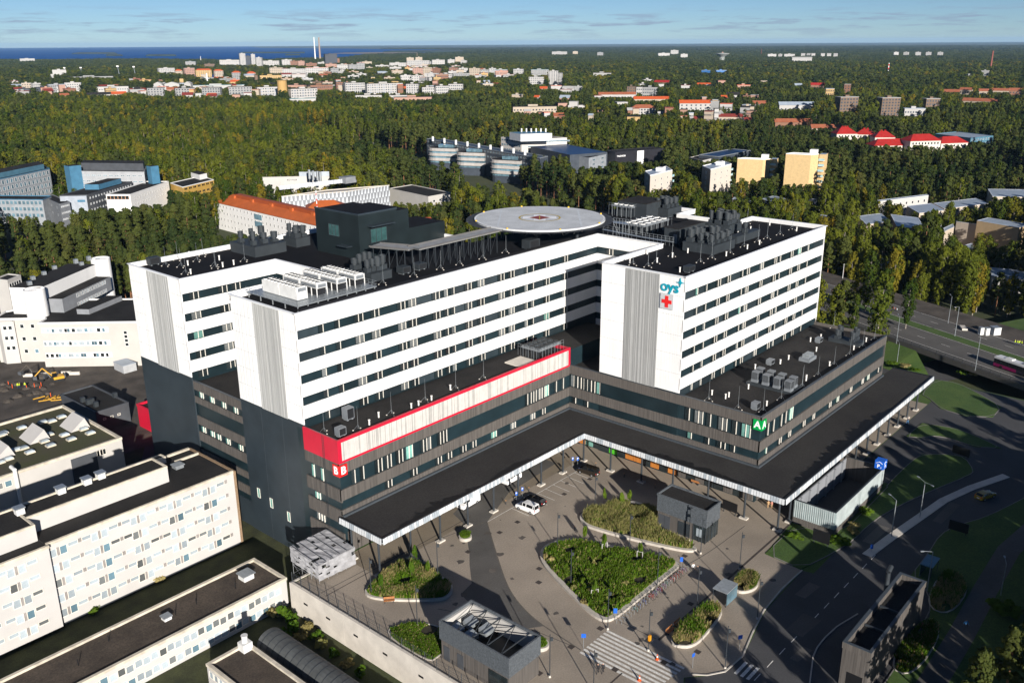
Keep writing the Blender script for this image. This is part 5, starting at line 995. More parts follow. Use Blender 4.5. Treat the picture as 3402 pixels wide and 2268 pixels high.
# ---- technology village behind the helipad
TECH = M('tech_slab', (.36, .34, .32), .6, .12, .4); TECHD = M('tech_dark', (.045, .055, .07), .5, .2, .3); WHITEP = M('white_panel', (.44, .42, .39), .6, .06, .3)
def curved_office(label, c, A, B, depth, h, fl, yb):
 a, b_ = PC(c, *A, h), PC(c, *B, h); e = (b_-a); L = e.length; e.normalize(); nn = Vector((-e.y, e.x, 0)); nn = nn if nn.dot(a) > 0 else -nn; r = depth/2
 t = thing('round_office', label, 'building', ((a.x+b_.x)/2, (a.y+b_.y)/2, GZ), 0, 'round ended offices of the technology park')
 out = lambda k: [tuple((a+e*r+nn*r+(e*math.cos(th)+nn*math.sin(th))*(r+k))[:2]) for th in [math.pi/2+math.pi*i/10 for i in range(11)]]+[tuple((b_-nn*k)[:2]), tuple((b_+nn*(depth+k))[:2])]
 for i in range(fl):
  z = h-i*3.6; MB().prism(out(0), z-1.9, z).build('spandrel', TECH, t); MB().prism(out(-.3), z-3.6, z-1.901).build('glass_band', GLASSB, t); MB().prism(out(.5), z-2.05, z-1.91).build('sunshade', WHITEP, t)
 MB().prism(out(-.5), h, h+.05).build('roof', BITUMEN, t); zl = h-fl*3.6
 if zl > GZ: MB().prism(out(-.4), GZ, zl).build('base', TECHD, t)
 q = a.lerp(b_, .6)+nn*depth*.5; MB().prism([tuple((q+e*u+nn*v)[:2]) for u, v in ((-6, -3), (6, -3), (6, 3), (-6, 3))], h, h+2.2).build('roof_lantern', GLASSB, t)
 note(t, (a, b_, b_+nn*depth, a+nn*depth), h, yb)
curved_office('round ended grey office at the left of the technology park', 7, (165, 292), (425, 300), 16, 11, 3, 545)
curved_office('round ended grey office, second of the technology park from left', 7, (410, 330), (675, 338), 16, 11, 3, 545)
curved_office('round ended grey office half hidden by pines in front', 7, (700, 392), (985, 408), 16, 10, 3, 555)
t = quadb('spine_building', 'long dark roofed spine linking the round ended offices', 7, (175, 212), (1160, 378), (1230, 362), 14, TECHD, TECHD, [(0, 2, 40, 1.9, 1.2, 1.2, 3.5, 1, 1, GLASSB, TECH)], yb=520, cop=STEEL)
for k in range(9): p = PC(7, 230+k*100, 215+k*15, 15); MB().tube((p.x, p.y, 13.4), (p.x, p.y, 17), .9, n=10).build('vent', UNITW, t)
t = quadb('white_office', 'white office with plant storey and green glass roof in technology park', 7, (822, 197), (1000, 217), (1395, 202), 17, WHITEP, BITUMEN, [(1, 3, 1, 34, 1.0, 1.8, 3.6, 9, 2, GLASSB, WHITE), (0, 4, 8, 2.2, 1.3, 1.2, 3.5, .5, 1, GLASSB, TECH)], yb=500)
q = [PC(7, x, y, 23) for x, y in ((895, 143), (992, 160), (1265, 152))]; MB().prism([tuple(p[:2]) for p in (q[0], q[1], q[2], q[0]+q[2]-q[1])], 16.5, 22, 0, 1).build('rooftop_block', [M('plant_white', (.52, .53, .54), .5, .1), OFFBL], t)
for k in range(6): p = PC(7, 1000+k*42, 140, 23); MB().tube((p.x, p.y, 21.5), (p.x, p.y, 24.5), .6, n=8).build('vent', UNITW, t)
BLUER = M('blue_roof', (.012, .035, .10), .4, .3, .5)
t = quadb('blue_hall', 'dark hall with shallow dark blue roof in front of the white office', 7, (1080, 280), (1420, 352), (1745, 328), 12, TECHD, BLUER, yb=520, roofdrop=.05)
t = quadb('grey_link', 'grey link building between blue roofed hall and black box', 7, (1420, 352), (1585, 378), (1745, 345), 10.5, OFFG, BITUMEN, [(1, 3, 2, 3.0, 1.0, 1.6, 3, .6, .6, GLASSB, OFFG)], yb=560)
t = quadb('black_office', 'black office box with white lettering and white panel', 7, (1740, 312), (1815, 328), (2240, 295), 13, M('black_panel', (.014, .014, .019), .5, .15, .3), BITUMEN, [(1, 1, 14, 1.4, .6, 10, 3, 6, 1, GLASSP, WHITE)], yb=545)
a, b_ = PC(7, 1815, 328, 13), PC(7, 2240, 295, 13); e = (b_-a); L = e.length; e.normalize(); nn = Vector((e.y, -e.x, 0)); nn = nn if nn.dot(-a) > 0 else -nn
s = a+e*L*.44; MB().prism([tuple((s+nn*.1)[:2]), tuple((s+e*L*.135+nn*.1)[:2]), tuple((s+e*L*.135)[:2]), tuple(s[:2])], 3.2, 12.6).build('white_panel', WHITE, t)
s = a+e*L*.115+nn*.15; o = put_text('TALENOM', 3.4, SIGNW, t, (s.x, s.y, 9.9), math.atan2(nn.y, nn.x)+math.pi/2, .03, .05); o.scale = (L*.17/max(o.dimensions.x, .1),)*3
s = PC(7, 1740, 312, 12.6); MB().prism([tuple(PC(7, 1740, 313, 12.7)[:2]), tuple((PC(7, 1813, 329, 12.7))[:2]), tuple((PC(7, 1813, 329, 12.7)+Vector((-.2, -.2, 0)))[:2]), tuple((PC(7, 1740, 313, 12.7)+Vector((-.2, -.2, 0)))[:2])], GZ, 12.6).build('grey_side', OFFG, t)
# ---- apartment towers at right centre
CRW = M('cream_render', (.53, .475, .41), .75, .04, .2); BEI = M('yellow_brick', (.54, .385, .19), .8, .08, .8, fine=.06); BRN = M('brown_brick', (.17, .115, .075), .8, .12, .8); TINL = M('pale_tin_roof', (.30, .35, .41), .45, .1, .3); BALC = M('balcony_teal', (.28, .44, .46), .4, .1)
def tower(label, c, A, B, Cc, E, h, wall, side, yb, rows, base=-2.0, side2=None):
 t = quadb('apartment_tower', label, c, A, B, Cc, h, wall, TINL, [(1, rows, 3, .95, 1.2, 3.0, 3.1, 2.0, 1.5, GLASSD if side is not BRN else GLASSP, WHITE)], yb=yb, base=base, cop=WHITE, cat='apartment block', group='apartment towers right of the helipad')
 a, b_, c_ = [PC(c, *q, h) for q in (A, B, Cc)]; n = (b_-a).normalized();
 e = (c_-b_).normalized(); nn = Vector((e.y, -e.x, 0)); nn = nn if nn.dot(-b_) > 0 else -nn
 d = (b_-a); L = d.length; d.normalize(); n2 = Vector((d.y, -d.x, 0)); n2 = n2 if n2.dot(e) < 0 else -n2
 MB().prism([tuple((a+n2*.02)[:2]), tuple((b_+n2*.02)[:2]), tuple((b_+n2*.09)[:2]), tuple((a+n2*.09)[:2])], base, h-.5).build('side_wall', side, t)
 for r in range(rows):
  s = a.lerp(b_, .5)+n2*.1; wall_window(t, (s.x, s.y, h-3.6-r*3.1), n2, winmesh(2.0, 1.3, 1, GLASSP, WHITE, .08))
  s = c_+e*1.7+nn*(-1.0); MB().prism([tuple((c_+e*u+nn*v)[:2]) for u, v in ((.05, -.2), (3.4, -.2), (3.4, -3.6), (.05, -3.6))], h-4.2-r*3.1, h-4.0-r*3.1).build('balcony_slab', WHITE, t)
  MB().prism([tuple((c_+e*u+nn*v)[:2]) for u, v in ((.1, -.15), (3.4, -.15), (3.4, -.22), (.1, -.22))], h-3.99-r*3.1, h-2.9-r*3.1).build('balcony_front', BALC, t)
 MB().prism([tuple((c_+e*u+nn*v)[:2]) for u, v in ((.05, -1.6), (3.5, -1.6), (3.5, -9), (.05, -9))], base, h-.6, 0, 1).build('rear_block', [wall, TINL], t)
 q = b_.lerp(c_, .75)-nn*4; MB().prism([tuple((q+e*u+nn*v)[:2]) for u, v in ((-2, -2), (2, -2), (2, 2), (-2, 2))], h-.4, h+1.8).build('rooftop_block', WHITE, t)
 return t
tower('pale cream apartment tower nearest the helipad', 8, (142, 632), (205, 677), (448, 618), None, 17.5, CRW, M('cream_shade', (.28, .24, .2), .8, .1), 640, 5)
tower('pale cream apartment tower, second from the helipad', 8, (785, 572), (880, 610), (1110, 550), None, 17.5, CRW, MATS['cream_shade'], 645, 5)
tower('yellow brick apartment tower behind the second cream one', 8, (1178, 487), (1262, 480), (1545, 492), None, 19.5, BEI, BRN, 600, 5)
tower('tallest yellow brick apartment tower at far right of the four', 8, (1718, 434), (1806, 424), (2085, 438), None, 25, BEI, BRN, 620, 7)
quadb('arched_hall', 'dark blue roofed sports hall between the apartment towers', 8, (745, 450), (965, 470), (1330, 400), 8, TECHD, BLUER, yb=530, cop=STEEL)
quadb('bulk_hall', 'black flat roofed hall with white wall left of the blue hall', 8, (640, 480), (790, 515), (985, 470), 6, PALEW, BITUMEN, yb=540)
# ---- grey roofed rows at the right
CRM = M('row_cream', (.42, .35, .27), .8, .06, .3); BEG = M('row_beige', (.34, .285, .23), .8, .06, .3)
def mono(label, c, A, B, Cc, h, wall, win=(), yb=None, side=None): return quadb('row_house', label, c, A, B, Cc, h, wall, TINL, win, (yb-26 if yb else None), base=-3.0, cop=M('tin_edge', (.55, .58, .62), .4, .1), roofdrop=.06, cat='row house', group='grey roofed housing at the right')
mono('grey roofed house below the tallest yellow tower', 8, (1440, 945), (1610, 992), (1755, 950), 4.5, CRM, [(1, 1, 4, 1.4, 1.2, 1.2, 3, .5, .5, GLASSD, WHITE), (0, 1, 5, 1.2, 1.2, 1.2, 3, .5, .5, GLASSD, WHITE)], 690)
mono('long thin grey roof half hidden by birches', 8, (1115, 945), (1380, 1010), (1405, 985), 4.0, CRM, yb=690); mono('grey roof strip right of the house below yellow tower', 8, (1910, 960), (1960, 1010), (2110, 985), 4.0, CRM, yb=690)
mono('cream house with grey roof and glass stair tower', 9, (1050, 1018), (1188, 1098), (1470, 1066), 6.5, CRM, [(1, 2, 5, 1.2, 1.3, 1.2, 3, .6, .6, GLASSD, WHITE), (0, 2, 2, 1.2, 1.3, 1.2, 3, .6, .6, GLASSP, WHITE)], 735)
mono('long cream row with grey roof behind the stair tower house', 9, (1345, 988), (1470, 1050), (1955, 990), 6.5, CRM, [(1, 2, 9, 1.2, 1.3, 1.2, 3, .6, .6, GLASSD, WHITE)], 725)
mono('three storey cream block with grey roof at the right edge', 9, (1950, 830), (2005, 912), (2500, 920), 9.5, CRM, [(1, 3, 9, 1.4, 1.3, 1.2, 3, .8, .6, GLASSD, WHITE), (0, 2, 2, 1.2, 1.2, 1.2, 3, .6, .6, GLASSP, WHITE)], 690)
mono('broad grey roof just right of the right wing tower', 9, (-150, 1170), (200, 1215), (370, 1150), 5.5, CRM, yb=760); mono('grey roofed block behind tall birches', 9, (500, 1132), (600, 1225), (870, 1190), 6.0, CRM, yb=790)
mono('brick block with grey roof and pale balconies', 9, (868, 1110), (935, 1240), (1262, 1285), 8.0, M('row_brick', (.26, .15, .09), .8, .1), [(1, 3, 6, 1.2, 1.3, 1.2, 2.9, .6, .6, GLASSP, WHITE)], 800)
mono('cream gable end right of the brick block', 9, (1455, 1265), (1470, 1300), (1575, 1250), 8.0, CRM, yb=820)
mono('beige three storey block with balconies at right edge', 9, (1600, 1190), (1850, 1225), (2310, 1285), 8.5, BEG, [(1, 3, 8, 1.2, 1.35, 1.1, 2.9, 1, 1, GLASSP, WHITE)], 830)
mono('tall yellow end block behind the beige three storey one', 9, (1830, 1180), (2300, 1260), (2420, 1225), 10.5, M('row_yellow', (.40, .29, .165), .8, .06), yb=800)
mono('white wall row with small porch roofs among birches', 9, (720, 955), (735, 968), (1290, 900), 8, PALEW, [(1, 2, 8, 1.2, 1.4, 2.0, 3, .6, .6, GLASSD, WHITE)], 700)
mono('small shed with grey roof beside the road', 10, (1690, 215), (1715, 262), (1835, 225), 3.0, PALEW, yb=850); mono('long low pale shed roof near right edge', 10, (1995, 430), (2015, 520), (2400, 560), 2.5, PALEW, yb=960); mono('blue grey carport roof near right edge', 10, (2085, 285), (2100, 300), (2245, 285), 2.0, PALEW, yb=850)
mono('grey roofed cottage hidden among birches near the road', 10, (840, 330), (850, 415), (1000, 420), 3.5, OLDW, yb=900)
# ---- red roofed hospital buildings
RDR = M('red_tin', (.33, .018, .014), .6, .12, .25); TERR = M('terracotta', (.30, .095, .045), .75, .15, .3); DKR = M('dark_red_tin', (.18, .028, .02), .7, .15, .3); ORR = M('bright_orange_tin', (.48, .085, .02), .65, .1, .3)
roofed('red_roof_building', 'large white building with bright red roof, raised middle part', PC(9, 1090, 300, 13), PC(9, 1428, 292, 13), 14, 13, 17.5, 0, CRW, RDR, [(3, 9, 1.3, 1.7, 1.0, 3.6, 1, 1, GLASSD, WHITE)], yb=490)
roofed('red_roof_wing', 'left wing with bright red roof beside the raised part', PC(9, 690, 352, 9), PC(9, 1090, 345, 9), 14, 9, 13.5, 0, CRW, RDR, [(2, 9, 1.3, 1.7, 1.0, 3.6, 1, 1, GLASSD, WHITE)], yb=490)
roofed('red_roof_wing', 'right wing with bright red roof beside the raised part', PC(9, 1432, 325, 9.5), PC(9, 1730, 315, 9.5), 14, 9.5, 14, 0, CRW, RDR, [(2, 7, 1.3, 1.7, 1.0, 3.6, 1, 1, GLASSD, WHITE)], yb=490)
roofed('red_roof_house', 'red roofed house with chimneys at left of the red group', PC(9, 270, 220, 10), PC(9, 500, 218, 10), 14, 10, 15, 0, CRW, RDR, [(1, 6, 1.3, 1.7, 1.0, 3.6, 1, 1, GLASSD, WHITE)], yb=462, chim=3)
roofed('red_roof_house', 'red roofed house with cream wall, second of red group', PC(9, 480, 222, 9), PC(9, 690, 228, 9), 12, 9, 13, 0, CRW, RDR, [(1, 6, 1.3, 1.7, 1.0, 3.6, 1, 1, GLASSD, WHITE)], yb=462, chim=2)
roofed('red_roof_house', 'red hipped roof just left of the large white one', PC(9, 695, 258, 9), PC(9, 920, 258, 9), 13, 9, 13.5, 0, CRW, RDR, [(2, 7, 1.2, 1.7, 1.0, 3.6, 1, 1, GLASSD, WHITE)], yb=475, chim=2)
quadb('glass_hall', 'blue grey flat roofed hall behind the large red roof', 9, (1360, 215), (1760, 262), (2015, 235), 9, OFFBL, TINL, [(1, 2, 8, 2, 1.2, 1.5, 3.5, 1, 1, GLASSB, WHITE)], yb=480)
# ================================================================ THE TOWN
TW = {'W': M('town_white', (.37, .36, .345), .75, .06, .1), 'C': M('town_cream', (.36, .30, .23), .75, .06, .1), 'Y': M('town_yellow', (.40, .27, .115), .75, .06, .1), 'P': M('town_pink', (.34, .20, .15), .75, .06, .1),
  'B': M('town_brick', (.20, .10, .06), .8, .1, .1), 'G': M('town_grey', (.24, .24, .235), .75, .1, .1), 'K': M('town_dark', (.035, .04, .05), .6, .2, .1), 'T': M('town_teal', (.05, .17, .19), .5, .1, .1), 'N': M('town_brown', (.14, .095, .065), .8, .1, .2), 'U': M('town_blue', (.03, .13, .34), .6, .1, .1)}
TR = {'k': BITUMEN, 'r': DKR, 'o': ORR, 't': TERR, 'g': TINL, 'w': TW['W'], 'T': TW['T'], 'R': RDR}
TWIN = glass('town_window', (.045, .055, .07), .2); TBAL = M('town_balcony', (.20, .22, .26), .6, .2, rnd=.3)
def town(c, x0, x1, yt, yb, h, wall, roof, style, rows, cols, label, depth=13, rot=None, name='apartment_block', cat='apartment block', group=None, balc=False):
 s0, s1 = S(c, x0, yt), S(c, x1, yt); pm = P((s0[0]+s1[0])/2, s0[1], h); z = pix(pm)[2]; w = (s1[0]-s0[0])*z/F
 rr = random.Random(int(x0*7+yt)); rot = rr.uniform(-.35, .35) if rot is None else rot
 face = math.atan2(pm.y, pm.x)-math.pi/2+rot; depth = min(depth, max(6, w)); w = max(3, (w-depth*abs(math.sin(rot)))/math.cos(rot))
 cen = pm+Vector((pm.x, pm.y, 0)).normalized()*depth/2
 t = thing(name, label, cat, (cen.x, cen.y, GZ), face, group); H = h-GZ; X, Y = w/2, depth/2; hw = H if style == 'flat' else H-min(4.5, depth*.3)
 MB().box(-X, -Y, 0, X, Y, hw-.02).build('wall', TW[wall], t, world=False)
 if style == 'flat':
  MB().box(-X-.3, -Y-.3, hw, X+.3, Y+.3, hw+.5).build('roof', TR[roof], t, world=False)
  if w > 14: MB().box(-X*.3, -Y*.4, hw+.5, X*.15, Y*.4, hw+2.6).build('rooftop_block', TW[wall], t, world=False)
 else:
  g = .0 if style == 'gable' else Y; b = MB(); o = .6; A, B, Cq, Dq = (-X-o, -Y-o, hw), (X+o, -Y-o, hw), (X+o, Y+o, hw), (-X-o, Y+o, hw); r0, r1 = (-X-o+g, 0, H), (X+o-g, 0, H)
  if style == 'front': r0, r1 = (0, -Y-o, H), (0, Y+o, H); b.poly([A, r0, r1, Dq]); b.poly([B, Cq, r1, r0]); b.poly([A, B, r0], 1); b.poly([Cq, Dq, r1], 1)
  else: b.poly([A, B, r1, r0]); b.poly([Cq, Dq, r0, r1]); b.poly([Dq, A, r0], int(g == 0)); b.poly([B, Cq, r1], int(g == 0))
  b.poly([A, Dq, Cq, B]); b.build('roof', [TR[roof], TW[wall]], t, world=False)
 if rows:
  b = MB(); fl = hw/(rows+.3)
  for r in range(rows):
   for k in range(cols):
    x = -X+2*X*(k+.5)/cols; ww = min(2.0, X/cols*1.15)*(1.6 if balc and k % 3 == 1 else 1); zz = hw-fl*(r+.85)
    b.box(x-ww/2, -Y-(.6 if balc and k % 3 == 1 else .06), zz, x+ww/2, -Y-.001, zz+min(1.9, fl*.55), int(balc and k % 3 == 1))
   for s in (-1, 1):
    for k in range(3): y = -Y+2*Y*(k+.5)/3; zz = hw-fl*(r+.85); b.box(min(s*X, s*X+s*.06), y-.6, zz, max(s*X, s*X+s*.06), y+.6, zz+min(1.5, fl*.5))
  tag(b.build('window', [TWIN, TBAL], t, world=False), kind='stuff')
 FOOT.append((cen.x, cen.y, max(w, depth)*.62)); CLEAR.append((s0[0]-3, s1[0]+3, S(c, 0, yb)[1], math.hypot(cen.x, cen.y)))
 return t
f = 'flat'
for a in [
 (1, 200, 285, 490, 585, 14, 'C', 'w', f, 4, 4, 'cream block above trees near the left edge of town'), (1, 285, 370, 492, 545, 14, 'W', 'w', f, 4, 4, 'pale block right behind the cream block at the left edge of town'),
 (1, 118, 198, 528, 575, 8, 'W', 'r', 'gable', 1, 4, 'white house with dark red roof at the left edge of town'), (1, 172, 275, 540, 590, 8, 'K', 'k', f, 1, 4, 'black low building below the cream block at left'), (1, 325, 455, 528, 580, 9, 'K', 'k', f, 1, 5, 'dark low hall left of the grey green office'),
 (1, 440, 600, 502, 585, 14, 'G', 'g', f, 4, 9, 'grey green office beside a white block at left of town'), (1, 598, 745, 487, 575, 15, 'W', 'w', f, 4, 7, 'white block with roof mast joined to the grey green office'),
 (1, 893, 1170, 520, 590, 11, 'W', 'k', f, 2, 14, 'long white school with dark roof above the yellow wood'), (1, 780, 1110, 572, 605, 7, 'W', 'k', 'gable', 0, 0, 'white low hall with dark gable roof below the long school'), (1, 1190, 1350, 535, 585, 9, 'W', 'r', 'gable', 1, 8, 'white house with dark red roof right of the school'),
 (1, 1355, 1510, 533, 612, 19, 'G', 'k', f, 6, 6, 'grey white apartment slab, leftmost of four in a row'), (1, 1605, 1785, 535, 612, 19, 'G', 'k', f, 6, 7, 'grey white apartment slab, second of four in a row'), (1, 1857, 2035, 530, 608, 19, 'G', 'k', f, 6, 7, 'grey white apartment slab, third of four in a row'), (1, 2103, 2310, 522, 605, 19, 'G', 'k', f, 6, 8, 'grey white apartment slab, last of four in a row'),
 (1, 1412, 1500, 478, 532, 20, 'W', 'w', 'front', 0, 0, 'white gabled hall, leftmost of three above the slabs'), (1, 1512, 1650, 478, 535, 20, 'W', 'w', 'front', 0, 0, 'wide white gabled hall, middle of three above the slabs'), (1, 1692, 1768, 474, 530, 20, 'W', 'w', 'front', 0, 0, 'white gabled hall, rightmost of three above the slabs'),
 (1, 1760, 2240, 508, 545, 10, 'W', 'T', f, 1, 20, 'long low white hall with greenish roof behind the slabs'),
 (1, 1450, 1600, 352, 400, 20, 'W', 'w', f, 5, 9, 'white blocks by the river inlet, left group'), (1, 1605, 1672, 362, 405, 18, 'C', 'o', 'hip', 4, 4, 'peach block between white blocks by the inlet'), (1, 1685, 1785, 352, 415, 20, 'P', 'w', f, 5, 6, 'pink and white block by the inlet'), (1, 1800, 1940, 357, 445, 20, 'Y', 'o', 'hip', 5, 7, 'yellow block right of the pink one by the inlet'), (1, 1960, 2048, 362, 432, 20, 'C', 'o', 'hip', 5, 5, 'cream block with orange roof right of the yellow one'),
 (1, 2130, 2216, 378, 470, 20, 'G', 'o', 'hip', 5, 4, 'grey block with orange roof edge amid trees'), (1, 2265, 2348, 382, 445, 20, 'P', 'o', 'hip', 5, 4, 'pink block with orange roof amid trees'),
 (1, 2195, 2252, 218, 330, 52, 'W', 'w', f, 13, 4, 'tall white tower in the city centre skyline'), (1, 2256, 2301, 240, 330, 47, 'K', 'k', f, 12, 3, 'dark tower right of the tall white tower'), (1, 2303, 2342, 225, 330, 50, 'W', 'w', f, 13, 3, 'white tower right of the dark tower'),
 (1, 2020, 2200, 277, 320, 26, 'W', 'w', f, 3, 10, 'white commercial blocks left of the tall white tower'), (1, 1875, 1970, 312, 345, 18, 'N', 'k', f, 2, 6, 'low brown hall left of the skyline towers'), (1, 1705, 1800, 292, 305, 22, 'G', 'g', f, 1, 5, 'low far grey sheds left of the skyline'),
 (1, 185, 310, 264, 276, 20, 'W', 'w', f, 0, 0, 'far white building on the shore at left'),
 (2, 0, 60, 255, 330, 42, 'W', 'w', f, 11, 4, 'white tower nearest the two chimneys'), (2, 62, 215, 285, 330, 30, 'W', 'w', f, 6, 9, 'white city blocks right of the white tower'), (2, 236, 330, 275, 330, 26, 'W', 'w', f, 6, 6, 'white block left of the chimneys'), (2, 316, 388, 285, 332, 24, 'B', 'k', f, 5, 5, 'brick block left of the chimneys'), (2, 388, 450, 285, 335, 24, 'P', 'k', f, 5, 4, 'pink block below the chimneys'),
 (2, 120, 245, 347, 408, 24, 'C', 'k', f, 6, 7, 'cream block in the second row of the centre, at left'), (2, 246, 455, 357, 408, 22, 'W', 'k', f, 5, 12, 'long white block in the second row of the centre'), (2, 456, 665, 347, 410, 24, 'W', 'o', f, 6, 12, 'white block with orange roof line in the second row'), (2, 675, 760, 352, 405, 22, 'G', 'k', f, 5, 5, 'grey block right of the orange roof line'), (2, 745, 850, 318, 365, 24, 'W', 'k', f, 5, 6, 'pale block below the power plant'), (2, 640, 742, 312, 345, 24, 'P', 'k', f, 4, 6, 'pink brick block in front of the power plant'),
 (2, 850, 925, 318, 372, 24, 'G', 'k', f, 6, 5, 'grey green block at the right end of the centre'), (2, 926, 1000, 303, 372, 27, 'G', 'R', f, 6, 5, 'grey green block with red top at the right end of centre'), (2, 452, 560, 305, 345, 24, 'B', 'k', f, 4, 6, 'brick block right below the white chimney'),
 (2, 35, 232, 417, 458, 11, 'Y', 'k', f, 2, 10, 'low yellow school left of the silo'), (2, 235, 330, 395, 440, 12, 'W', 'r', 'gable', 2, 4, 'white house with red gable above the silo'), (2, 330, 470, 400, 450, 11, 'G', 'k', f, 2, 7, 'low grey hall above the brick row'),
 (2, 0, 205, 525, 608, 18, 'W', 'k', f, 5, 9, 'white slab immediately left of the yellow silo', 13, None, 'apartment_block', 'apartment block', None, True), (2, 300, 562, 540, 628, 17, 'W', 'k', f, 5, 10, 'white slab immediately right of the yellow silo', 13, None, 'apartment_block', 'apartment block', None, True), (2, 300, 550, 632, 660, 5, 'W', 'T', f, 1, 9, 'low white kiosk row below the slab by the silo'),
 (2, 295, 462, 507, 540, 13, 'P', 'k', f, 2, 9, 'pink brick row above the white slab'), (2, 465, 705, 506, 560, 14, 'B', 'k', f, 3, 13, 'orange brick long block in the middle of town'), (2, 520, 612, 475, 505, 16, 'N', 'k', f, 2, 5, 'brown block above the orange brick row'), (2, 725, 800, 480, 560, 18, 'B', 'k', f, 5, 4, 'brick tower block left of the colourful slabs'),
 (2, 805, 1000, 487, 575, 20, 'W', 'k', f, 6, 10, 'white slab with blue details, left of the colourful pair', 12, .3, 'apartment_block', 'apartment block', None, True), (2, 1005, 1350, 492, 585, 20, 'W', 'k', f, 6, 16, 'long white slab, right of the colourful pair', 12, .3, 'apartment_block', 'apartment block', None, True), (2, 1380, 1502, 497, 585, 19, 'W', 'k', f, 6, 5, 'white slab standing alone right of the colourful pair'),
 (2, 1520, 1640, 527, 578, 15, 'W', 'k', f, 4, 6, 'stepped white slab, lowest left part'), (2, 1635, 1775, 515, 590, 17, 'W', 'k', f, 5, 7, 'stepped white slab, middle part'), (2, 1770, 1908, 497, 560, 19, 'W', 'k', f, 5, 7, 'stepped white slab, highest right part'),
 (2, 910, 1160, 600, 622, 6, 'W', 'k', f, 1, 10, 'low black roofed market left of the red one'), (2, 1225, 1400, 600, 625, 6, 'W', 'k', f, 1, 8, 'low white market with dark roof, middle'), (2, 1265, 1622, 618, 648, 5, 'P', 'k', f, 1, 10, 'low dark red market among trees'),
 (2, 1100, 1228, 325, 347, 18, 'W', 'w', f, 2, 8, 'low white hall at the left of the north suburb'), (2, 1228, 1385, 303, 335, 22, 'W', 'w', f, 4, 9, 'white block in the north suburb, left'), (2, 1388, 1600, 282, 328, 26, 'W', 'w', f, 5, 12, 'large white block in the north suburb'), (2, 1385, 1452, 256, 275, 28, 'C', 'w', f, 2, 5, 'far cream block above the large north white block'), (2, 1468, 1530, 252, 270, 28, 'C', 'w', f, 2, 5, 'far cream block with mast in the north suburb'), (2, 1612, 1737, 275, 325, 26, 'W', 'k', f, 5, 7, 'white block right of the large north block'), (2, 1755, 1828, 272, 312, 26, 'W', 'k', f, 4, 5, 'white block, second from right in north suburb'), (2, 1882, 1942, 280, 308, 24, 'W', 'k', f, 3, 4, 'white block, rightmost in north suburb'), (2, 1825, 1910, 250, 265, 28, 'C', 'w', f, 1, 6, 'far cream row at the right of north suburb'),
 (2, 1245, 1355, 372, 410, 17, 'C', 'r', f, 3, 7, 'cream pair of houses with red roofs in the middle'), (2, 1440, 1535, 350, 415, 20, 'P', 'k', f, 5, 5, 'pink grey block in the middle of town, left'), (2, 1530, 1625, 345, 440, 20, 'C', 'k', f, 5, 5, 'cream brick block in the middle of town'), (2, 1622, 1705, 352, 410, 20, 'B', 'k', f, 5, 4, 'brick block in the middle of town, right'),
 (2, 1325, 1432, 418, 475, 14, 'W', 'w', f, 3, 5, 'white villa block with dark slots'), (2, 1430, 1540, 418, 480, 14, 'W', 'k', f, 4, 5, 'white balcony block beside the villa block'), (2, 1550, 1682, 400, 482, 18, 'W', 'w', f, 6, 2, 'white block with long ribbon balconies'), (2, 1698, 1810, 405, 458, 16, 'W', 'k', f, 4, 6, 'white block right of the ribbon balconies'), (2, 1808, 1965, 398, 435, 15, 'G', 'k', f, 3, 9, 'grey green long block right of white ribbon block'),
 (2, 1770, 1860, 348, 400, 19, 'B', 'k', f, 5, 5, 'brick and white block in the right of town'), (2, 1862, 1948, 350, 400, 19, 'W', 'k', f, 5, 5, 'white block beside the brick and white one'), (2, 1960, 2065, 352, 430, 19, 'C', 'k', f, 5, 6, 'yellowish block in the right of town'), (2, 2065, 2145, 365, 440, 18, 'W', 'k', f, 5, 4, 'white block with ribs in the right of town'), (2, 2142, 2210, 352, 400, 19, 'W', 'k', f, 5, 4, 'white block with dark slot near the right of town'), (2, 2190, 2315, 365, 445, 19, 'W', 'T', f, 5, 10, 'broad white ribbed block at the right of town'),
 (3, 15, 112, 362, 418, 19, 'W', 'g', f, 5, 6, 'white block left of the tall stepped tower'), (3, 172, 340, 365, 430, 18, 'G', 'T', f, 4, 9, 'block with teal roof left of the tall stepped tower'), (3, 155, 300, 432, 515, 14, 'W', 'k', f, 4, 8, 'white low block in front of the teal roof'), (3, 340, 430, 378, 550, 24, 'W', 'w', f, 10, 4, 'tall white stepped tower above the middle wood', 12), (3, 430, 470, 395, 555, 23, 'W', 'k', f, 9, 2, 'narrower white tower with dark side beside the stepped one', 12),
 (3, 465, 650, 517, 565, 9, 'W', 'w', 'gable', 0, 0, 'white arched hall right of the stepped tower'), (3, 0, 105, 597, 630, 10, 'C', 'w', f, 2, 5, 'cream low block at left above the wood'), (3, 750, 915, 395, 420, 17, 'W', 'k', f, 1, 8, 'lone white building with dark tower in the far wood'),
 (3, 1165, 1250, 495, 520, 12, 'W', 'k', f, 2, 4, 'white block with dark roof in the centre right suburb'), (3, 1060, 1145, 520, 592, 14, 'N', 'k', f, 4, 3, 'brown brick block with tower in the right suburb'), (3, 1146, 1205, 525, 590, 13, 'W', 'k', f, 3, 3, 'pale block between brick blocks in the right suburb'), (3, 1206, 1345, 527, 610, 12, 'G', 'k', f, 3, 7, 'grey white gabled row in the right suburb'), (3, 1310, 1460, 462, 500, 14, 'B', 'R', 'gable', 2, 5, 'red gabled houses in the right suburb'), (3, 1340, 1400, 500, 532, 10, 'W', 'w', f, 1, 3, 'small white block under the red gabled houses'), (3, 1555, 1640, 510, 545, 9, 'W', 'r', f, 1, 4, 'small white house right of the red gables'),
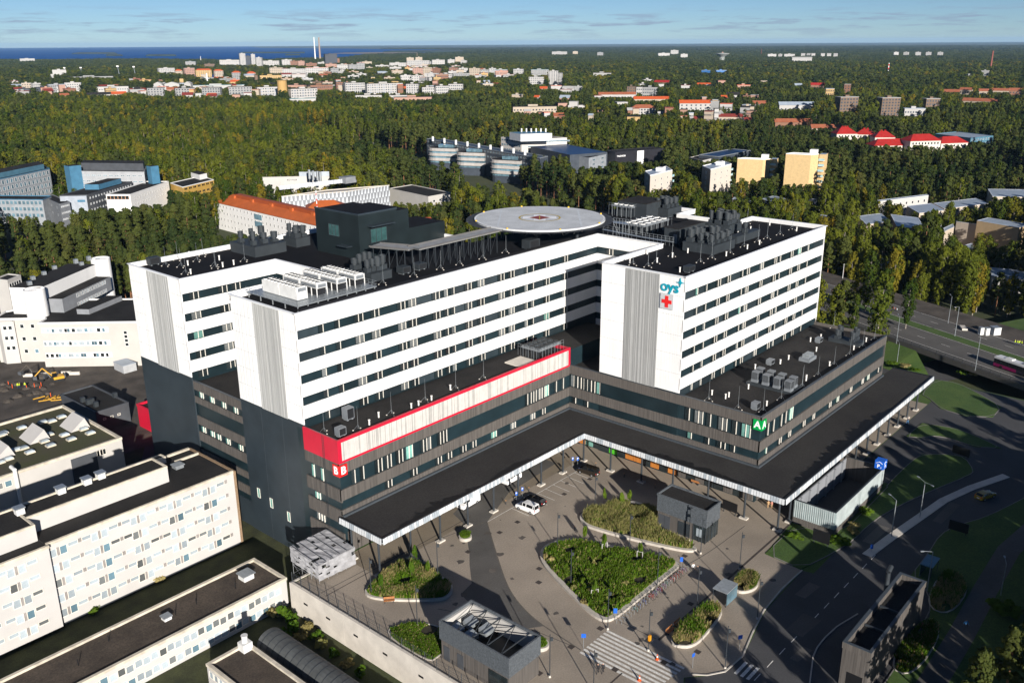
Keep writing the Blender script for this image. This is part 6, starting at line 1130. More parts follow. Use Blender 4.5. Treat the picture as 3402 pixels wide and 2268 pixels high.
 (3, 795, 1140, 572, 625, 12, 'W', 't', 'gable', 2, 12, 'long white house with terracotta roof', 12, .1), (3, 1120, 1445, 612, 655, 11, 'C', 'o', 'gable', 1, 9, 'long house with bright orange roof', 12, .1), (3, 1535, 1890, 645, 742, 12, 'W', 'o', 'gable', 3, 8, 'white house with bright orange roof and tall chimney', 14, .15), (3, 1092, 1322, 688, 785, 10, 'W', 't', 'hip', 3, 8, 'white house with terracotta hipped roof above the technology park', 14, .1),
 (3, 0, 415, 705, 765, 8, 'C', 'k', f, 2, 14, 'long low cream row with dark roof above the pines', 12, .15), (3, 505, 675, 690, 720, 8, 'W', 'k', f, 2, 6, 'white and dark low block above the pines'), (3, 1640, 1830, 795, 830, 6, 'C', 'r', 'gable', 1, 5, 'dark red roofed row, left part', 11, .1), (3, 1790, 2125, 772, 835, 8, 'C', 'r', 'gable', 2, 9, 'cream row with dark red roof and balconies', 11, .1), (3, 2128, 2210, 805, 845, 6, 'W', 'r', 'gable', 1, 4, 'short white house with dark red roof', 10),
 (3, 370, 510, 200, 213, 26, 'W', 'w', f, 0, 0, 'far white slab near the horizon, left one'), (3, 560, 608, 198, 210, 26, 'C', 'w', f, 0, 0, 'far cream block near the horizon'), (3, 787, 843, 207, 232, 26, 'G', 'g', f, 0, 0, 'far grey cube in the north wood'), (3, 1342, 1452, 214, 222, 24, 'W', 'w', f, 0, 0, 'far low white strip near the horizon'), (3, 1463, 1533, 187, 217, 32, 'W', 'w', f, 3, 4, 'far white block standing high near the horizon'), (3, 1552, 1618, 222, 240, 24, 'W', 'w', f, 0, 0, 'far white cube right of the high white block'),
 (3, 1745, 1828, 372, 405, 14, 'U', 'g', f, 0, 0, 'blue shed, left of two below the water tower'), (3, 1870, 1975, 372, 402, 14, 'U', 'g', f, 0, 0, 'blue shed, right of two below the water tower'),
 (4, 230, 405, 248, 275, 24, 'W', 'w', 'gable', 0, 0, 'far white domed hall in the right wood'), (4, 100, 425, 660, 735, 8, 'W', 'g', 'gable', 1, 8, 'white low house with grey gable roof near the motorway', 14, .2), (4, 625, 830, 618, 760, 22, 'N', 'w', f, 7, 6, 'brown and white apartment tower, left of two', 14, .5), (4, 1008, 1215, 625, 800, 22, 'N', 'w', f, 8, 6, 'brown and white apartment tower, right of two', 14, .5), (4, 1420, 1578, 632, 715, 13, 'N', 'w', f, 4, 5, 'brown and white lower block right of two towers', 13, .5), (4, 1240, 1440, 722, 800, 8, 'W', 'g', f, 2, 8, 'white low block with grey roof below brown towers'),
 (4, 395, 520, 485, 540, 12, 'B', 'R', 'gable', 2, 5, 'brick house with red roof left of the motorway'), (4, 530, 612, 540, 605, 11, 'Y', 'g', f, 3, 4, 'yellow block left of the motorway'), (4, 708, 765, 500, 575, 13, 'B', 'w', f, 4, 2, 'narrow brick block beside the motorway'), (4, 240, 320, 490, 525, 9, 'W', 'g', 'gable', 1, 3, 'small white house left of the brick house'),
 (4, 1612, 1760, 545, 580, 9, 'B', 't', 'gable', 1, 6, 'terracotta roofed house, leftmost of the far right row'), (4, 1770, 1890, 528, 600, 11, 'C', 't', 'gable', 2, 5, 'terracotta roofed house, second of the far right row'), (4, 1935, 2030, 540, 590, 10, 'C', 't', 'gable', 2, 4, 'terracotta roofed house, third of the far right row'), (4, 2055, 2210, 535, 580, 10, 'C', 't', 'gable', 2, 6, 'terracotta roofed house, fourth of the far right row'), (4, 2222, 2350, 533, 610, 10, 'B', 't', 'gable', 2, 5, 'terracotta roofed house, rightmost of the far right row'), (4, 1800, 2140, 628, 672, 7, 'C', 't', 'gable', 1, 10, 'long low terracotta roof below the far right row'),
 (4, 1965, 2032, 375, 440, 20, 'G', 'w', f, 2, 3, 'pale industrial block at the foot of the brown chimney'), (4, 1830, 1872, 405, 440, 16, 'G', 'w', f, 0, 0, 'small pale silo left of the industrial block'), (4, 60, 400, 815, 885, 7, 'B', 't', 'gable', 1, 10, 'long terracotta roofed block left of the red roofs', 12, .2), (4, 395, 690, 868, 915, 6, 'C', 't', 'gable', 1, 8, 'pale terracotta roof left of the red roofs', 12, .2),
]: town(*a)
for i, x in enumerate((1155, 1250, 1360, 1455, 1563)): town(4, x, x+47, 204, 220, 24, 'W', 'w', f, 0, 0, f'far white block near the right horizon, {ORDW[i]} of five from left', group='far white blocks near the horizon')
for i, x in enumerate((310, 360, 402, 490, 548, 608)): town(4, x, x+36, 214, 229, 24, 'W', 'w', 'gable', 0, 0, f'far white house in the right wood, {ORDW[i]} of six from left', group='far white houses in the wood')
for i, (x, w) in enumerate(((0, 80), (100, 35), (155, 95))): town(4, x, x+w, 222, 232, 20, 'W', 'w', f, 0, 0, f'far pale strip in the right wood, {ORDW[i]} of three from left', group='far pale strips in the wood')
# tall single structures
def stack(name, label, c, x, yt, yb, w, m, cat, h=None, taper=.6, stripes=None):
 pb = P(*S(c, x, yb), 0); z = pix(pb)[2]; hh = (S(c, 0, yb)[1]-S(c, 0, yt)[1])*z/F*1.0; r = w*CROPS[c][2]*z/F/2
 t = thing(name, label, cat, (pb.x, pb.y, GZ))
 MB().tube((0, 0, 0), (0, 0, hh-GZ), r, r*taper, n=14).build('shaft', m, t, world=False)
 MB().tube((0, 0, hh-GZ), (0, 0, hh-GZ+hh*.02), r*taper*1.15, n=14).build('rim', m, t, world=False)
 if stripes:
  for k in range(3): rr_ = r*(1-(1-taper)*(.35+.25*k)); MB().tube((0, 0, (hh-GZ)*(.32+.25*k)), (0, 0, (hh-GZ)*(.43+.25*k)), rr_*1.08, n=12).build('stripe', stripes, t, world=False)
 return t
CHW = M('chimney_white', (.66, .66, .65), .6, .05); CHB = M('chimney_brown', (.30, .22, .17), .8, .1); CHR = M('chimney_red', (.24, .07, .05), .8, .1)
stack('chimney', 'slim white chimney of the power plant on the skyline', 2, 548, 82, 285, 14, CHW, 'chimney', taper=.6); stack('chimney', 'brown grey chimney right of the slim white one', 2, 592, 84, 280, 19, CHB, 'chimney', taper=.6)
stack('chimney', 'tall rust brown chimney far out in the right wood', 4, 2040, 205, 385, 16, CHR, 'chimney', taper=.7); stack('chimney', 'red topped white chimney above the grey slabs', 1, 1912, 405, 520, 14, CHW, 'chimney', taper=.8, stripes=None)
stack('radio_mast', 'red and white lattice mast in the right wood', 4, 1102, 310, 412, 12, CHW, 'mast', taper=.6, stripes=SIGNR); stack('radio_mast', 'thin mast on the north suburb skyline', 2, 1483, 210, 255, 5, CHB, 'mast')
stack('radio_mast', 'far thin mast at the right of the water tower', 3, 2293, 178, 235, 6, CHR, 'mast', taper=.4)
stack('silo', 'fat yellow brick silo tower in front of the town', 2, 252, 472, 640, 90, M('silo_yellow', (.40, .25, .09), .8, .06, .1), 'silo', taper=.96)
stack('brick_tower', 'round brown brick tower left of the silo', 2, 12, 420, 530, 34, TW['N'], 'tower', taper=.95)
t = town(2, 622, 745, 222, 290, 46, 'K', 'k', f, 0, 0, 'black power plant block right of the two chimneys', 30, .2, 'power_plant', 'power plant'); town(2, 720, 768, 262, 290, 26, 'B', 'k', f, 0, 0, 'brick annex at the right of the power plant', 20, .2, 'power_annex', 'building')
pb = P(*S(3, 1932, 300), 0); z = pix(pb)[2]; k_ = z/F*CROPS[3][2]
t = thing('water_tower', 'mushroom shaped concrete water tower above the far wood', 'water tower', (pb.x, pb.y, GZ)); WT = M('water_tower_concrete', (.36, .38, .36), .8, .06, .02)
MB().lathe([(14*k_, 0), (12*k_, 45*k_), (20*k_, 62*k_), (62*k_, 88*k_), (64*k_, 92*k_), (10*k_, 97*k_)], 28).build('bowl', WT, t, world=False); MB().lathe([(9*k_, 96*k_), (8*k_, 102*k_), (3*k_, 106*k_)], 16).build('cap', TW['P'], t, world=False)
for k in range(10): a = 2*math.pi*k/10; MB().bar((14*k_*math.cos(a), 14*k_*math.sin(a), 0), (22*k_*math.cos(a), 22*k_*math.sin(a), 62*k_), 2.6*k_).build('rib', WT, t, world=False)
CLEAR.append((2380, 2440, S(3, 0, 296)[1], z))
# stadium with four floodlight masts
t = town(1, 620, 1045, 428, 450, 10, 'G', 'k', f, 0, 0, 'long stadium stand with dark roof by the inlet', 12, 0, 'stadium_stand', 'stadium'); town(1, 485, 600, 368, 378, 24, 'W', 'w', f, 0, 0, 'thin white stadium roof left of the floodlights', 10, 0, 'stadium_roof', 'stadium'); town(1, 465, 495, 408, 450, 14, 'W', 'w', f, 2, 2, 'small white block left of the stadium', 10, 0)
for i, (x, y0, y1) in enumerate(((605, 340, 432), (755, 338, 436), (1112, 325, 472), (1255, 330, 456))):
 pb = P(*S(1, x, y1), 0); z = pix(pb)[2]; hh = (y1-y0)*CROPS[1][2]*z/F; t = thing('floodlight_mast', f'tall stadium floodlight mast, {ORDW[i]} of four from the left', 'floodlight', (pb.x, pb.y, GZ), math.atan2(pb.y, pb.x)-math.pi/2, 'stadium floodlights')
 MB().tube((0, 0, 0), ((-.08 if i > 1 else 0)*hh, 0, hh), 1.1, .6, n=8).build('pole', STEEL, t, world=False); MB().box(-3-.08*hh*(i > 1), -.6, hh, 2.4-.08*hh*(i > 1), .4, hh+3).build('lamp_panel', CHW, t, world=False)
t = stack('crane', 'leaning white mast on the harbour skyline', 1, 1848, 245, 295, 7, CHW, 'mast', taper=.5)
rr = random.Random(21)
for i in range(200):
 x, y = (rr.uniform(0, 2352), rr.uniform(400, 600)) if i < 60 else ((rr.uniform(100, 2300), rr.uniform(290, 520)) if i < 150 else (rr.uniform(100, 2300), rr.uniform(440, 800)))
 c = 1 if i < 60 else (2 if i < 150 else 3)
 if c == 1 and x < 1100 and y < 470: continue
 w = rr.uniform(35, 130); k = rr.choice('WWWCCGBPY'); town(c, x, x+w, y, y+rr.uniform(16, 32), rr.uniform(9, 18), k, rr.choice('kkgrotw'), rr.choice(('flat', 'flat', 'gable')), rr.choice((1, 2, 3)), int(w/14)+1, 'small distant house peeping out between the trees of the town', group='small houses between the town trees')
# motorway in the far right with bridge
strip([tuple(P(*S(4, x, y), 0)[:2]) for x, y in ((480, 650), (620, 620), (760, 595), (850, 575), (900, 560), (960, 548), (1020, 530))], 16, GZ, GZ+.3, 'motorway', ASPH2)
t = thing('motorway_bridge', 'pale bridge over the motorway in the right wood', 'bridge', tuple(P(*S(4, 1010, 522), 0)[:2])+(GZ,)); q0, q1 = P(*S(4, 910, 522), 6), P(*S(4, 1110, 522), 6)
MB().prism([tuple(q0[:2]), tuple(q1[:2]), tuple((q1+Vector((6, 6, 0)))[:2]), tuple((q0+Vector((6, 6, 0)))[:2])], 5.0, 6.4).build('deck', CONCL, t)
for k in range(3): q = q0.lerp(q1, .15+.35*k); MB().box(q.x, q.y, GZ, q.x+2, q.y+2, 5).build('pier', CONC, t)
CLEAR += [(S(4, 460, 0)[0], S(4, 1000, 0)[0], S(4, 0, 640)[1], 1e5)] if False else []
MW = [tuple(P(*S(4, x, y), 0)[:2]) for x, y in ((480, 650), (620, 620), (760, 595), (850, 575), (900, 560), (960, 548), (1020, 530))]
# ================================================================ TREES
def leafmat(name, c1, c2, c3=None, thr=.8, tr=.25):
 m = bpy.data.materials.new(name); m.use_nodes = True; nt = m.node_tree; nt.nodes.clear(); L = nt.links.new; N = nt.nodes.new
 out = N('ShaderNodeOutputMaterial'); d = N('ShaderNodeBsdfDiffuse'); tl = N('ShaderNodeBsdfTranslucent'); ms = N('ShaderNodeMixShader'); ms.inputs[0].default_value = tr
 oi = N('ShaderNodeObjectInfo'); g = N('ShaderNodeNewGeometry'); nz_ = N('ShaderNodeTexNoise'); nz_.inputs['Scale'].default_value = .35; tcn = N('ShaderNodeTexCoord'); L(tcn.outputs['Object'], nz_.inputs['Vector'])
 mixa = N('ShaderNodeMix'); mixa.data_type = 'RGBA'; mixa.inputs['A'].default_value = (*c1, 1); mixa.inputs['B'].default_value = (*c2, 1)
 ad = N('ShaderNodeMath'); ad.operation = 'ADD'; sb = N('ShaderNodeMath'); sb.operation = 'MULTIPLY'; sb.inputs[1].default_value = .5
 ri = N('ShaderNodeMath'); ri.operation = 'ADD'
 ll = N('ShaderNodeTexNoise'); ll.inputs['Scale'].default_value = .016; ll.inputs['Detail'].default_value = 3; L(oi.outputs['Location'], ll.inputs['Vector']); lm = N('ShaderNodeMapRange'); lm.inputs[1].default_value = .36; lm.inputs[2].default_value = .64; lm.inputs[3].default_value = -.35; lm.inputs[4].default_value = .55; L(ll.outputs[0], lm.inputs[0]); L(oi.outputs['Random'], ad.inputs[0]); L(g.outputs['Random Per Island'], ad.inputs[1]); L(ad.outputs[0], sb.inputs[0]); L(sb.outputs[0], ri.inputs[0]); L(lm.outputs[0], ri.inputs[1]); ri.use_clamp = True; L(ri.outputs[0], mixa.inputs['Factor']); colo = mixa.outputs['Result']
 if c3:
  mr_ = N('ShaderNodeMapRange'); mr_.inputs[1].default_value = thr; mr_.inputs[2].default_value = thr+.5; ln = N('ShaderNodeTexNoise'); ln.inputs['Scale'].default_value = .011; ln.inputs['Detail'].default_value = 2; L(oi.outputs['Location'], ln.inputs['Vector']); la = N('ShaderNodeMath'); la.operation = 'ADD'; lb = N('ShaderNodeMath'); lb.operation = 'MULTIPLY'; lb.inputs[1].default_value = 1.5; lc = N('ShaderNodeMath'); lc.operation = 'SUBTRACT'; lc.inputs[1].default_value = .75; L(ln.outputs[0], lb.inputs[0]); L(lb.outputs[0], lc.inputs[0]); L(lc.outputs[0], la.inputs[0]); L(oi.outputs['Random'], la.inputs[1]); L(la.outputs[0], mr_.inputs[0])
  mb_ = N('ShaderNodeMix'); mb_.data_type = 'RGBA'; mb_.inputs['B'].default_value = (*c3, 1); L(colo, mb_.inputs['A']); L(mr_.outputs[0], mb_.inputs['Factor']); colo = mb_.outputs['Result']
 L(colo, d.inputs[0]); L(colo, tl.inputs[0]); L(d.outputs[0], ms.inputs[1]); L(tl.outputs[0], ms.inputs[2]); L(ms.outputs[0], out.inputs[0]); return m
PINE = leafmat('pine_needles', (.021, .036, .012), (.072, .084, .021), (.070, .062, .022), .9)
BIRCH = leafmat('birch_leaves', (.032, .057, .010), (.120, .135, .016), (.21, .15, .016), .72, .3)
SPRU = leafmat('spruce_needles', (.018, .036, .014), (.042, .064, .020))
BUSHM = leafmat('bush_leaves', (.045, .095, .010), (.11, .165, .018), None, .8, .3); DRYG = leafmat('dry_grass', (.20, .17, .065), (.36, .30, .13), (.13, .16, .04), .6, .3); GRN = leafmat('green_blades', (.04, .10, .008), (.11, .19, .015), None, .8, .3); FEATH = leafmat('reed_plume', (.30, .19, .10), (.40, .27, .15))
BARKP = M('pine_bark', (.20, .095, .045), .9, .3, 1.2, stretch=(1, 1, .3)); BARKB = M('birch_bark', (.24, .21, .18), .8, .3, 1.5); BARKD = M('dark_bark', (.07, .05, .035), .9, .3, 1.5)
def leaves(bv, bf, c, rad3, n, size, rnd, droop=0.0, axis=None):
 for _ in range(n):
  while True:
   x, y, z = rnd.uniform(-1, 1), rnd.uniform(-1, 1), rnd.uniform(-1, 1); q = x*x+y*y+z*z
   if .12 < q < 1: break
  q = (.55+.45*q)/math.sqrt(q)*1.0; q = min(q, 1.4); p = Vector((c[0]+x*rad3[0]*q*.8, c[1]+y*rad3[1]*q*.8, c[2]+z*rad3[2]*q*.8))
  g_ = .38; ox, oy = (p.x-axis[0], p.y-axis[1]) if axis else (x, y); ol = math.hypot(ox, oy) or 1; k_ = 1.0 if axis else .6
  nrm = Vector((x*.5+ox/ol*k_+rnd.gauss(0, g_), y*.5+oy/ol*k_+rnd.gauss(0, g_), z*.6+.4+rnd.gauss(0, g_))).normalized(); u = nrm.orthogonal().normalized(); u.rotate(Matrix.Rotation(rnd.random()*6.28, 3, nrm)); v = nrm.cross(u); s = size*rnd.uniform(.6, 1.25); i = len(bv)
  if droop: v = (v+Vector((0, 0, -droop))).normalized()
  bv += [p-u*s*.5-v*s*.6, p+u*s*.55-v*s*.3, p+u*s*.2+v*s*.75, p-u*s*.5+v*s*.35]; bf.append((i, i+1, i+2, i+3))
def tree_proto(kind, seed, lod=0):
 r = random.Random(seed*13+7); cv, cf = [], []; tb = MB()
 if kind == 'pine':
  H = r.uniform(16.5, 20); lean = Vector((r.uniform(-.6, .6), r.uniform(-.6, .6), 0)); top = Vector((lean.x, lean.y, H*.97)); mid = Vector((lean.x*.35, lean.y*.35, H*.5))
  if lod < 2: tb.tube((0, 0, -.3), mid, .24, .17, n=6, caps=False); tb.tube(mid, top, .17, .04, n=6, caps=False)
  nc = (26, 16, 9)[lod]; lo = .42
  for k in range(nc):
   h = lo+(1-lo)*((k+.5)/nc)**.9; a = k*2.4+r.uniform(-.5, .5); R = (2.6*math.sin(min(1, (1-h)/.50+.16)*1.45)+.25)*r.uniform(.7, 1.1); base = mid.lerp(top, max(0, (h-.5)/.47)) if h > .5 else Vector((lean.x*h*.7, lean.y*h*.7, H*h))
   c = Vector((base.x+math.cos(a)*R*.72, base.y+math.sin(a)*R*.72, H*h+r.uniform(-.3, .5)))
   if lod == 0 and k % 2 == 0: tb.tube((base.x, base.y, base.z-.3), c, .07, .03, n=4, caps=False)
   cr_ = r.uniform(1.0, 1.6)*(1, 1.15, 1.5)[lod]; leaves(cv, cf, c, (cr_, cr_, cr_*.66), (54, 34, 15)[lod], (.48, .64, 1.1)[lod], r, 0, (base.x, base.y))
  leaves(cv, cf, (top.x, top.y, H*.96), (1.2, 1.2, .9), (44, 24, 10)[lod], (.5, .7, 1.1)[lod], r)
 elif kind == 'birch':
  H = r.uniform(15, 20); W = r.uniform(2.2, 3.1); top = Vector((r.uniform(-.3, .3), r.uniform(-.3, .3), H*.95))
  if lod < 2: tb.tube((0, 0, -.3), (0, 0, H*.35), .2, .15, n=6, caps=False); tb.tube((0, 0, H*.35), top, .15, .03, n=6, caps=False)
  nc = (34, 20, 10)[lod]
  for k in range(nc):
   h = .13+.85*(k+.5)/nc; a = k*2.4+r.uniform(-.6, .6); R = W*(math.sin(math.pi*min(1, (1.02-h)/.88)**.75)**.8)*r.uniform(.55, 1.08)*.85; c = Vector((math.cos(a)*R, math.sin(a)*R, H*h+r.uniform(-.4, .4)))
   if lod == 0 and k % 2 == 0: tb.tube((0, 0, H*h-.9), c, .05, .02, n=4, caps=False)
   cr_ = r.uniform(.9, 1.4)*(1, 1.15, 1.5)[lod]; leaves(cv, cf, c, (cr_, cr_, cr_*1.3), (60, 40, 18)[lod], (.40, .56, 1.0)[lod], r, .6, (0, 0))
  leaves(cv, cf, (top.x, top.y, H*.96), (.6, .6, 1.2), (30, 16, 6)[lod], (.4, .55, .9)[lod], r, .5)
 elif kind == 'spruce':
  H = r.uniform(13, 18); W = r.uniform(1.9, 2.5)
  if lod < 2: tb.tube((0, 0, -.3), (0, 0, H*.96), .22, .03, n=6, caps=False)
  nl = (20, 13, 8)[lod]
  for k in range(nl):
   h = .06+.92*k/nl; R = W*(1-h)**.85+.1; m_ = max(3, int(7*(1-h)+2)) if lod < 2 else 3
   for j in range(m_):
    a = j*6.283/m_+k*.7+r.uniform(-.2, .2); c = Vector((math.cos(a)*R*.66, math.sin(a)*R*.66, H*h+r.uniform(-.2, .2))); leaves(cv, cf, c, (R*.42+.15, R*.42+.15, .42), (14, 10, 7)[lod], (.44, .62, 1.0)[lod], r, .8, (0, 0))
  leaves(cv, cf, (0, 0, H*.97), (.25, .25, .8), (14, 8, 4)[lod], (.35, .5, .8)[lod], r)
 elif kind == 'clump':
  for k in range(26):
   c = Vector((r.uniform(-14, 14), r.uniform(-14, 14), 0)); h = r.uniform(9, 16); leaves(cv, cf, (c.x, c.y, h*.62), (2.6, 2.6, h*.4), 9, 3.0, r)
 me = bpy.data.meshes.new(kind+'_crown'); me.from_pydata([tuple(p) for p in cv], [], cf)
 tm = tb.mesh(kind+'_trunk', {'pine': BARKP, 'birch': BARKB, 'spruce': BARKD, 'clump': BARKD}[kind]) if tb.v else None
 me.materials.append({'pine': PINE, 'birch': BIRCH, 'spruce': SPRU, 'clump': PINE}[kind]); return me, tm, (H if kind != 'clump' else 14)
PROTO = {(k, l): [tree_proto(k, s, l) for s in range({0: 5, 1: 4, 2: 4}[l])] for k in ('pine', 'birch', 'spruce') for l in (0, 1, 2)}
PROTO[('clump', 2)] = [tree_proto('clump', s, 2) for s in range(3)]
# ---- where trees stand
rs = np.random.RandomState(11)
def ring(r0, r1, step):
 n = int(r1*1.35/step); a = np.arange(-2, n)*step; X, Y = np.meshgrid(a, a); X = X.ravel()+rs.uniform(-.48, .48, X.size)*step; Y = Y.ravel()+rs.uniform(-.48, .48, Y.size)*step
 # grid covers the quadrant seen by the camera plus a margin
 ca_, sa_ = math.cos(YAW-math.pi/4), math.sin(YAW-math.pi/4); x = X*ca_-Y*sa_; y = X*sa_+Y*ca_; d = np.hypot(x, y); an = np.abs((np.arctan2(y, x)-YAW+math.pi) % (2*math.pi)-math.pi)
 k = (d > r0) & (d < r1) & (an < rad(36)); return np.stack([x[k], y[k]], 1)
def inpoly(pts, poly):
 x, y = pts[:, 0], pts[:, 1]; c = np.zeros(len(pts), bool); n = len(poly)
 for i in range(n):
  x0, y0 = poly[i-1][0], poly[i-1][1]; x1, y1 = poly[i][0], poly[i][1]
  if y0 == y1: continue
  m = ((y0 > y) != (y1 > y)) & (x < (x1-x0)*(y-y0)/(y1-y0)+x0); c ^= m
 return c
def near_path(pts, path, w):
 m = np.zeros(len(pts), bool)
 for a, c in zip(path, path[1:]):
  a = np.array(a[:2]); c = np.array(c[:2]); d = c-a; t_ = np.clip(((pts-a)@d)/(d@d), 0, 1); m |= np.hypot(*(pts-(a+t_[:, None]*d)).T) < w
 return m
NOTREE += [[(-20, -100), (-20, 250), (60, 330), (112, 300), (136, 262), (130, 190), (238, 195), (262, 195), (266, -100)], SEA, [Pd(*p, 0) for p in [(195, 173), (300, 170), (420, 171), (530, 168), (570, 165), (545, 176), (500, 187), (380, 178), (260, 180)]],
   [Pd(*p, 0) for p in [(2150, 134), (2352, 134), (2500, 136), (2500, 141), (2352, 140.5), (2200, 138)]], [HP(-200, -14), HP(900, -6), HP(900, 33), HP(60, 43), HP(60, 62), HP(-200, 70)], [Pd(*p, GZ) for p in [(2225, 395), (2352, 410), (2500, 430), (2500, 470), (2352, 455), (2260, 420)]],
   [Pd(*p, GZ) for p in [(1050, 452), (1120, 438), (1160, 445), (1150, 480), (1080, 490)]]]
PATHS = [([(80, 300), (125.2, 373.9), (168.4, 442.2), (208.1, 494), (260, 560)], 8), (MW, 14)]
def fnoise(p, s, ph): x, y = p[:, 0]/s, p[:, 1]/s; return (np.sin(x*1.7+ph)+np.sin(y*2.1-ph*2)+np.sin((x+y)*1.3+ph*3)+np.sin((x-y*1.4)*.9+ph*.7))/4
CP_ = np.array([CC.x, CC.y, CC.z]); R_ = np.array(CR); U_ = np.array(CU); W_ = np.array(CW)
def proj(p, z):
 d = np.concatenate([p, np.full((len(p), 1), 0.)], 1); d[:, 2] = z; d = d-CP_; zz = d@W_; return 1701+F*(d@R_)/zz, 1134-F*(d@U_)/zz
def scatter(r0, r1, step, hgt, keep=1.0):
 p = ring(r0, r1, step); k = rs.rand(len(p)) < keep
 for pl in NOTREE: k &= ~inpoly(p, pl)
 for pa, w in PATHS: k &= ~near_path(p, pa, w)
 p = p[k]; k = np.ones(len(p), bool)
 for fx, fy, fr in FOOT: k &= (p[:, 0]-fx)**2+(p[:, 1]-fy)**2 > fr*fr*.72
 p = p[k]; p = p[(fnoise(p, 26, 2.2) > -.66) | (rs.rand(len(p)) < .3)]; sc = rs.uniform(.70, 1.22, len(p))*(1+.2*fnoise(p, 60, .4)); d = np.hypot(p[:, 0], p[:, 1]); px, py = proj(p, GZ+sc*hgt)
 for x0, x1, yb, dist in CLEAR:
  m = (px > x0) & (px < x1) & (d < dist) & (py < yb)
  if m.any():
   # a lower tree where a tall one would hide the house
   pb_x, pb_y = proj(p[m], GZ); f_ = np.clip((pb_y-yb)/(pb_y-py[m]), 0, 1); sc[m] *= f_
 k = (sc > .42) & (px > -260) & (px < 3660); return p[k], sc[k]
def species(p):
 px, py = proj(p, GZ); d = np.hypot(p[:, 0], p[:, 1]); n1 = fnoise(p, 90, 1.3); n2 = fnoise(p, 260, 4.1); u = rs.rand(len(p))
 pb = .40+.45*n1+.25*n2; pb = np.where((px < 1250) & (d > 520) & (d < 1300), pb+.22, pb); pb = np.where((px > 2650) & (d < 520), .86, pb); pb = np.where((px < 820) & (d < 470), .07, pb); pb = np.where((px > 1300) & (d > 550) & (d < 900), pb-.3, pb)
 s = np.where(u < pb, 1, 0); s = np.where((s == 0) & (rs.rand(len(p)) < np.where((px < 820) & (d < 470), .03, .22)), 2, s); return s
KN = ['pine', 'birch', 'spruce']
def gn_forest(name, label, P3, idx, scl, rot, protos, cat):
 me = bpy.data.meshes.new(name); me.from_pydata([tuple(q) for q in P3], [], [])
 for nm, ty, dat in (('idx', 'INT', idx), ('rot', 'FLOAT', rot)): at = me.attributes.new(nm, ty, 'POINT'); at.data.foreach_set('value', np.asarray(dat).astype(np.int32 if ty == 'INT' else np.float32))
 at = me.attributes.new('scl', 'FLOAT_VECTOR', 'POINT'); at.data.foreach_set('vector', np.asarray(scl, np.float32).ravel())
 o = bpy.data.objects.new(name, me); COL.objects.link(o); tag(o, label, cat, kind='stuff')
 cl = bpy.data.collections.new(name+'_kinds')
 for i, pr_ in enumerate(protos):
  if isinstance(pr_, tuple): ob = bpy.data.objects.new(f'{i:02d}_proto', pr_[0])
  else: ob = bpy.data.objects.new(f'{i:02d}_proto', pr_)
  cl.objects.link(ob)
 ng = bpy.data.node_groups.new(name, 'GeometryNodeTree'); ng.interface.new_socket('Geometry', in_out='INPUT', socket_type='NodeSocketGeometry'); ng.interface.new_socket('Geometry', in_out='OUTPUT', socket_type='NodeSocketGeometry')
 N = ng.nodes.new; L = ng.links.new; gi = N('NodeGroupInput'); go = N('NodeGroupOutput'); ci = N('GeometryNodeCollectionInfo'); ci.inputs['Collection'].default_value = cl; ci.inputs['Separate Children'].default_value = True; ci.inputs['Reset Children'].default_value = True
 ip = N('GeometryNodeInstanceOnPoints'); ip.inputs['Pick Instance'].default_value = True
 def na(nm, ty): x = N('GeometryNodeInputNamedAttribute'); x.data_type = ty; x.inputs['Name'].default_value = nm; return x.outputs['Attribute']
 cx = N('ShaderNodeCombineXYZ'); L(na('rot', 'FLOAT'), cx.inputs['Z']); L(gi.outputs[0], ip.inputs['Points']); L(ci.outputs[0], ip.inputs['Instance']); L(na('idx', 'INT'), ip.inputs['Instance Index']); L(cx.outputs[0], ip.inputs['Rotation']); L(na('scl', 'FLOAT_VECTOR'), ip.inputs['Scale']); L(ip.outputs[0], go.inputs[0])
 md = o.modifiers.new('scatter', 'NODES'); md.node_group = ng; return o
def joined(pr_):
 me, tm, h = pr_
 if tm is None: return me
 n0 = len(me.vertices); v = [tuple(x.co) for x in me.vertices]+[tuple(x.co) for x in tm.vertices]; fs = [tuple(x.vertices) for x in me.polygons]; f1 = [tuple(i+n0 for i in x.vertices) for x in tm.polygons]
 m = bpy.data.meshes.new('tree'); m.from_pydata(v, [], fs+f1); m.materials.append(me.materials[0]); m.materials.append(tm.materials[0]); m.polygons.foreach_set('material_index', [0]*len(fs)+[1]*len(f1)); return m
WHX = [(230, 'below the grey offices at the left edge'), (560, 'in the grove left of the orange roof'), (760, 'at the left end of the orange roof'), (1330, 'beyond the orange roof and the garage'), (1720, 'in front of the technology park'), (2110, 'between helipad and black office'), (2420, 'around the cream apartment towers'), (2700, 'around the yellow apartment towers'), (3020, 'just right of the right wing'), (9999, 'among the grey roofs at the right edge')]
WH = [f'{a}, {b}' for _, a in WHX for b in ('nearer belt', 'farther belt')]
def WHERE(px, d): k = next(i for i, w in enumerate(WHX) if px < w[0]); return k*2+int(d > (330, 350, 400, 560, 520, 480, 470, 460, 380, 400)[k])
TLAB = {'pine': 'tall pine with orange trunk', 'birch': 'slender green birch', 'spruce': 'dark pointed spruce'}
def put_tree(kind, x, y, z, s, rz, label, group, v=0):
 me, tm, h = PROTO[(kind, 0)][v % 5]; t = thing(kind+'_tree', label, 'tree', (x, y, z), rz, group); t.scale = (s, s, s)
 inst('trunk', tm, t); inst('crown', me, t); return t
pN, sN = scatter(150, 760, 5.6, 18.5, .93); kN = species(pN); dN = np.hypot(pN[:, 0], pN[:, 1]); pxN, pyN = proj(pN, GZ+8); sN = np.where((pxN > 2650) & (dN < 470) & (sN > .65), sN*1.15, sN)
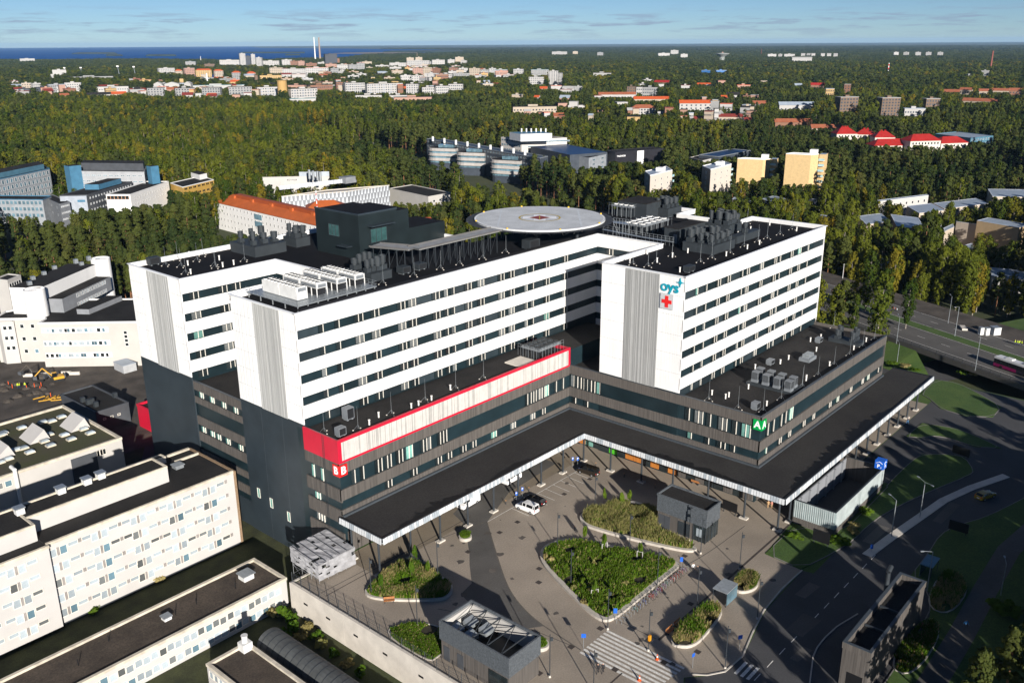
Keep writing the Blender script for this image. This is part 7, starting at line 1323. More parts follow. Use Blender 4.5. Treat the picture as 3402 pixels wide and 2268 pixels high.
vis = (pxN > -60) & (pxN < 3460) & (pyN < 2268) & ~((pxN > 560) & (pxN < 2600) & (dN < 330))
single = np.zeros(len(pN), bool)
for ki, kn in enumerate(KN):
 c = np.where((kN == ki) & vis)[0]; c = c[np.argsort(dN[c]/sN[c])][:285]; single[c] = True
 for i in c:
  w = WHERE(pxN[i], dN[i]); put_tree(kn, pN[i, 0], pN[i, 1], GZ, sN[i], rs.rand()*6.28, f'{TLAB[kn]} {WH[w]}', f'{kn} trees {WH[w]}', int(rs.randint(5)))
pA = pN[~single]; sA = sN[~single]; kA = kN[~single]
pB, sB = scatter(760, 1700, 7.2, 18.5); kB = species(pB)
pC, sC = scatter(1700, 3600, 11, 16.5); kC = species(pC)
pD, sD = scatter(3600, 7000, 22, 15)
pE, sE = scatter(7000, 15000, 55, 14)
for ki, kn in enumerate(KN):
 pr_ = [joined(x) for x in PROTO[(kn, 1)]]+[x[0] for x in PROTO[(kn, 2)]]
 a = kA == ki; b_ = kB == ki; c = kC == ki; pp = np.concatenate([pA[a], pB[b_], pC[c]]); ss = np.concatenate([sA[a], sB[b_], sC[c]]); lod = np.concatenate([np.zeros(a.sum()), np.where(np.hypot(*pB[b_].T) > 1050, 1, 0), np.ones(c.sum())*2])
 idx = np.where(lod == 0, rs.randint(0, 4, len(pp)), 4+rs.randint(0, 4, len(pp))); wd = np.where(lod == 2, 1.75, 1.0)*ss*rs.uniform(.85, 1.4, len(ss))
 gn_forest(f'{kn}_forest', {'pine': 'dark pine forest around the town and hospital', 'birch': 'yellow green birch woods mixed into the pine forest', 'spruce': 'dark spruces scattered through the forest'}[kn], np.c_[pp, np.full(len(pp), GZ)], idx, np.c_[wd, wd, ss], rs.rand(len(pp))*6.28, pr_, 'forest')
pp = np.concatenate([pD, pE]); ss = np.concatenate([sD, sE]); wd = np.concatenate([np.full(len(pD), 1.15), np.full(len(pE), 2.6)])
gn_forest('distant_forest', 'distant dark forest stretching to the horizon', np.c_[pp, np.full(len(pp), GZ)], rs.randint(0, 3, len(pp)), np.c_[wd, wd, ss], rs.rand(len(pp))*6.28, [x[0] for x in PROTO[('clump', 2)]], 'forest')
print('TREES', single.sum(), len(pA), len(pB), len(pC), len(pD), len(pE))
g_ = np.array([(x, y) for x in np.arange(104, 190, 5.2) for y in np.arange(-22, 30, 5.2)])+rs.uniform(-1.8, 1.8, (17*10, 2)); g_ = g_[(g_[:, 1] < .22*g_[:, 0]-17) & ~near_path(g_, [(129, 24), (113, -2), (108, -14)], 5.5) & ~((g_[:, 0] > 165) & (g_[:, 1] > 13))]  # unseen pines added to shade the road, gaps leave some ground sunlit
gn_forest('shade_wood', 'dense wood beyond the right picture edge, added to shade the road', np.c_[g_, np.full(len(g_), .1)], rs.randint(0, 4, len(g_)), np.repeat(rs.uniform(.8, 1.0, (len(g_), 1)), 3, 1), rs.rand(len(g_))*6.28, [joined(x) for x in PROTO[('pine', 1)]], 'wood')
# ---- trees placed one by one near the roads
for i, (x, y, z) in enumerate([(*Pd(1912, 742, -2)[:2], -3), (*Pd(1958, 765, -2)[:2], -3)]): put_tree('birch', x, y, z, .72, i*2.0, ['small birch beside the right wing roof, left of the pair', 'small birch beside the right wing roof, right of the pair'][i], 'birches beside the right wing', i)
for i, (x, y, s) in enumerate([(865, 1020, .95), (1120, 1070, .9), (700, 900, 1.1), (620, 870, 1.05)]):
 p = P(*S(10, x, y), 0); put_tree('birch', p.x, p.y, 0, s, i*1.7, f'birch on the grass strip between the road lanes, {ORDW[[2, 3, 1, 0][i]]} from the left', 'birches on the road median', i+1)
cr_ = [(137, 15, .9), (142, 9, 1.0), (131, 8, 1.0), (148, 15, .85), (153, 8, 1.0), (160, 12, .95), (128, 1, 1.0), (140, -1, 1.0), (168, 8, .9), (175, 3, 1.0), (183, 10, .9), (190, 4, 1.0), (200, 9, .95), (210, 2, 1.0), (220, 8, 1.0), (121, 4, .9), (116, -4, 1.0), (150, -2, 1.0), (163, -3, 1.0), (178, -8, 1.0), (196, -6, 1.05), (230, -2, 1.0), (238, 6, .9), (108, -8, .95), (158, 2, .8), (172, 16, .75), (206, 14, .8)]
cr_ += [(82, 10, .9), (88, 4, 1), (95, 14, .95), (101, 6, 1), (78, 20, .85), (91, 22, .85)]
for i, (x, y, s) in enumerate(cr_): put_tree('pine' if i % 4 else 'birch', x, y, .1, s*.92, i*1.3, f'{"pine" if i % 4 else "birch"} in the dark wood at the bottom right corner', f'{"pine" if i % 4 else "birch"} trees at the bottom right corner', i)
# ================================================================ SMALL BUILDINGS ROUND THE PLAZA
MESHW = M('perforated_sheet', (.075, .085, .095), .5, .2, 4.0, fine=.15)
t = thing('pavilion', 'grey mesh clad pavilion with glazed corner beside the grass planter', 'pavilion', (134.5, 74, 0))
MB().box(132.1, 68.85, 3.4, 137.0, 79.35, 6.6, 0, 1).build('upper_wall', [MESHW, BITUMEN], t); MB().box(132.3, 71.6, 0, 136.9, 79.2, 3.399).build('lower_wall', SLAT, t)
for q in [(132.0, 68.75, 137.1, 69.0), (132.0, 79.2, 137.1, 79.45), (132.0, 69.01, 132.25, 79.19), (136.85, 69.01, 137.1, 79.19)]: MB().box(*q[:2], 6.55, *q[2:], 6.95).build('coping', MESHW, t)
MB().box(132.28, 69.0, .1, 136.9, 71.59, 3.39).build('glass_room', GLASSD, t)
for y in (69.0, 70.3, 71.55): MB().box(132.2, y-.05, 0, 132.279, y+.05, 3.39).build('post', STEELD, t)
for x in (133.4, 134.6, 135.8): MB().box(x-.05, 68.92, 0, x+.05, 68.999, 3.39).build('post', STEELD, t)
for y, m in ((78.4, DGW), (77.1, DGW), (74.2, UNIT), (72.9, UNIT)): MB().box(132.24, y-.6, .15, 132.299, y+.6, 2.8).build('door', m, t)
MB().box(132.22, 69.8, 1.1, 132.279, 70.9, 2.7).build('poster', GLASSP, t)
t = thing('vent_building', 'tall dark mesh building with open roof and louvres at bottom edge', 'building', (81.5, 76, 0))
for q in [(78.2, 69.2, 78.45, 82.9), (84.9, 69.2, 85.15, 82.9), (78.46, 82.65, 84.89, 82.9), (78.46, 69.2, 84.89, 69.45)]: MB().box(*q[:2], 3.4, *q[2:], 6.6).build('screen_wall', MESHW, t)
MB().box(78.4, 69.4, 0, 84.95, 82.7, 3.39, 0, 1).build('lower_wall', [SLAT, BITUMEN], t); MB().box(78.5, 69.46, 3.395, 84.85, 76, 3.6).build('roof', BLACK, t)
for y in (71, 73.8, 76.6, 79.4): MB().bar((78.5, y, 6.3), (84.9, y, 6.3), .2).build('beam', STEELD, t); MB().bar((78.5, y, 6.3), (84.9, y+2.8, 6.3), .12).build('brace', STEELD, t)
for (x, y) in ((80, 81), (82.6, 80.6), (80.2, 78.4), (82.8, 77.6)): MB().prism([(x-1, y-.7), (x+1, y-.7), (x+1, y+.7), (x-1, y+.7)], 4.4, lambda a, c: 5.2+(c-y)*.35).build('louvre_duct', STEEL, t)
MB().box(84.6, 70, 3.6, 84.88, 82.5, 6.2).build('lining', PALEW, t); MB().box(79, 82.3, 3.6, 84.5, 82.64, 6.2).build('lining', PALEW, t)
for y in (81.6, 78.8): MB().box(78.34, y-.6, .1, 78.399, y+.6, 2.5).build('door', DGW, t)
MB().box(78.33, 69.6, .1, 78.399, 73.2, 3.0).build('glazing', GLASSD, t)
t = thing('service_building', 'long narrow dark slatted building by the road at lower right', 'building', (123, 33.7, 0));
MB().box(111.2, 31.75, 0, 134.1, 35.6, 6.2, 0, 1).build('wall', [SLAT, BITUMEN], t)
for q in [(111.1, 31.65, 134.2, 32.1), (111.1, 35.2, 134.2, 35.7), (111.1, 32.11, 111.6, 35.19), (133.7, 32.11, 134.2, 35.19)]: MB().box(*q[:2], 6.1, *q[2:], 7.1).build('parapet', SLAT, t); MB().box(*q[:2], 7.1, *q[2:], 7.16).build('coping', FLASH, t)
for x in (118, 124): MB().box(x, 32.2, 6.2, x+.3, 35.1, 6.5).build('cross_beam', STEELD, t)
b = MB(); b.tube((129.5, 36.1, 0), (129.5, 36.1, 9.2), .35, n=12); b.tube((129.5, 36.1, 9.2), (130.6, 36.1, 9.7), .35, n=12); b.build('flue', STEELD, t)
MB().box(111.14, 32.4, .1, 111.199, 34.6, 2.6).build('door', BLACK, t)
RIBG = M('ribbed_glass', (.27, .33, .33), .3, .25, 1.0, stretch=(6, 6, .15))
t = thing('ramp_building', 'open topped ramp building with pale ribbed glass walls, blue parking cube', 'building', (162, 56, 0))
for q in [(150.0, 52.3, 150.25, 60.3), (150.26, 52.3, 174.6, 52.55), (174.61, 52.3, 174.85, 60.3)]: MB().box(*q[:2], 1.4, *q[2:], 4.9).build('glass_wall', RIBG if q[0] < 170 else SLAT, t); MB().box(*q[:2], 0, *q[2:], 1.39).build('plinth', SLAT, t); MB().box(q[0]-.04, q[1]-.04, 4.9, q[2]+.04, q[3]+.04, 4.97).build('rail', STEELD, t)
b = MB(); rr = random.Random(3)
for k in range(64): x = 150.5+k*.38; b.box(x, 52.22, 1.4, x+.09, 52.299, 4.9)
for k in range(20): y = 52.6+k*.39; b.box(149.92, y, 1.4, 149.999, y+.09, 4.9)
b.build('rib', M('rib_glass_edge', (.42, .46, .46), .4, .15), t)
MB().box(150.26, 60.05, 0, 174.6, 60.3, 4.6).build('rear_wall', GREYW, t)
for k in range(6): MB().box(152+k*4, 59.7, 0, 152.4+k*4, 60.04, 4.6).build('pilaster', GREYW, t)
MB().box(150.26, 52.56, .05, 174.6, 60.04, .12).build('floor', ASPH, t)
MB().box(173.0, 52.0, 5.0, 174.8, 53.8, 6.8).build('parking_cube', SIGNB, t); put_text('P', 1.0, SIGNW, t, (173.75, 51.97, 5.6), '-Y', .01, .03); put_text('1', .5, SIGNW, t, (174.3, 51.97, 5.35), '-Y', .01, .02); put_text('P', 1.0, SIGNW, t, (172.97, 53.05, 5.6), '-X', .01, .03); put_text('1', .5, SIGNW, t, (172.97, 52.5, 5.35), '-X', .01, .02)
b = MB()
for s in (-1, 1): b.bar((173.9, 51.97, 6.6), (173.9+s*.65, 51.97, 6.2), .1); b.bar((172.97, 52.9, 6.6), (172.97, 52.9+s*.65, 6.2), .1)
b.build('roof_mark', SIGNW, t)
t = thing('glass_shelter', 'glass smoking shelter between the two grass beds', 'shelter', (119, 57.8, 0))
MB().box(117.2, 56.6, 2.5, 121, 59.2, 2.65).build('roof', STEEL, t); MB().box(120.95, 56.7, .2, 121.0, 59.1, 2.49).build('pane', GLASSB, t); MB().box(117.3, 56.65, .2, 120.9, 56.7, 2.49).build('pane', GLASSB, t)
for x, y in ((117.3, 56.7), (120.9, 56.75), (117.3, 59.1), (120.9, 59.05)): MB().box(x-.05, y-.05, 0, x+.05, y+.05, 2.5).build('post', STEELD, t)
p = PC(16, 1600, 830); t = thing('bus_shelter', 'small dark bus shelter behind the narrow slatted building', 'shelter', (p.x, p.y, 0)); MB().box(p.x-2, p.y-1, 2.5, p.x+2, p.y+1, 2.65).build('roof', OFFBL, t); MB().box(p.x-1.9, p.y+.9, .1, p.x+1.9, p.y+.95, 2.49).build('pane', GLASSB, t)
for s in (-1.9, 1.9): MB().box(p.x+s-.05, p.y-.9, 0, p.x+s+.05, p.y-.8, 2.5).build('post', STEELD, t)
# big dark notice boards
for (lab, c, x0, x1, y1, h) in [('black notice board in the grass by the ramp building', 16, 812, 925, 655, 3.0), ('black notice board under the canopy corner beside the pavilion', 16, 203, 300, 440, 2.6), ('black sign board on the lawn right of the road', 16, 1733, 1865, 580, 2.6), ('black sign board on the grass island beyond the road', 16, 1760, 1875, 60, 2.6)]:
 a, b_ = PC(c, x0, y1-40), PC(c, x1, y1); t = thing('notice_board', lab, 'board', ((a.x+b_.x)/2, (a.y+b_.y)/2, 0)); d = (b_-a).normalized(); n_ = Vector((-d.y, d.x, 0))*.08
 MB().prism([tuple((a-n_)[:2]), tuple((b_-n_)[:2]), tuple((b_+n_)[:2]), tuple((a+n_)[:2])], .7, h).build('panel', BLACK, t)
 for k in (.1, .9): q = a.lerp(b_, k); MB().box(q.x-.06, q.y-.06, 0, q.x+.06, q.y+.06, .699).build('post', STEELD, t)
# ================================================================ PLANTING
def tuft_mesh(poly, n, hmin, hmax, seed, mats, w=.10, z=.35, spread=.35, holes=()):
 r = random.Random(seed); pa = np.array([p[:2] for p in poly]); lo, hi = pa.min(0), pa.max(0); v, fs, mi = [], [], []
 pts = np.random.RandomState(seed).uniform(lo, hi, (n*3, 2)); pts = pts[inpoly(pts, [tuple(p) for p in pa])][:n]
 dens = fnoise(pts, 1.6, seed*.7)
 d3 = fnoise(pts, 3.4, seed*1.9)
 for (x, y), dn, dw in zip(pts, dens, d3):
  if dn < -.52: continue
  m = 0 if dn+r.gauss(0, .35) < .1 else min(1, len(mats)-1)
  if len(mats) > 2 and r.random() < .12: m = 2
  hh = r.uniform(hmin, hmax)*(1+.35*dn+.45*dw)
  for _ in range(3):
   a = r.random()*6.28; dx, dy = math.cos(a)*spread*hh*r.random(), math.sin(a)*spread*hh*r.random(); px_, py_ = -math.sin(a)*w*r.uniform(.6, 1.6), math.cos(a)*w*r.uniform(.6, 1.6); i = len(v)
   v += [(x-px_, y-py_, z), (x+px_, y+py_, z), (x+dx+px_*.8, y+dy+py_*.8, z+hh*.7), (x+dx*1.7, y+dy*1.7, z+hh)]; fs.append((i, i+1, i+2, i+3)); mi.append(m)
 me = bpy.data.meshes.new('plants'); me.from_pydata(v, [], fs)
 for m in mats: me.materials.append(m)
 me.polygons.foreach_set('material_index', mi); return me
SOIL = M('planting_soil', (.030, .026, .014), .95, .4, .5, fine=.3)
def planter(name, label, poly, hk, wk, mats, n, h0, h1, seed, mound=0.0, w=.1):
 loop = smooth_loop(poly, 2); c = sum((Vector(p) for p in loop), Vector((0, 0)))/len(loop); t = thing(name, label, 'planter', (c.x, c.y, 0)); ins = []
 for i, p in enumerate(loop):
  d = (Vector(loop[(i+1) % len(loop)])-Vector(loop[i-1])).normalized(); nn = Vector((-d.y, d.x)); nn = nn if nn.dot(c-Vector(p)) > 0 else -nn; ins.append(tuple(Vector(p)+nn*wk))
 b = MB(); k = len(loop)
 for i in range(k):
  j = (i+1) % k; b.poly([(*loop[i], 0), (*loop[j], 0), (*loop[j], hk), (*loop[i], hk)]); b.poly([(*loop[i], hk), (*loop[j], hk), (*ins[j], hk), (*ins[i], hk)]); b.poly([(*ins[i], hk), (*ins[j], hk), (*ins[j], hk-.3), (*ins[i], hk-.3)])
 b.build('kerb', KERB, t); MB().poly([(*p, hk-.12) for p in ins]).build('soil', SOIL, t)
 o = bpy.data.objects.new('plants', tuft_mesh(ins, n, h0, h1, seed, mats, w, hk-.12)); COL.objects.link(o); o.parent = t; o.location = rel(t, (0, 0, 0)); tag(o, kind='stuff'); return t
BIG = [(108.0, 87.9), (110.8, 90.4), (114, 90.6), (116.9, 89.2), (118.9, 86.2), (120.6, 80.9), (122.4, 74.2), (123.6, 69.9), (123, 68.5), (120, 68.5), (110, 68.4), (102.8, 68.3), (101.0, 69.3), (101.2, 72), (103.5, 78), (106.0, 84)]
planter('flower_bed', 'large drop shaped bed of dense green plants in the plaza', BIG, .45, .8, [BUSHM, GRN, DRYG], 13000, .35, 1.0, 5, w=.16)
UP = [(123.0, 88.2), (123.6, 91), (126.2, 92.9), (131.2, 92.2), (136.2, 88.6), (137.6, 86.6), (136.9, 80.2), (131.6, 79.6), (131.2, 76), (129.9, 71.0), (129.6, 68.7), (128.0, 69.4), (126.7, 72.3), (124.5, 80.3)]
planter('grass_bed', 'bed of tall straw coloured grasses beside the mesh pavilion', UP, .45, .7, [DRYG, DRYG, GRN], 9000, .7, 1.5, 6, w=.09)
LP_ = [(80.9, 103.0), (82.5, 105.4), (88.5, 106.2), (92.9, 106.0), (93.9, 102.8), (93.4, 98.5), (93.2, 95.3), (91.7, 93.4), (89.7, 92.6), (88.0, 93.3), (83.0, 99.2)]
planter('grass_bed', 'rounded bed of green grass and young trees near the fence', LP_, .4, .45, [GRN, DRYG, BUSHM], 7000, .5, 1.1, 7, w=.09)
planter('shrub_bed', 'lawn and shrub bed beside the tall mesh building', [(76.4, 94.4), (80.6, 93.2), (82.6, 91.0), (83.6, 88), (83.6, 83.4), (78.2, 83.2), (76.2, 83.2)], .15, .2, [GRN, BUSHM, DRYG], 5000, .15, .6, 8)
for i, (lab, q, s) in enumerate([('long grass bed with timber benches along its side', [(102.9, 57.6), (103.8, 59.0), (110, 59.3), (116.4, 59.3), (116.4, 56.2), (110, 55.4), (104.6, 55.2)], 9), ('small grass bed beyond the glass shelter', [tuple(PC(16, *p)[:2]) for p in [(262, 900), (360, 820), (455, 870), (440, 940), (340, 970), (280, 945)]], 10), ('square grass bed with pale rail beside the bus shelter', [tuple(PC(16, *p)[:2]) for p in [(1565, 1045), (1690, 800), (1905, 900), (1755, 1125)]], 11), ('flower bed along the narrow slatted building', [tuple(PC(16, *p)[:2]) for p in [(1305, 1455), (1545, 1130), (1720, 1205), (1500, 1545)]], 12)]):
 planter('grass_bed' if i < 3 else 'flower_bed', lab, q, .5 if i < 2 else .2, .25, [DRYG, GRN, BUSHM] if i < 3 else [GRN, BUSHM, FEATH], 2600, .4, 1.2, s)
pz = PC(24, 265, 1075); cir = [(pz.x+1.3*math.cos(a*.7854), pz.y+1.3*math.sin(a*.7854)) for a in range(8)]; planter('round_planter', 'round stone planter with bench rim near the canopy columns', cir, .6, .35, [GRN, BUSHM], 500, .3, .8, 13)
pz = PC(15, 400, 1320); cir = [(pz.x+1.4*math.cos(a*.7854), pz.y+1.4*math.sin(a*.7854)) for a in range(8)]; planter('round_planter', 'round stone planter with shrub beside the tall mesh building', cir, .6, .35, [GRN, BUSHM], 500, .3, .9, 14)
# shrubs and young trees
def bush_proto(seed, w, h, mat, n=260, size=.26):
 r = random.Random(seed); v, fs = [], []
 for k in range(9): a = r.random()*6.28; q = r.random()**.5; leaves(v, fs, (math.cos(a)*q*w*.6, math.sin(a)*q*w*.6, h*r.uniform(.3, .75)), (w*.45, w*.45, h*.35), n//9, size, r)
 me = bpy.data.meshes.new('foliage'); me.from_pydata([tuple(p) for p in v], [], fs); me.materials.append(mat); return me
BP = [bush_proto(s, 1, 1, BUSHM if s % 3 else DRYG) for s in range(5)]; stem = MB().tube((0, 0, 0), (0, 0, .6), .05, .02, n=5).mesh('stem', BARKD)
def shrub(label, p, z, w, h, v=0, group=None):
 t = thing('shrub', label, 'shrub', (p[0], p[1], z), v*1.1, group); inst('stem', stem, t, sc=(1, 1, h)); inst('foliage', BP[v % 5], t, sc=(w, w, h)); return t
for i, (x, y, w, h) in enumerate([(20, 1010, 1.6, 1.8), (110, 1020, 1.6, 2.2), (180, 1060, 1.3, 2.0), (300, 1120, 1.4, 1.5), (120, 1180, 1.6, 1.6), (420, 1260, 1.6, 1.3), (520, 1340, 1.3, 1.2), (760, 1500, 1.3, 1.5), (260, 1190, 1.6, 1.2), (200, 1130, 1.4, 1.9), (640, 1420, 1.5, 1.0), (380, 1190, 1.5, 1.2)]):
 p = PC(14, x, y, GZ); p.x = min(p.x, 73.8); shrub(f'wild shrub below the retaining wall, {ORDW[i]} counted from the barrel corridor end', p, GZ, w, h, i, 'wild shrubs below the retaining wall')
for i, (x, y, w, h) in enumerate([(960, 460, 1.8, 1.4), (560, 560, 1.5, 1.2), (160, 880, 1.8, 2.4), (300, 840, 1.6, 1.4), (1100, 420, 1.7, 1.6), (740, 660, 1.5, 1.3), (900, 520, 1.6, 1.2), (420, 760, 1.8, 1.3), (1240, 420, 1.5, 1.6)]): shrub(f'low weedy shrub behind the brown gravel roof, {ORDW[i]} in that strip', PC(13, x, y, GZ), GZ, w, h, i+2, 'weeds behind the gravel roof')
for i, (x, y, w, h) in enumerate([(690, 590, 2.0, 1.0), (1000, 620, 2.2, 1.2), (1080, 520, 1.7, 1.1), (1180, 420, 1.8, 1.2), (1090, 555, 1.5, 1.0), (2070, 1090, 2.4, 1.8), (2150, 1100, 2.2, 2.0)]): shrub(['round green bush in front of the ramp building', 'green bush at the ramp building corner by the road', 'pale grass clump beside the ramp building wall', 'pale clump farther along the ramp building wall', 'small bush beside the ramp building corner', 'bright bush at the edge of the corner wood', 'bright bush nearest the path in the corner wood'][i], PC(16, x, y), .1, w, h, i+1)
for i, (x, y, w, h) in enumerate([(960, 1240, 2.5, 2.0), (1010, 1280, 2.5, 1.8), (980, 1420, 2.0, .8), (1100, 1450, 2.2, .9), (1230, 1490, 2.0, .8), (1800, 1530, 2.5, 1.2), (1900, 1540, 2.5, 1.2), (1720, 1520, 2.2, 1.2)]): shrub(f'yellowing hedge bush beside the underpass, {ORDW[i]} of the hedge', PC(10, x, y, -3), -3.4, w, h, i, 'hedge bushes by the underpass')
YT = [tuple(PC(24, *p)) for p in [(1540, 760), (1770, 770), (1700, 800), (1365, 1110), (1540, 1190), (1875, 1260)]]+[tuple(PC(14, *p)) for p in [(1215, 560), (1320, 680), (1190, 700), (930, 800)]]+[tuple(PC(15, 765, 990))]
for i, p in enumerate(YT):
 t = thing('young_tree', ['young tree at the tip of straw bed', 'young tree beside mesh pavilion in straw bed', 'young tree in the middle of straw bed', 'young tree at the top of drop bed', 'young tree on white stake frame, upper drop bed', 'young tree at right of drop bed on stakes', 'young tree at the rear of fence side bed', 'young tree at right of fence side bed', 'young tree in the middle of fence side bed', 'young tree at left of fence side bed', 'young tree on stakes, lower drop bed'][i], 'young tree', (p[0], p[1], .3), i*1.0, 'young trees in the beds')
 inst('stem', stem, t, sc=(1, 1, 4.0)); inst('crown', BP[1+i % 2*3], t, (0, 0, .8), sc=(.55, .55, 2.4))
 if i in (4, 5, 10): b = MB(); [b.box(x-.05, y-.05, 0, x+.05, y+.05, 1.5) for x, y in ((-.5, -.5), (.5, -.5), (0, .6))]; b.bar((-.5, -.5, 1.4), (.5, -.5, 1.4), .08); b.bar((.5, -.5, 1.4), (0, .6, 1.4), .08); b.bar((0, .6, 1.4), (-.5, -.5, 1.4), .08); b.build('stake', PALEW, t, world=False)
rs2 = random.Random(8)
for i in range(26):
 while True:
  q = (rs2.uniform(101, 123), rs2.uniform(69, 90))
  if inpoly(np.array([q]), BIG)[0] and inpoly(np.array([(q[0]+.9, q[1]+.9)]), BIG)[0] and inpoly(np.array([(q[0]-.9, q[1]-.9)]), BIG)[0]: break
 shrub(f'leafy perennial clump in the drop shaped bed, {ORDW[i]} of its clumps', q, .3, rs2.uniform(.5, 1.1), rs2.uniform(.7, 1.6), i, 'clumps in the drop bed')
# corner trees at the bottom right
for i, (x, y, s) in enumerate([(2300, 1640, .95), (2360, 1580, 1.0), (2225, 1690, .9), (2400, 1500, .95), (2180, 1760, .9), (2390, 1700, 1.0)]):
 p = Pd(x, y); put_tree('pine', p.x, p.y, .1, s*.8, i*1.1, f'near pine crown at the bottom right corner, {ORDW[i]} from the picture edge', 'near pines at the corner', i)
# ================================================================ LAMPS, SIGNS, BENCHES
def lamp_proto(h):
 a = MB().tube((0, 0, .3), (0, 0, h), .075, .06, n=8).mesh('pole', STEELD); b_ = MB().tube((0, 0, 0), (0, 0, .3), .2, .16, n=10).mesh('foot', CONCL); c = MB().box(-.42, -.11, h-1.1, -.08, .11, h-.55).mesh('lamp_head', STEELD); return a, b_, c
LPm = lamp_proto(7.3)
def lamp(label, p, rz=2.4):
 t = thing('street_lamp', label, 'street lamp', (p.x, p.y, 0), rz, 'plaza lamps'); inst('pole', LPm[0], t); inst('foot', LPm[1], t); inst('lamp_head', LPm[2], t)
for lab, c, x, y in [('at the left tip of the drop bed', 15, 515, 655), ('at the left tip of the straw bed', 15, 768, 385), ('between the drop bed and straw bed', 15, 1003, 662), ('inside the drop bed on its left side', 15, 605, 920), ('on the bicycle side of the drop bed', 15, 1190, 918), ('at the zebra crossing, lower tip of drop bed', 15, 855, 1203), ('with orange box at the zebra crossing', 15, 1130, 1348), ('beside the tall mesh building', 15, 462, 1527), ('near the bicycles, by the long grass bed', 15, 1460, 1052), ('close to the mesh pavilion wall', 15, 1405, 603), ('at the glazed pavilion corner', 15, 1485, 690), ('at the bottom edge left of the crossing', 15, 758, 1640),
      ('at the left end of the fence side bed', 14, 848, 832), ('at the right of the fence side bed', 14, 1408, 690), ('behind the shrub bed by the tall mesh building', 14, 1235, 1085), ('between pavilion and ramp building', 16, 320, 797), ('on the kerb near the glass shelter', 16, 440, 1132), ('on the kerb near the small zebra', 16, 222, 1468)]: lamp(f'slim dark lamp post {lab}', PC(c, x, y))
def road_lamp(label, p, z, h, rz, arm=1.6, two=False):
 t = thing('road_lamp', label, 'street lamp', (p.x, p.y, z), rz, 'road lamps'); MB().tube((0, 0, 0), (0, 0, h), .1, .06, n=8).build('pole', STEEL, t, world=False)
 for s in ((1, -1) if two else (1,)): MB().bar((0, 0, h), (s*arm, 0, h+.25), .08).build('arm', STEEL, t, world=False); MB().box(min(s*arm, s*arm+s*.6), -.12, h+.18, max(s*arm, s*arm+s*.6), .12, h+.3).build('lamp_head', STEEL, t, world=False)
for lab, c, x, y, z, h, r, tw in [('with two arms on the pale road median', 16, 1543, 445, 0, 7.5, 1.0, True), ('on the road median nearer the ramp building', 16, 1350, 575, 0, 7.5, 1.0, False), ('beside the bus shelter', 16, 1590, 945, 0, 7.5, 2.4, False), ('in the corner wood path', 16, 2090, 975, 0, 6, .4, False), ('with yellow sign on the near road edge', 10, 1025, 1225, 0, 8.5, .6, False), ('by the white site barrier, left one', 10, 1562, 1015, 0, 9, .6, False), ('by the concrete blocks', 10, 1632, 1150, 0, 9.5, 2.7, False), ('with orange top on the bridge', 10, 1843, 1505, 0, 10, .6, False), ('on the grass slope beside the underpass', 10, 1032, 1420, -3, 6, .6, False)]: road_lamp(f'grey road lamp {lab}', PC(c, x, y, z), z, h, r, two=tw)
for lab, c, x, y, h in [('tall white pole among the birches left', 10, 560, 210, 10), ('tall white pole among the birches right', 10, 1455, 240, 10), ('white pole beside the road in the wood', 10, 455, 650, 8), ('white pole by the pale carport', 9, 2095, 1195, 9), ('white pole among trees above rows', 9, 730, 920, 9), ('white pole beside cream tower', 8, 605, 930, 9)]:
 p = PC(c, x, y, -4); t = thing('flag_pole', lab, 'pole', (p.x, p.y, GZ), 0); MB().tube((0, 0, 0), (0, 0, h+3), .11, .07, n=6).build('pole', CHW, t, world=False); MB().box(-.3, -.1, h+3, .3, .1, h+3.12).build('lamp_head', CHW, t, world=False)
def psign(label, p, rz, h=2.4, w=.42, ph=.8, txt='P', m=None):
 t = thing('road_sign', label, 'sign', (p.x, p.y, 0), rz, 'small signs on the plaza'); MB().tube((0, 0, 0), (0, 0, h), .035, n=6).build('post', STEEL, t, world=False); MB().box(-w/2, -.06, h-ph, w/2, -.036, h).build('plate', m or SIGNB, t, world=False)
 if txt: o = bpy.data.objects.new('lettering', textmesh(txt, .55, SIGNW, .003, .01)); COL.objects.link(o); o.parent = t; o.location = (0, -.07, h-.35); o.rotation_euler = (math.pi/2, 0, 0)
for lab, x, y in [('left sign of the pair before the white minivan', 735, 742), ('right sign of the pair before the black car', 790, 700), ('right sign of the pair before the brown people carrier', 1297, 418), ('left sign of the pair before the brown people carrier', 1252, 418)]: psign('blue parking sign, '+lab, PC(24, x, y), -.75)
psign('blue sign on post at the bicycle end of drop bed', PC(15, 1352, 795), -.9, 2.4, .5, .9, None); psign('blue sign at the lower tip of drop bed', PC(15, 905, 1140), -.9, 2.2, .6, .9, None); psign('blue crossing sign left of the zebra', PC(15, 690, 1330), -.9, 2.6, .7, .7, None); psign('small blue crossing sign right of the zebra', PC(15, 1430, 1465), -.2, 2.6, .6, .6, None); psign('blue crossing sign on the kerb by the small zebra', PC(16, 318, 1340), -.6, 2.6, .7, .7, None); psign('blue keep right sign on the median tip', PC(16, 1213, 680), -.9, 1.6, .5, .9, None)
bol = MB().tube((0, 0, 0), (0, 0, .78), .07, n=8).mesh('post', STEELD); bolt = MB().tube((0, 0, .781), (0, 0, .95), .07, n=8).mesh('top_band', M('bollard_orange', (.6, .28, .10), .6, .1))
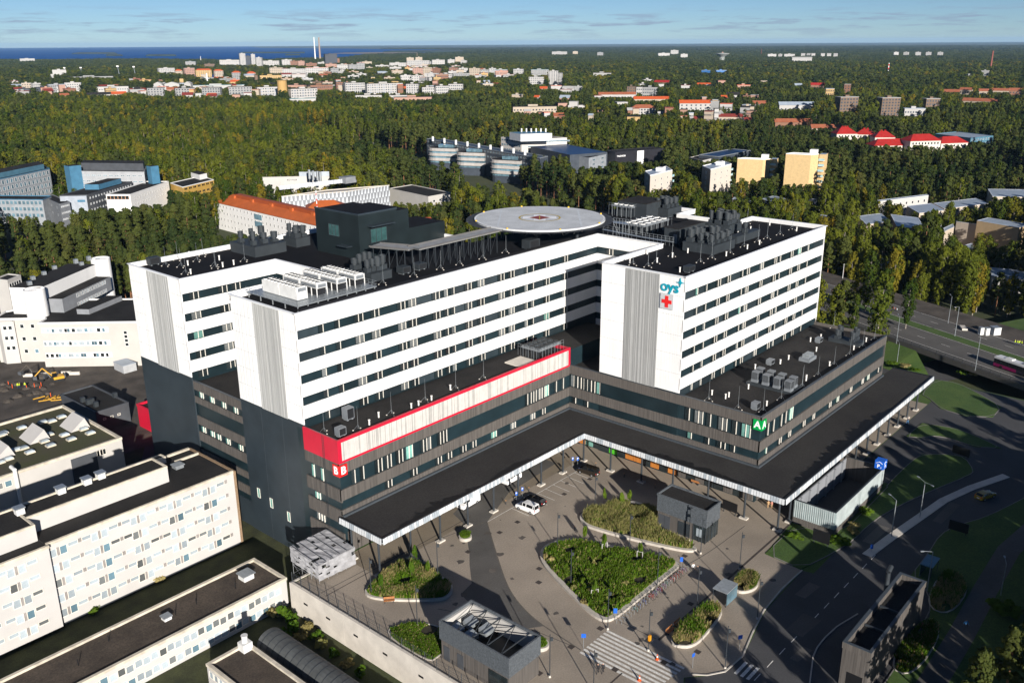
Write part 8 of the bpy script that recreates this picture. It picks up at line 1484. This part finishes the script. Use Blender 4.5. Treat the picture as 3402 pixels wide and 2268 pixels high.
for i, (x, y, lab) in enumerate([(638, 760, 'in front of the white minivan'), (850, 640, 'in front of the black car'), (1272, 1000, 'between drop bed and straw bed'), (1465, 412, 'right of the brown people carrier'), (1725, 510, 'in the pavilion shadow'), (2010, 612, 'behind the mesh pavilion')]):
 p = PC(24, x, y); t = thing('bollard', 'thin dark bollard with orange top '+lab, 'bollard', (p.x, p.y, 0), 0, 'bollards'); inst('post', bol, t); inst('top_band', bolt, t)
CONEO = M('cone_orange', (.75, .10, .015), .6, .05)
for i, (x, y) in enumerate([(1190, 1408), (1070, 1550)]):
 p = PC(15, x, y); t = thing('traffic_cone', ['orange traffic cone on the upper part of the zebra', 'orange traffic cone on the lower part of the zebra'][i], 'cone', (p.x, p.y, .012), 0, 'cones on the zebra'); MB().box(-.22, -.22, 0, .22, .22, .06).build('base', CONEO, t, world=False); MB().tube((0, 0, .06), (0, 0, .95), .17, .04, n=10).build('cone', CONEO, t, world=False); MB().tube((0, 0, .45), (0, 0, .65), .118, .085, n=10).build('band', SIGNW, t, world=False)
p = PC(15, 1130, 1348); t = thing('signal_box', 'orange box fixed low on the lamp post by the zebra', 'box', (p.x, p.y, 1.9)); MB().box(-.22, -.3, 0, .22, .02, .9).build('case', M('box_orange', (.6, .25, .01), .6, .1), t, world=False); MB().box(-.6, -.5, -.1, .6, .5, -.02).build('tray', STEELD, t, world=False)
TIMB = M('bench_timber', (.36, .15, .05), .7, .2, 3.0)
def bench(label, p, rz, back=True):
 t = thing('bench', label, 'bench', (p.x, p.y, 0), rz, 'timber benches')
 for k in range(4): MB().box(-.9, -.25+k*.13, .42, .9, -.14+k*.13, .47).build('seat_slat', TIMB, t, world=False)
 if back:
  for k in range(3): MB().box(-.9, .29, .55+k*.14, .9, .33, .66+k*.14).build('back_slat', TIMB, t, world=False)
 for s in (-.7, .7): MB().box(s-.04, -.22, 0, s+.04, .34, .419).build('leg', STEELD, t, world=False)
for lab, c, x, y, r in [('at the kerb of the fence side bed', 14, 998, 890, -.7), ('on the left of the long grass bed, nearer one', 15, 1280, 1225, 0), ('on the left of the long grass bed, farther one', 15, 1335, 1175, 0), ('under the canopy near the pavilion, by orange panels', 15, 1450, 218, 1.57), ('under the canopy inner corner, left one', 24, 1330, 195, 0), ('under the canopy inner corner, right one', 24, 1400, 225, 1.57)]: bench('timber bench '+lab, PC(c, x, y), r)
# hoop racks and bicycles
ra = Vector((102.4, 67.9)); rb = Vector((122.6, 67.9)); hoop = MB(); hoop.tube((-.0, -.4, 0), (0, -.4, .8), .03, n=6); hoop.tube((0, -.4, .8), (0, .4, .8), .03, n=6); hoop.tube((0, .4, .8), (0, .4, 0), .03, n=6); hoopm = hoop.mesh('hoop', STEEL)
for i in range(24):
 p = ra.lerp(rb, i/23); tag(inst('bike_rack', hoopm, None, (p.x, p.y-.6, .004), .35), f'steel hoop rack beside the drop bed, {ORDW[i]} from the zebra', 'bike rack', 'hoop racks')
def ring_m(r, w, n=18, rad_=.02):
 b = MB()
 for k in range(n): a, c = 2*math.pi*k/n, 2*math.pi*(k+1)/n; b.tube((r*math.cos(a), 0, r*math.sin(a)), (r*math.cos(c), 0, r*math.sin(c)), rad_, n=4, caps=False)
 return b
TYRE = M('tyre', (.012, .012, .012), .8, .1); whm = ring_m(.33, .03).mesh('wheel', TYRE)
bf = [MB() for _ in range(3)]
bf[0].bar((0, 0, .33), (.32, 0, .85), .045); bf[0].bar((.32, 0, .85), (.9, 0, .9), .045); bf[0].bar((.42, 0, .3), (.92, 0, .8), .045); bf[0].bar((.42, 0, .3), (.3, 0, .9), .04); bf[0].bar((0, 0, .33), (.42, 0, .3), .04); bf[0].bar((1.05, 0, .33), (.9, 0, 1.0), .045)
FRM = [bf[0].mesh('frame', M('bike_'+k, c, .4, .1)) for k, c in (('dark', (.02, .02, .025)), ('teal', (.02, .2, .2)), ('red', (.35, .03, .03)), ('blue', (.03, .06, .3)), ('white', (.6, .6, .6)), ('purple', (.15, .05, .2)))]
hbm = MB().bar((.88, -.27, 1.02), (.88, .27, 1.02), .035).mesh('handlebar', BLACK); sdm = MB().box(.18, -.07, .92, .42, .07, .98).mesh('saddle', BLACK)
CN = ['dark', 'teal', 'red', 'blue', 'white', 'purple']; br = random.Random(4); bi = 0
for k, f_ in enumerate([.23, .30, .36, .40, .44, .47, .50, .53, .56, .60, .66, .70, .74, .77, .80, .83, .86, .89, .92, .97]):
 p = ra.lerp(rb, f_); ci = br.randrange(6); t = thing('bicycle', f'{CN[ci]} bicycle parked at the racks, {ORDW[k]} from the zebra', 'bicycle', (p.x+br.uniform(-.2, .2), p.y-.15, .004), -1.9+br.uniform(-.2, .2), 'bicycles at the drop bed')
 inst('wheel', whm, t, (0, 0, .35)); inst('wheel', whm, t, (1.05, 0, .35)); inst('frame', FRM[ci], t); inst('handlebar', hbm, t); inst('saddle', sdm, t)
# ================================================================ VEHICLES
def paint(n, c): return M('paint_'+n, c, .25, .05, .5, spec=.6)
CARG = M('car_glass', (.008, .010, .012), .05, .2, spec=.6); LAMPR = M('tail_lamp', (.5, .02, .01), .3, .1); LAMPW = M('head_lamp', (.75, .75, .7), .2, .05); HUB = M('wheel_hub', (.35, .35, .36), .4, .1, metal=.5)
PROF = {'van': ([(-2.35, .95, .98), (-2.30, 1.25, 1.85), (-2.1, 1.28, 1.93), (-.3, 1.25, 1.95), (.55, 1.2, 1.9), (1.45, 1.12, 1.14), (2.2, .95, .97), (2.4, .7, .71)], .92), 'wagon': ([(-2.3, .9, .92), (-2.25, 1.0, 1.02), (-1.7, 1.05, 1.42), (-.4, 1.02, 1.47), (.25, 1.0, 1.42), (1.0, .98, 1.0), (2.0, .86, .88), (2.3, .62, .63)], .9),
  'cargo': ([(-2.6, 1.05, 1.9), (-2.55, 1.25, 2.0), (-1.2, 1.3, 2.05), (.5, 1.3, 2.03), (1.1, 1.25, 1.9), (1.8, 1.15, 1.17), (2.4, .95, .97), (2.55, .7, .71)], .95)}
def car(name, label, p, rz, kind, col, cat='car', glass_from=None, z=0.0, cargo=False):
 sec, hw = PROF[kind]; t = thing(name, label, cat, (p.x, p.y, z), rz, 'parked and moving cars'); body = MB(); gl = MB(); n = len(sec); zb = .28
 rings = []
 for x, zbelt, zr in sec:
  k = .93 if x in (sec[0][0], sec[-1][0]) else 1.0; w = hw*k; wr = w*.8 if zr-zbelt > .1 else w*.93
  rings.append([(x, -w*.96, zb), (x, -w, zb+.25), (x, -w*.98, zbelt), (x, -wr, zr), (x, wr, zr), (x, w*.98, zbelt), (x, w, zb+.25), (x, w*.96, zb)])
 for i in range(n-1):
  a, b_ = rings[i], rings[i+1]
  for k in range(7):
   q = [a[k], b_[k], b_[k+1], a[k+1]]; side = k in (2, 4); tall = max(sec[i][2]-sec[i][1], sec[i+1][2]-sec[i+1][1]) > .25
   isg = (side and tall and not (cargo and sec[i][0] < .4)) or (k == 3 and abs(sec[i+1][2]-sec[i][2]) > .28 and sec[i][0] > -2.0) or (k == 3 and sec[i][0] < -2.0 and sec[i+1][2]-sec[i][2] > .3 and not cargo)
   body.poly(q)
   if isg:
    c = sum((Vector(v) for v in q), Vector())/4; nrm = (Vector(q[1])-Vector(q[0])).cross(Vector(q[3])-Vector(q[0])).normalized(); out = nrm if nrm.dot(c-Vector((c.x, 0, .9))) > 0 else -nrm
    gl.poly([c+(Vector(v)-c)*.86+out*.015 for v in q])
 body.poly(rings[0]); body.poly(rings[-1][::-1])
 body.build('body', paint(*col), t, world=False)
 if gl.v: gl.build('glazing', CARG, t, world=False)
 L_ = sec[-1][0]
 for x in (-L_*.6, L_*.62):
  for s in (-1, 1):
   w_ = MB().tube((x, s*(hw-.2), .33), (x, s*(hw+.015), .33), .33, n=14).build('wheel', TYRE, t, world=False); MB().tube((x, s*(hw+.016), .33), (x, s*(hw+.03), .33), .2, n=10).build('rim', HUB, w_, world=False)
 for s in (-1, 1): MB().box(sec[0][0]-.02, s*hw*.75-.1, .75, sec[0][0]+.05, s*hw*.75+.1, 1.0).build('tail_lamp', LAMPR, t, world=False); MB().box(L_-.25, s*hw*.72-.17, .66, L_-.02, s*hw*.72+.17, .78).build('headlight', LAMPW, t, world=False)
 MB().box(sec[0][0]-.03, -.26, .55, sec[0][0]-.001, .26, .67).build('number_plate', SIGNW, t, world=False)
 return t
pa = (PC(24, 838, 800)+PC(24, 0, 0)*0)
car('minivan', 'white minivan parked in a bay on the plaza', PC(24, 835, 815), math.pi/2+.02, 'van', ('white', (.75, .75, .74)))
car('parked_car', 'black estate car parked right of the white minivan', PC(24, 905, 748), math.pi/2+.02, 'wagon', ('black', (.006, .006, .008)))
car('people_carrier', 'dark brown people carrier at the far end of the bays', PC(24, 1395, 480), math.pi/2+.05, 'van', ('brown', (.018, .014, .010)))
car('delivery_van', 'white delivery van under the canopy edge', PC(24, 295, 765), -math.pi*.985, 'cargo', ('white', (.75, .75, .74)), 'van', cargo=True)
car('minibus', 'white van half hidden by the canopy fascia', PC(24, 690, 545), -math.pi*.99, 'van', ('white', (.75, .75, .74)), 'van')
p = PC(16, 1985, 312); car('yellow_car', 'dull yellow car driving on the shaded road', p, -.35, 'wagon', ('yellow', (.30, .20, .02)))
p = PC(5, 355, 1018, GZ); car('parked_car', 'red car parked beside the left road', p, .85, 'wagon', ('red', (.55, .01, .02)), z=GZ); p = PC(5, 393, 997, GZ); car('parked_car', 'white car behind the red one by the left road', p, .85, 'wagon', ('white', (.75, .75, .74)), z=GZ)
p = PC(5, 510, 490, GZ)
for i, (x, y, cn, c_) in enumerate([(490, 497, 'white', (.75, .75, .74)), (525, 490, 'silver', (.4, .42, .44)), (590, 748, 'yellow', (.5, .35, .02)), (225, 925, 'blue', (.02, .05, .2)), (140, 935, 'grey', (.15, .16, .17)), (460, 845, 'dark', (.03, .03, .035))]): car('parked_car', f'{cn} car near the left offices, {ORDW[i]} of those cars', PC(5, x, y, GZ), .8+i*.1, 'wagon', (cn, c_), z=GZ)
# bus
p = PC(10, 2230, 1500, 0); hx = math.atan2(HU.y, HU.x); q = Vector((*HP(-8, 4.2), .06)); q = P(*S(10, 2260, 1520), .06)
t = thing('city_bus', 'white and magenta city bus on the near lanes at right edge', 'bus', (q.x, q.y, .06), hx-math.pi)
BW, BMg, BD = M('bus_white', (.6, .6, .6), .3, .05), M('bus_magenta', (.22, .008, .08), .3, .08), M('bus_dark', (.02, .02, .03), .2, .2)
MB().box(-6, -1.25, .35, 1, 1.25, 1.2).build('lower_body', BMg, t, world=False); MB().box(1.001, -1.25, .35, 6, 1.25, 1.2).build('lower_body', BD, t, world=False); MB().box(-5.98, -1.24, 1.201, 5.98, 1.24, 2.5).build('window_band', CARG, t, world=False); MB().box(-6, -1.25, 2.501, 6, 1.25, 3.0).build('upper_body', BW, t, world=False)
MB().prism([(-5.8, -1.1), (5.8, -1.1), (5.8, 1.1), (-5.8, 1.1)], 3.0, 3.15).build('roof', BW, t, world=False); MB().box(-3, -.8, 3.15, -1, .8, 3.4).build('roof_unit', UNITW, t, world=False); MB().box(2, -.8, 3.15, 4.2, .8, 3.35).build('roof_unit', UNITM, t, world=False)
MB().box(-6.03, -1.2, .4, -6.001, 1.2, 1.3).build('end_panel', BW, t, world=False); MB().box(6.001, -1.2, .4, 6.03, 1.2, 1.3).build('end_panel', BW, t, world=False)
for x in (-4, -1.5, 1.5, 4):
 for s in (-1, 1): MB().box(x-.06, s*1.251 if s > 0 else -1.27, 1.2, x+.06, 1.27 if s > 0 else -1.251, 2.5).build('pillar', BD, t, world=False)
for x in (-3.6, 3.4):
 for s in (-1, 1): MB().tube((x, s*1.0, .48), (x, s*1.27, .48), .48, n=14).build('wheel', TYRE, t, world=False)
# excavators
EXY = M('machine_yellow', (.50, .27, .02), .5, .15, 1.0)
def excavator(label, p, rz, col):
 t = thing('excavator', label, 'excavator', (p.x, p.y, p.z), rz, 'machines on the site')
 for s in (-1, 1): MB().prism([(-1.7, s*1.0-.25), (1.7, s*1.0-.25), (1.7, s*1.0+.25), (-1.7, s*1.0+.25)], .05, .8).build('track', TYRE, t, world=False)
 MB().box(-1.8, -1.2, .85, 1.0, 1.2, 1.6).build('house', col, t, world=False); MB().box(-2.2, -1.1, .9, -1.801, 1.1, 1.9).build('counterweight', DGW, t, world=False); MB().box(.1, .25, 1.601, 1.3, 1.15, 2.9).build('cab', CARG, t, world=False); MB().box(.05, .2, 2.901, 1.35, 1.2, 3.0).build('cab_roof', col, t, world=False)
 MB().bar((.9, -.1, 1.5), (3.4, -.1, 4.6), .42).build('boom', col, t, world=False); MB().bar((3.4, -.1, 4.6), (5.6, -.1, 2.6), .34).build('arm', col, t, world=False); MB().bar((1.6, -.1, 1.4), (2.8, -.1, 3.6), .16).build('ram', STEEL, t, world=False)
 MB().prism([(5.2, -.7), (6.2, -.7), (6.2, .5), (5.2, .5)], lambda x, y: 1.5+(x-5.2)*.3, 2.6).build('bucket', DGW, t, world=False)
excavator('yellow excavator on the earth site at the left', PC(11, 600, 1395, GZ), 2.9, EXY); excavator('dark excavator with raised arm left of the yellow one', PC(11, 420, 1390, GZ), 2.2, M('machine_grey', (.07, .06, .05), .6, .2))
t = thing('site_cabin', 'small grey vaulted site shed beside the clinic', 'shed', tuple(PC(11, 1310, 1280, GZ))); p = PC(11, 1310, 1280, GZ); MB().prism([(p.x-2, p.y-3), (p.x+2, p.y-3), (p.x+2, p.y+3), (p.x-2, p.y+3)], GZ, GZ+2.4).build('wall', M('shed_grey', (.36, .37, .38), .6, .1), t); MB().prism([(p.x-2.1, p.y-3.1), (p.x+2.1, p.y-3.1), (p.x+2.1, p.y+3.1), (p.x-2.1, p.y+3.1)], GZ+2.4, lambda x, y: GZ+2.5+.5*(1-abs(x-p.x)/2.1)).build('roof', TINL, t)
for i, (x, y) in enumerate([(480, 1340), (300, 1350), (560, 1340), (780, 1330), (690, 1325)]):
 p = PC(11, x, y, GZ); tag(MB().box(-1.5, -.3, 0, 1.5, .3, .9).build('concrete_barrier', CONCL, None, world=False, loc=(p.x, p.y, GZ), rz=-.8), f'pale concrete barrier on the earth site, {ORDW[i]} listed from the dark excavator', 'barrier', 'site barriers')
for i, (x, y) in enumerate([(90, 1440), (130, 1470), (280, 1480), (360, 1460), (430, 1450), (530, 1560), (420, 1490)]):
 p = PC(11, x, y, GZ); t = thing('marker_post', f'orange site marker post, {ORDW[i]} from the left edge', 'marker post', (p.x, p.y, GZ), 0, 'site marker posts'); MB().box(-.06, -.06, 0, .06, .06, 1.2).build('post', CONEO, t, world=False)
rr = random.Random(9)
for i in range(26):
 p = PC(11, rr.uniform(20, 620), rr.uniform(1420, 1560), GZ) if i < 20 else P(*S(12, rr.uniform(60, 520), rr.uniform(10, 110)), GZ)
 me = MB(); w = rr.uniform(.5, 1.6); k = 7; me.lathe([(w, 0), (w*.75, w*.3), (w*.3, w*.55)], k, (0, 0)); tag(me.build('earth_heap', DIRT, None, world=False, loc=(p.x, p.y, GZ), rz=rr.random()*6), f'small brown earth heap on the site, {ORDW[i % 27]} heap', 'earth heap', 'earth heaps')
for i in range(8):
 p = P(*S(12, rr.uniform(330, 500), rr.uniform(55, 105)), GZ); tag(MB().box(-1.6, -.12, .0, 1.6, .12, .22).build('yellow_beam', EXY, None, world=False, loc=(p.x, p.y, GZ+.3), rz=rr.uniform(-.6, .9)), f'yellow formwork beam lying on the site, {ORDW[i]} of the pile', 'beam', 'yellow beams')
for i, (x, y) in enumerate([(1900, 1130), (1960, 1135), (2045, 1125)]):
 p = PC(10, x, y, 0); w = (1.2, 1.2, 2.4)[i]; t = thing('site_hut', ['small white site hut, left of three at the road works', 'small white site hut, middle of three at the road works', 'larger white site hut with window at the road works'][i], 'hut', (p.x, p.y, .03), .9, 'huts at the road works'); MB().box(-w/2, -w/2, 0, w/2, w/2, 2.3).build('wall', UNITW, t, world=False); MB().box(-w/2-.1, -w/2-.1, 2.3, w/2+.1, w/2+.1, 2.4).build('roof', STEEL, t, world=False); MB().box(-.4, -w/2-.02, 1.2, .4, -w/2-.001, 1.8).build('window', GLASSD, t, world=False)
p = PC(10, 1720, 1070); t = thing('concrete_slab', 'pale slab lying on the road works', 'slab', (p.x, p.y, .03), .5); MB().box(-2, -.8, 0, 2, .8, .6).build('slab', CONCL, t, world=False)
for i, (x, y) in enumerate([(265, 680), (370, 705), (500, 730), (1010, 880)]):
 p = PC(10, x, y); t = thing('road_barrier', f'orange and white barrier at the road works behind the right wing, {ORDW[i]} from left', 'barrier', (p.x, p.y, .05), 1.1, 'orange and white barriers')
 for k in range(4): MB().box(-1+k*.5, -.05, .4, -.52+k*.5, .05, 1.0).build('panel', CONEO if k % 2 else SIGNW, t, world=False)
 MB().box(-1, -.25, 0, 1, .25, .1).build('foot', STEELD, t, world=False)
for i, (x, y, c_) in enumerate([(550, 370, (.6, .12, .02)), (625, 360, (.4, .3, .5)), (700, 340, (.6, .55, .02))]):
 p = PC(5, x, 440+i*2, GZ); t = thing('banner_pole', ['orange banner on pole before the left offices', 'lilac banner on pole before the left offices', 'yellow banner on pole before the left offices'][i], 'banner', (p.x, p.y, GZ), 0, 'banners'); MB().tube((0, 0, 0), (0, 0, 11), .08, n=6).build('pole', CHW, t, world=False); MB().box(.1, -.03, 6, 1.5, .03, 10.8).build('cloth', M(f'banner_{i}', c_, .8, .1), t, world=False)
# ================================================================ SCAFFOLD
t = thing('scaffold_tent', 'scaffold wrapped in torn white plastic at the red corner foot', 'scaffold', (82, 117.5, GZ)); TARP = M('tarp', (.30, .30, .31), .6, .25, 1.0, detail=6); SC = M('scaffold_tube', (.36, .37, .38), .4, .2, metal=.4)
xs_ = [78.6, 80.5, 82.4, 84.4, 86.3]; ys_ = [112.4, 114.6, 117.2, 119.8]
for x in xs_:
 for y in ys_: MB().tube((x, y, GZ if y > 116 or x < 76 else 0), (x, y, 3.9), .04, n=5).build('upright', SC, t)
b = MB()
for z in (-3.4, -1.4, .6, 2.4, 3.6):
 for y in ys_:
  if z > 0 or y > 116: b.bar((xs_[0], y, z), (xs_[-1], y, z), .05)
 for x in xs_: b.bar((x, ys_[0] if z > 0 else 117.2, z), (x, ys_[-1], z), .05)
for k in range(4): b.bar((xs_[k], ys_[-1], -5), (xs_[k+1], ys_[-1], -1.4), .05); b.bar((xs_[0], 117.2, -5+2*k), (xs_[0], 119.8, -3+2*k), .05); b.bar((xs_[0], 119.8, -5+2*k), (xs_[0], 117.2, -3+2*k), .05)
b.build('tie_tube', SC, t)
def sheet(name, a, b_, c, d, n, amp, seed):
 v, fs = [], []; a, b_, c, d = map(Vector, (a, b_, c, d)); nr = (b_-a).cross(d-a).normalized()
 for i in range(n+1):
  for j in range(n+1): p = a.lerp(b_, i/n).lerp(d.lerp(c, i/n), j/n)+nr*amp*noise.noise((i*.9+seed, j*.7, seed)); v.append(tuple(Vector(p)-Vector(ORG[t.name])))
 for i in range(n):
  for j in range(n):
   if noise.noise((i*.5+seed, j*.5, 9)) < .42: q = i*(n+1)+j; fs.append((q, q+1, q+n+2, q+n+1))
 me = bpy.data.meshes.new(name); me.from_pydata(v, [], fs); me.materials.append(TARP); return inst(name, me, t)
sheet('tarp_roof', (78.4, 120, 4.3), (86.4, 120, 4.3), (86.4, 112.2, 3.6), (78.4, 112.2, 3.6), 12, .18, 1); sheet('tarp_side', (78.4, 120, 4.3), (78.4, 112.2, 3.6), (78.4, 112.2, 1.0), (78.4, 120, 1.4), 10, .2, 4); sheet('tarp_side', (78.4, 112.2, 3.6), (86.4, 112.2, 3.6), (86.4, 112.2, .2), (78.4, 112.2, .6), 10, .2, 7)
for k in range(6): MB().bar((78.6+k*1.5, 112.2, 3.8), (78.6+k*1.5, 120, 4.5), .08).build('roof_batten', STEELD, t)
# ================================================================ PEOPLE
SKIN = M('skin', (.45, .27, .19), .6, .05); HAIR = M('hair_dark', (.03, .02, .015), .7, .1)
def person(label, p, rz, top, legs, stride=.18, z=0.0, head=None, shoes=None, group=None):
 vs = [(0, 0, .95), (0, 0, 1.15), (0, 0, 1.38), (0, 0, 1.50), (0, .02, 1.64)]; rd = [.15, .14, .165, .06, .10]; ed = [(0, 1), (1, 2), (2, 3), (3, 4)]
 def add(pv, par, r_): vs.append(pv); rd.append(r_); ed.append((par, len(vs)-1)); return len(vs)-1
 for s in (-1, 1):
  k = add((s*.10, s*stride*.1, .88), 0, .10); k = add((s*.10, s*stride*.75+.03, .50), k, .068); k = add((s*.10, s*stride*1.35-.02, .09), k, .048); add((s*.105, s*stride*1.35+.14, .045), k, .042)
  k = add((s*.20, 0, 1.40), 2, .068); k = add((s*.25, -s*stride*.5, 1.14), k, .05); k = add((s*.25, -s*stride*1.0+.08, .92), k, .038); add((s*.25, -s*stride*1.0+.14, .83), k, .04)
 add((0, .03, 1.76), 4, .085)
 me = bpy.data.meshes.new('body'); me.from_pydata(vs, ed, []); o = bpy.data.objects.new('tmp', me); COL.objects.link(o); sk = o.modifiers.new('skin', 'SKIN'); o.modifiers.new('sub', 'SUBSURF').levels = 1
 for v_, r_ in zip(me.skin_vertices[0].data, rd): v_.radius = (r_, r_)
 me.skin_vertices[0].data[0].use_root = True; dg = bpy.context.evaluated_depsgraph_get(); dg.update(); m2 = bpy.data.meshes.new_from_object(o.evaluated_get(dg)); bpy.data.objects.remove(o); m2.name = 'body'; m2.materials.clear()
 for m in (SKIN, top, legs, HAIR if head is None else head, BLACK): m2.materials.append(m)
 mi = []
 for f_ in m2.polygons:
  c = f_.center; r_ = 1
  if c.z > 1.70 or (c.z > 1.56 and c.y < -.03): r_ = 3
  elif c.z > 1.47: r_ = 0
  elif c.z < .07: r_ = 4
  elif abs(c.x) > .19 and c.z < .90: r_ = 0
  elif c.z < .93: r_ = 2
  mi.append(r_)
 m2.polygons.foreach_set('material_index', mi); m2.polygons.foreach_set('use_smooth', [True]*len(mi))
 t = thing('person', label, 'person', (p.x, p.y, z), rz, group); inst('body', m2, t); return t
CL = lambda n, c: M('cloth_'+n, c, .85, .1, 3.0)
BLK, WHT, NAVY, HIV, GRY, TAN, BLU = CL('black', (.015, .015, .018)), CL('white', (.65, .65, .65)), CL('navy', (.02, .03, .07)), CL('hiviz', (.45, .60, .02)), CL('grey', (.12, .12, .13)), CL('tan', (.38, .24, .12)), CL('blue', (.06, .25, .55))
person('person in white top and black trousers walking near the bicycles', PC(15, 1433, 812), 2.3, WHT, BLK); person('person in black standing right of the white topped walker', PC(15, 1463, 828), 2.2, BLK, BLK)
person('person in dark clothes walking left of a pale capped companion', PC(15, 788, 1500), 2.0, BLK, BLK); person('person in black with pale cap at the zebra corner', PC(15, 822, 1497), 2.1, BLK, BLK, head=CL('cap', (.6, .6, .6)))
person('person in tan clothes under the canopy corner', PC(16, 513, 382), -1.0, TAN, TAN, .05); person('shorter person in pinkish clothes beside the tan one', PC(16, 537, 385), -1.2, CL('pink', (.45, .2, .15)), TAN, .05)
person('runner in blue top and shorts on the path at right', PC(16, 1850, 1200), 2.6, BLU, GRY, .26)
for i, (x, y) in enumerate([(2255, 1240), (2278, 1245), (2300, 1245), (2322, 1250)]): person(f'road worker in yellow vest at the road works, {ORDW[i]} from the left', PC(10, x, y, 0), i*1.4, HIV, NAVY, .06, .03, HIV, group='road workers')
for i, (x, y) in enumerate([(190, 1475), (210, 1470), (265, 1468)]): person(f'site worker in yellow vest near the excavators, {ORDW[i]} from the left', PC(11, x, y, GZ), i*1.1, HIV, NAVY, .06, GZ, HIV, group='site workers')
person('person in dark clothes at the canopy entrance', PC(24, 1690, 320), 1.2, BLK, GRY, .1); person('person in blue jeans crossing before the right wing', PC(23, 1600, 800), .5, NAVY, BLU, .15)
# ================================================================ AIR
hz_ = MB().box(-4000, -4000, GZ-1.2, 40000, 40000, 140)
hm = bpy.data.materials.new('thin_haze'); hm.use_nodes = True; nt = hm.node_tree; nt.nodes.clear(); ho = nt.nodes.new('ShaderNodeOutputMaterial'); pv = nt.nodes.new('ShaderNodeVolumePrincipled')
pv.inputs['Color'].default_value = (.42, .68, 1.0, 1); pv.inputs['Density'].default_value = 2.2e-5; pv.inputs['Anisotropy'].default_value = .0
nt.links.new(pv.outputs[0], ho.inputs['Volume'])
tag(hz_.build('haze', hm), 'thin pale blue haze over the whole landscape', 'haze', kind='stuff')
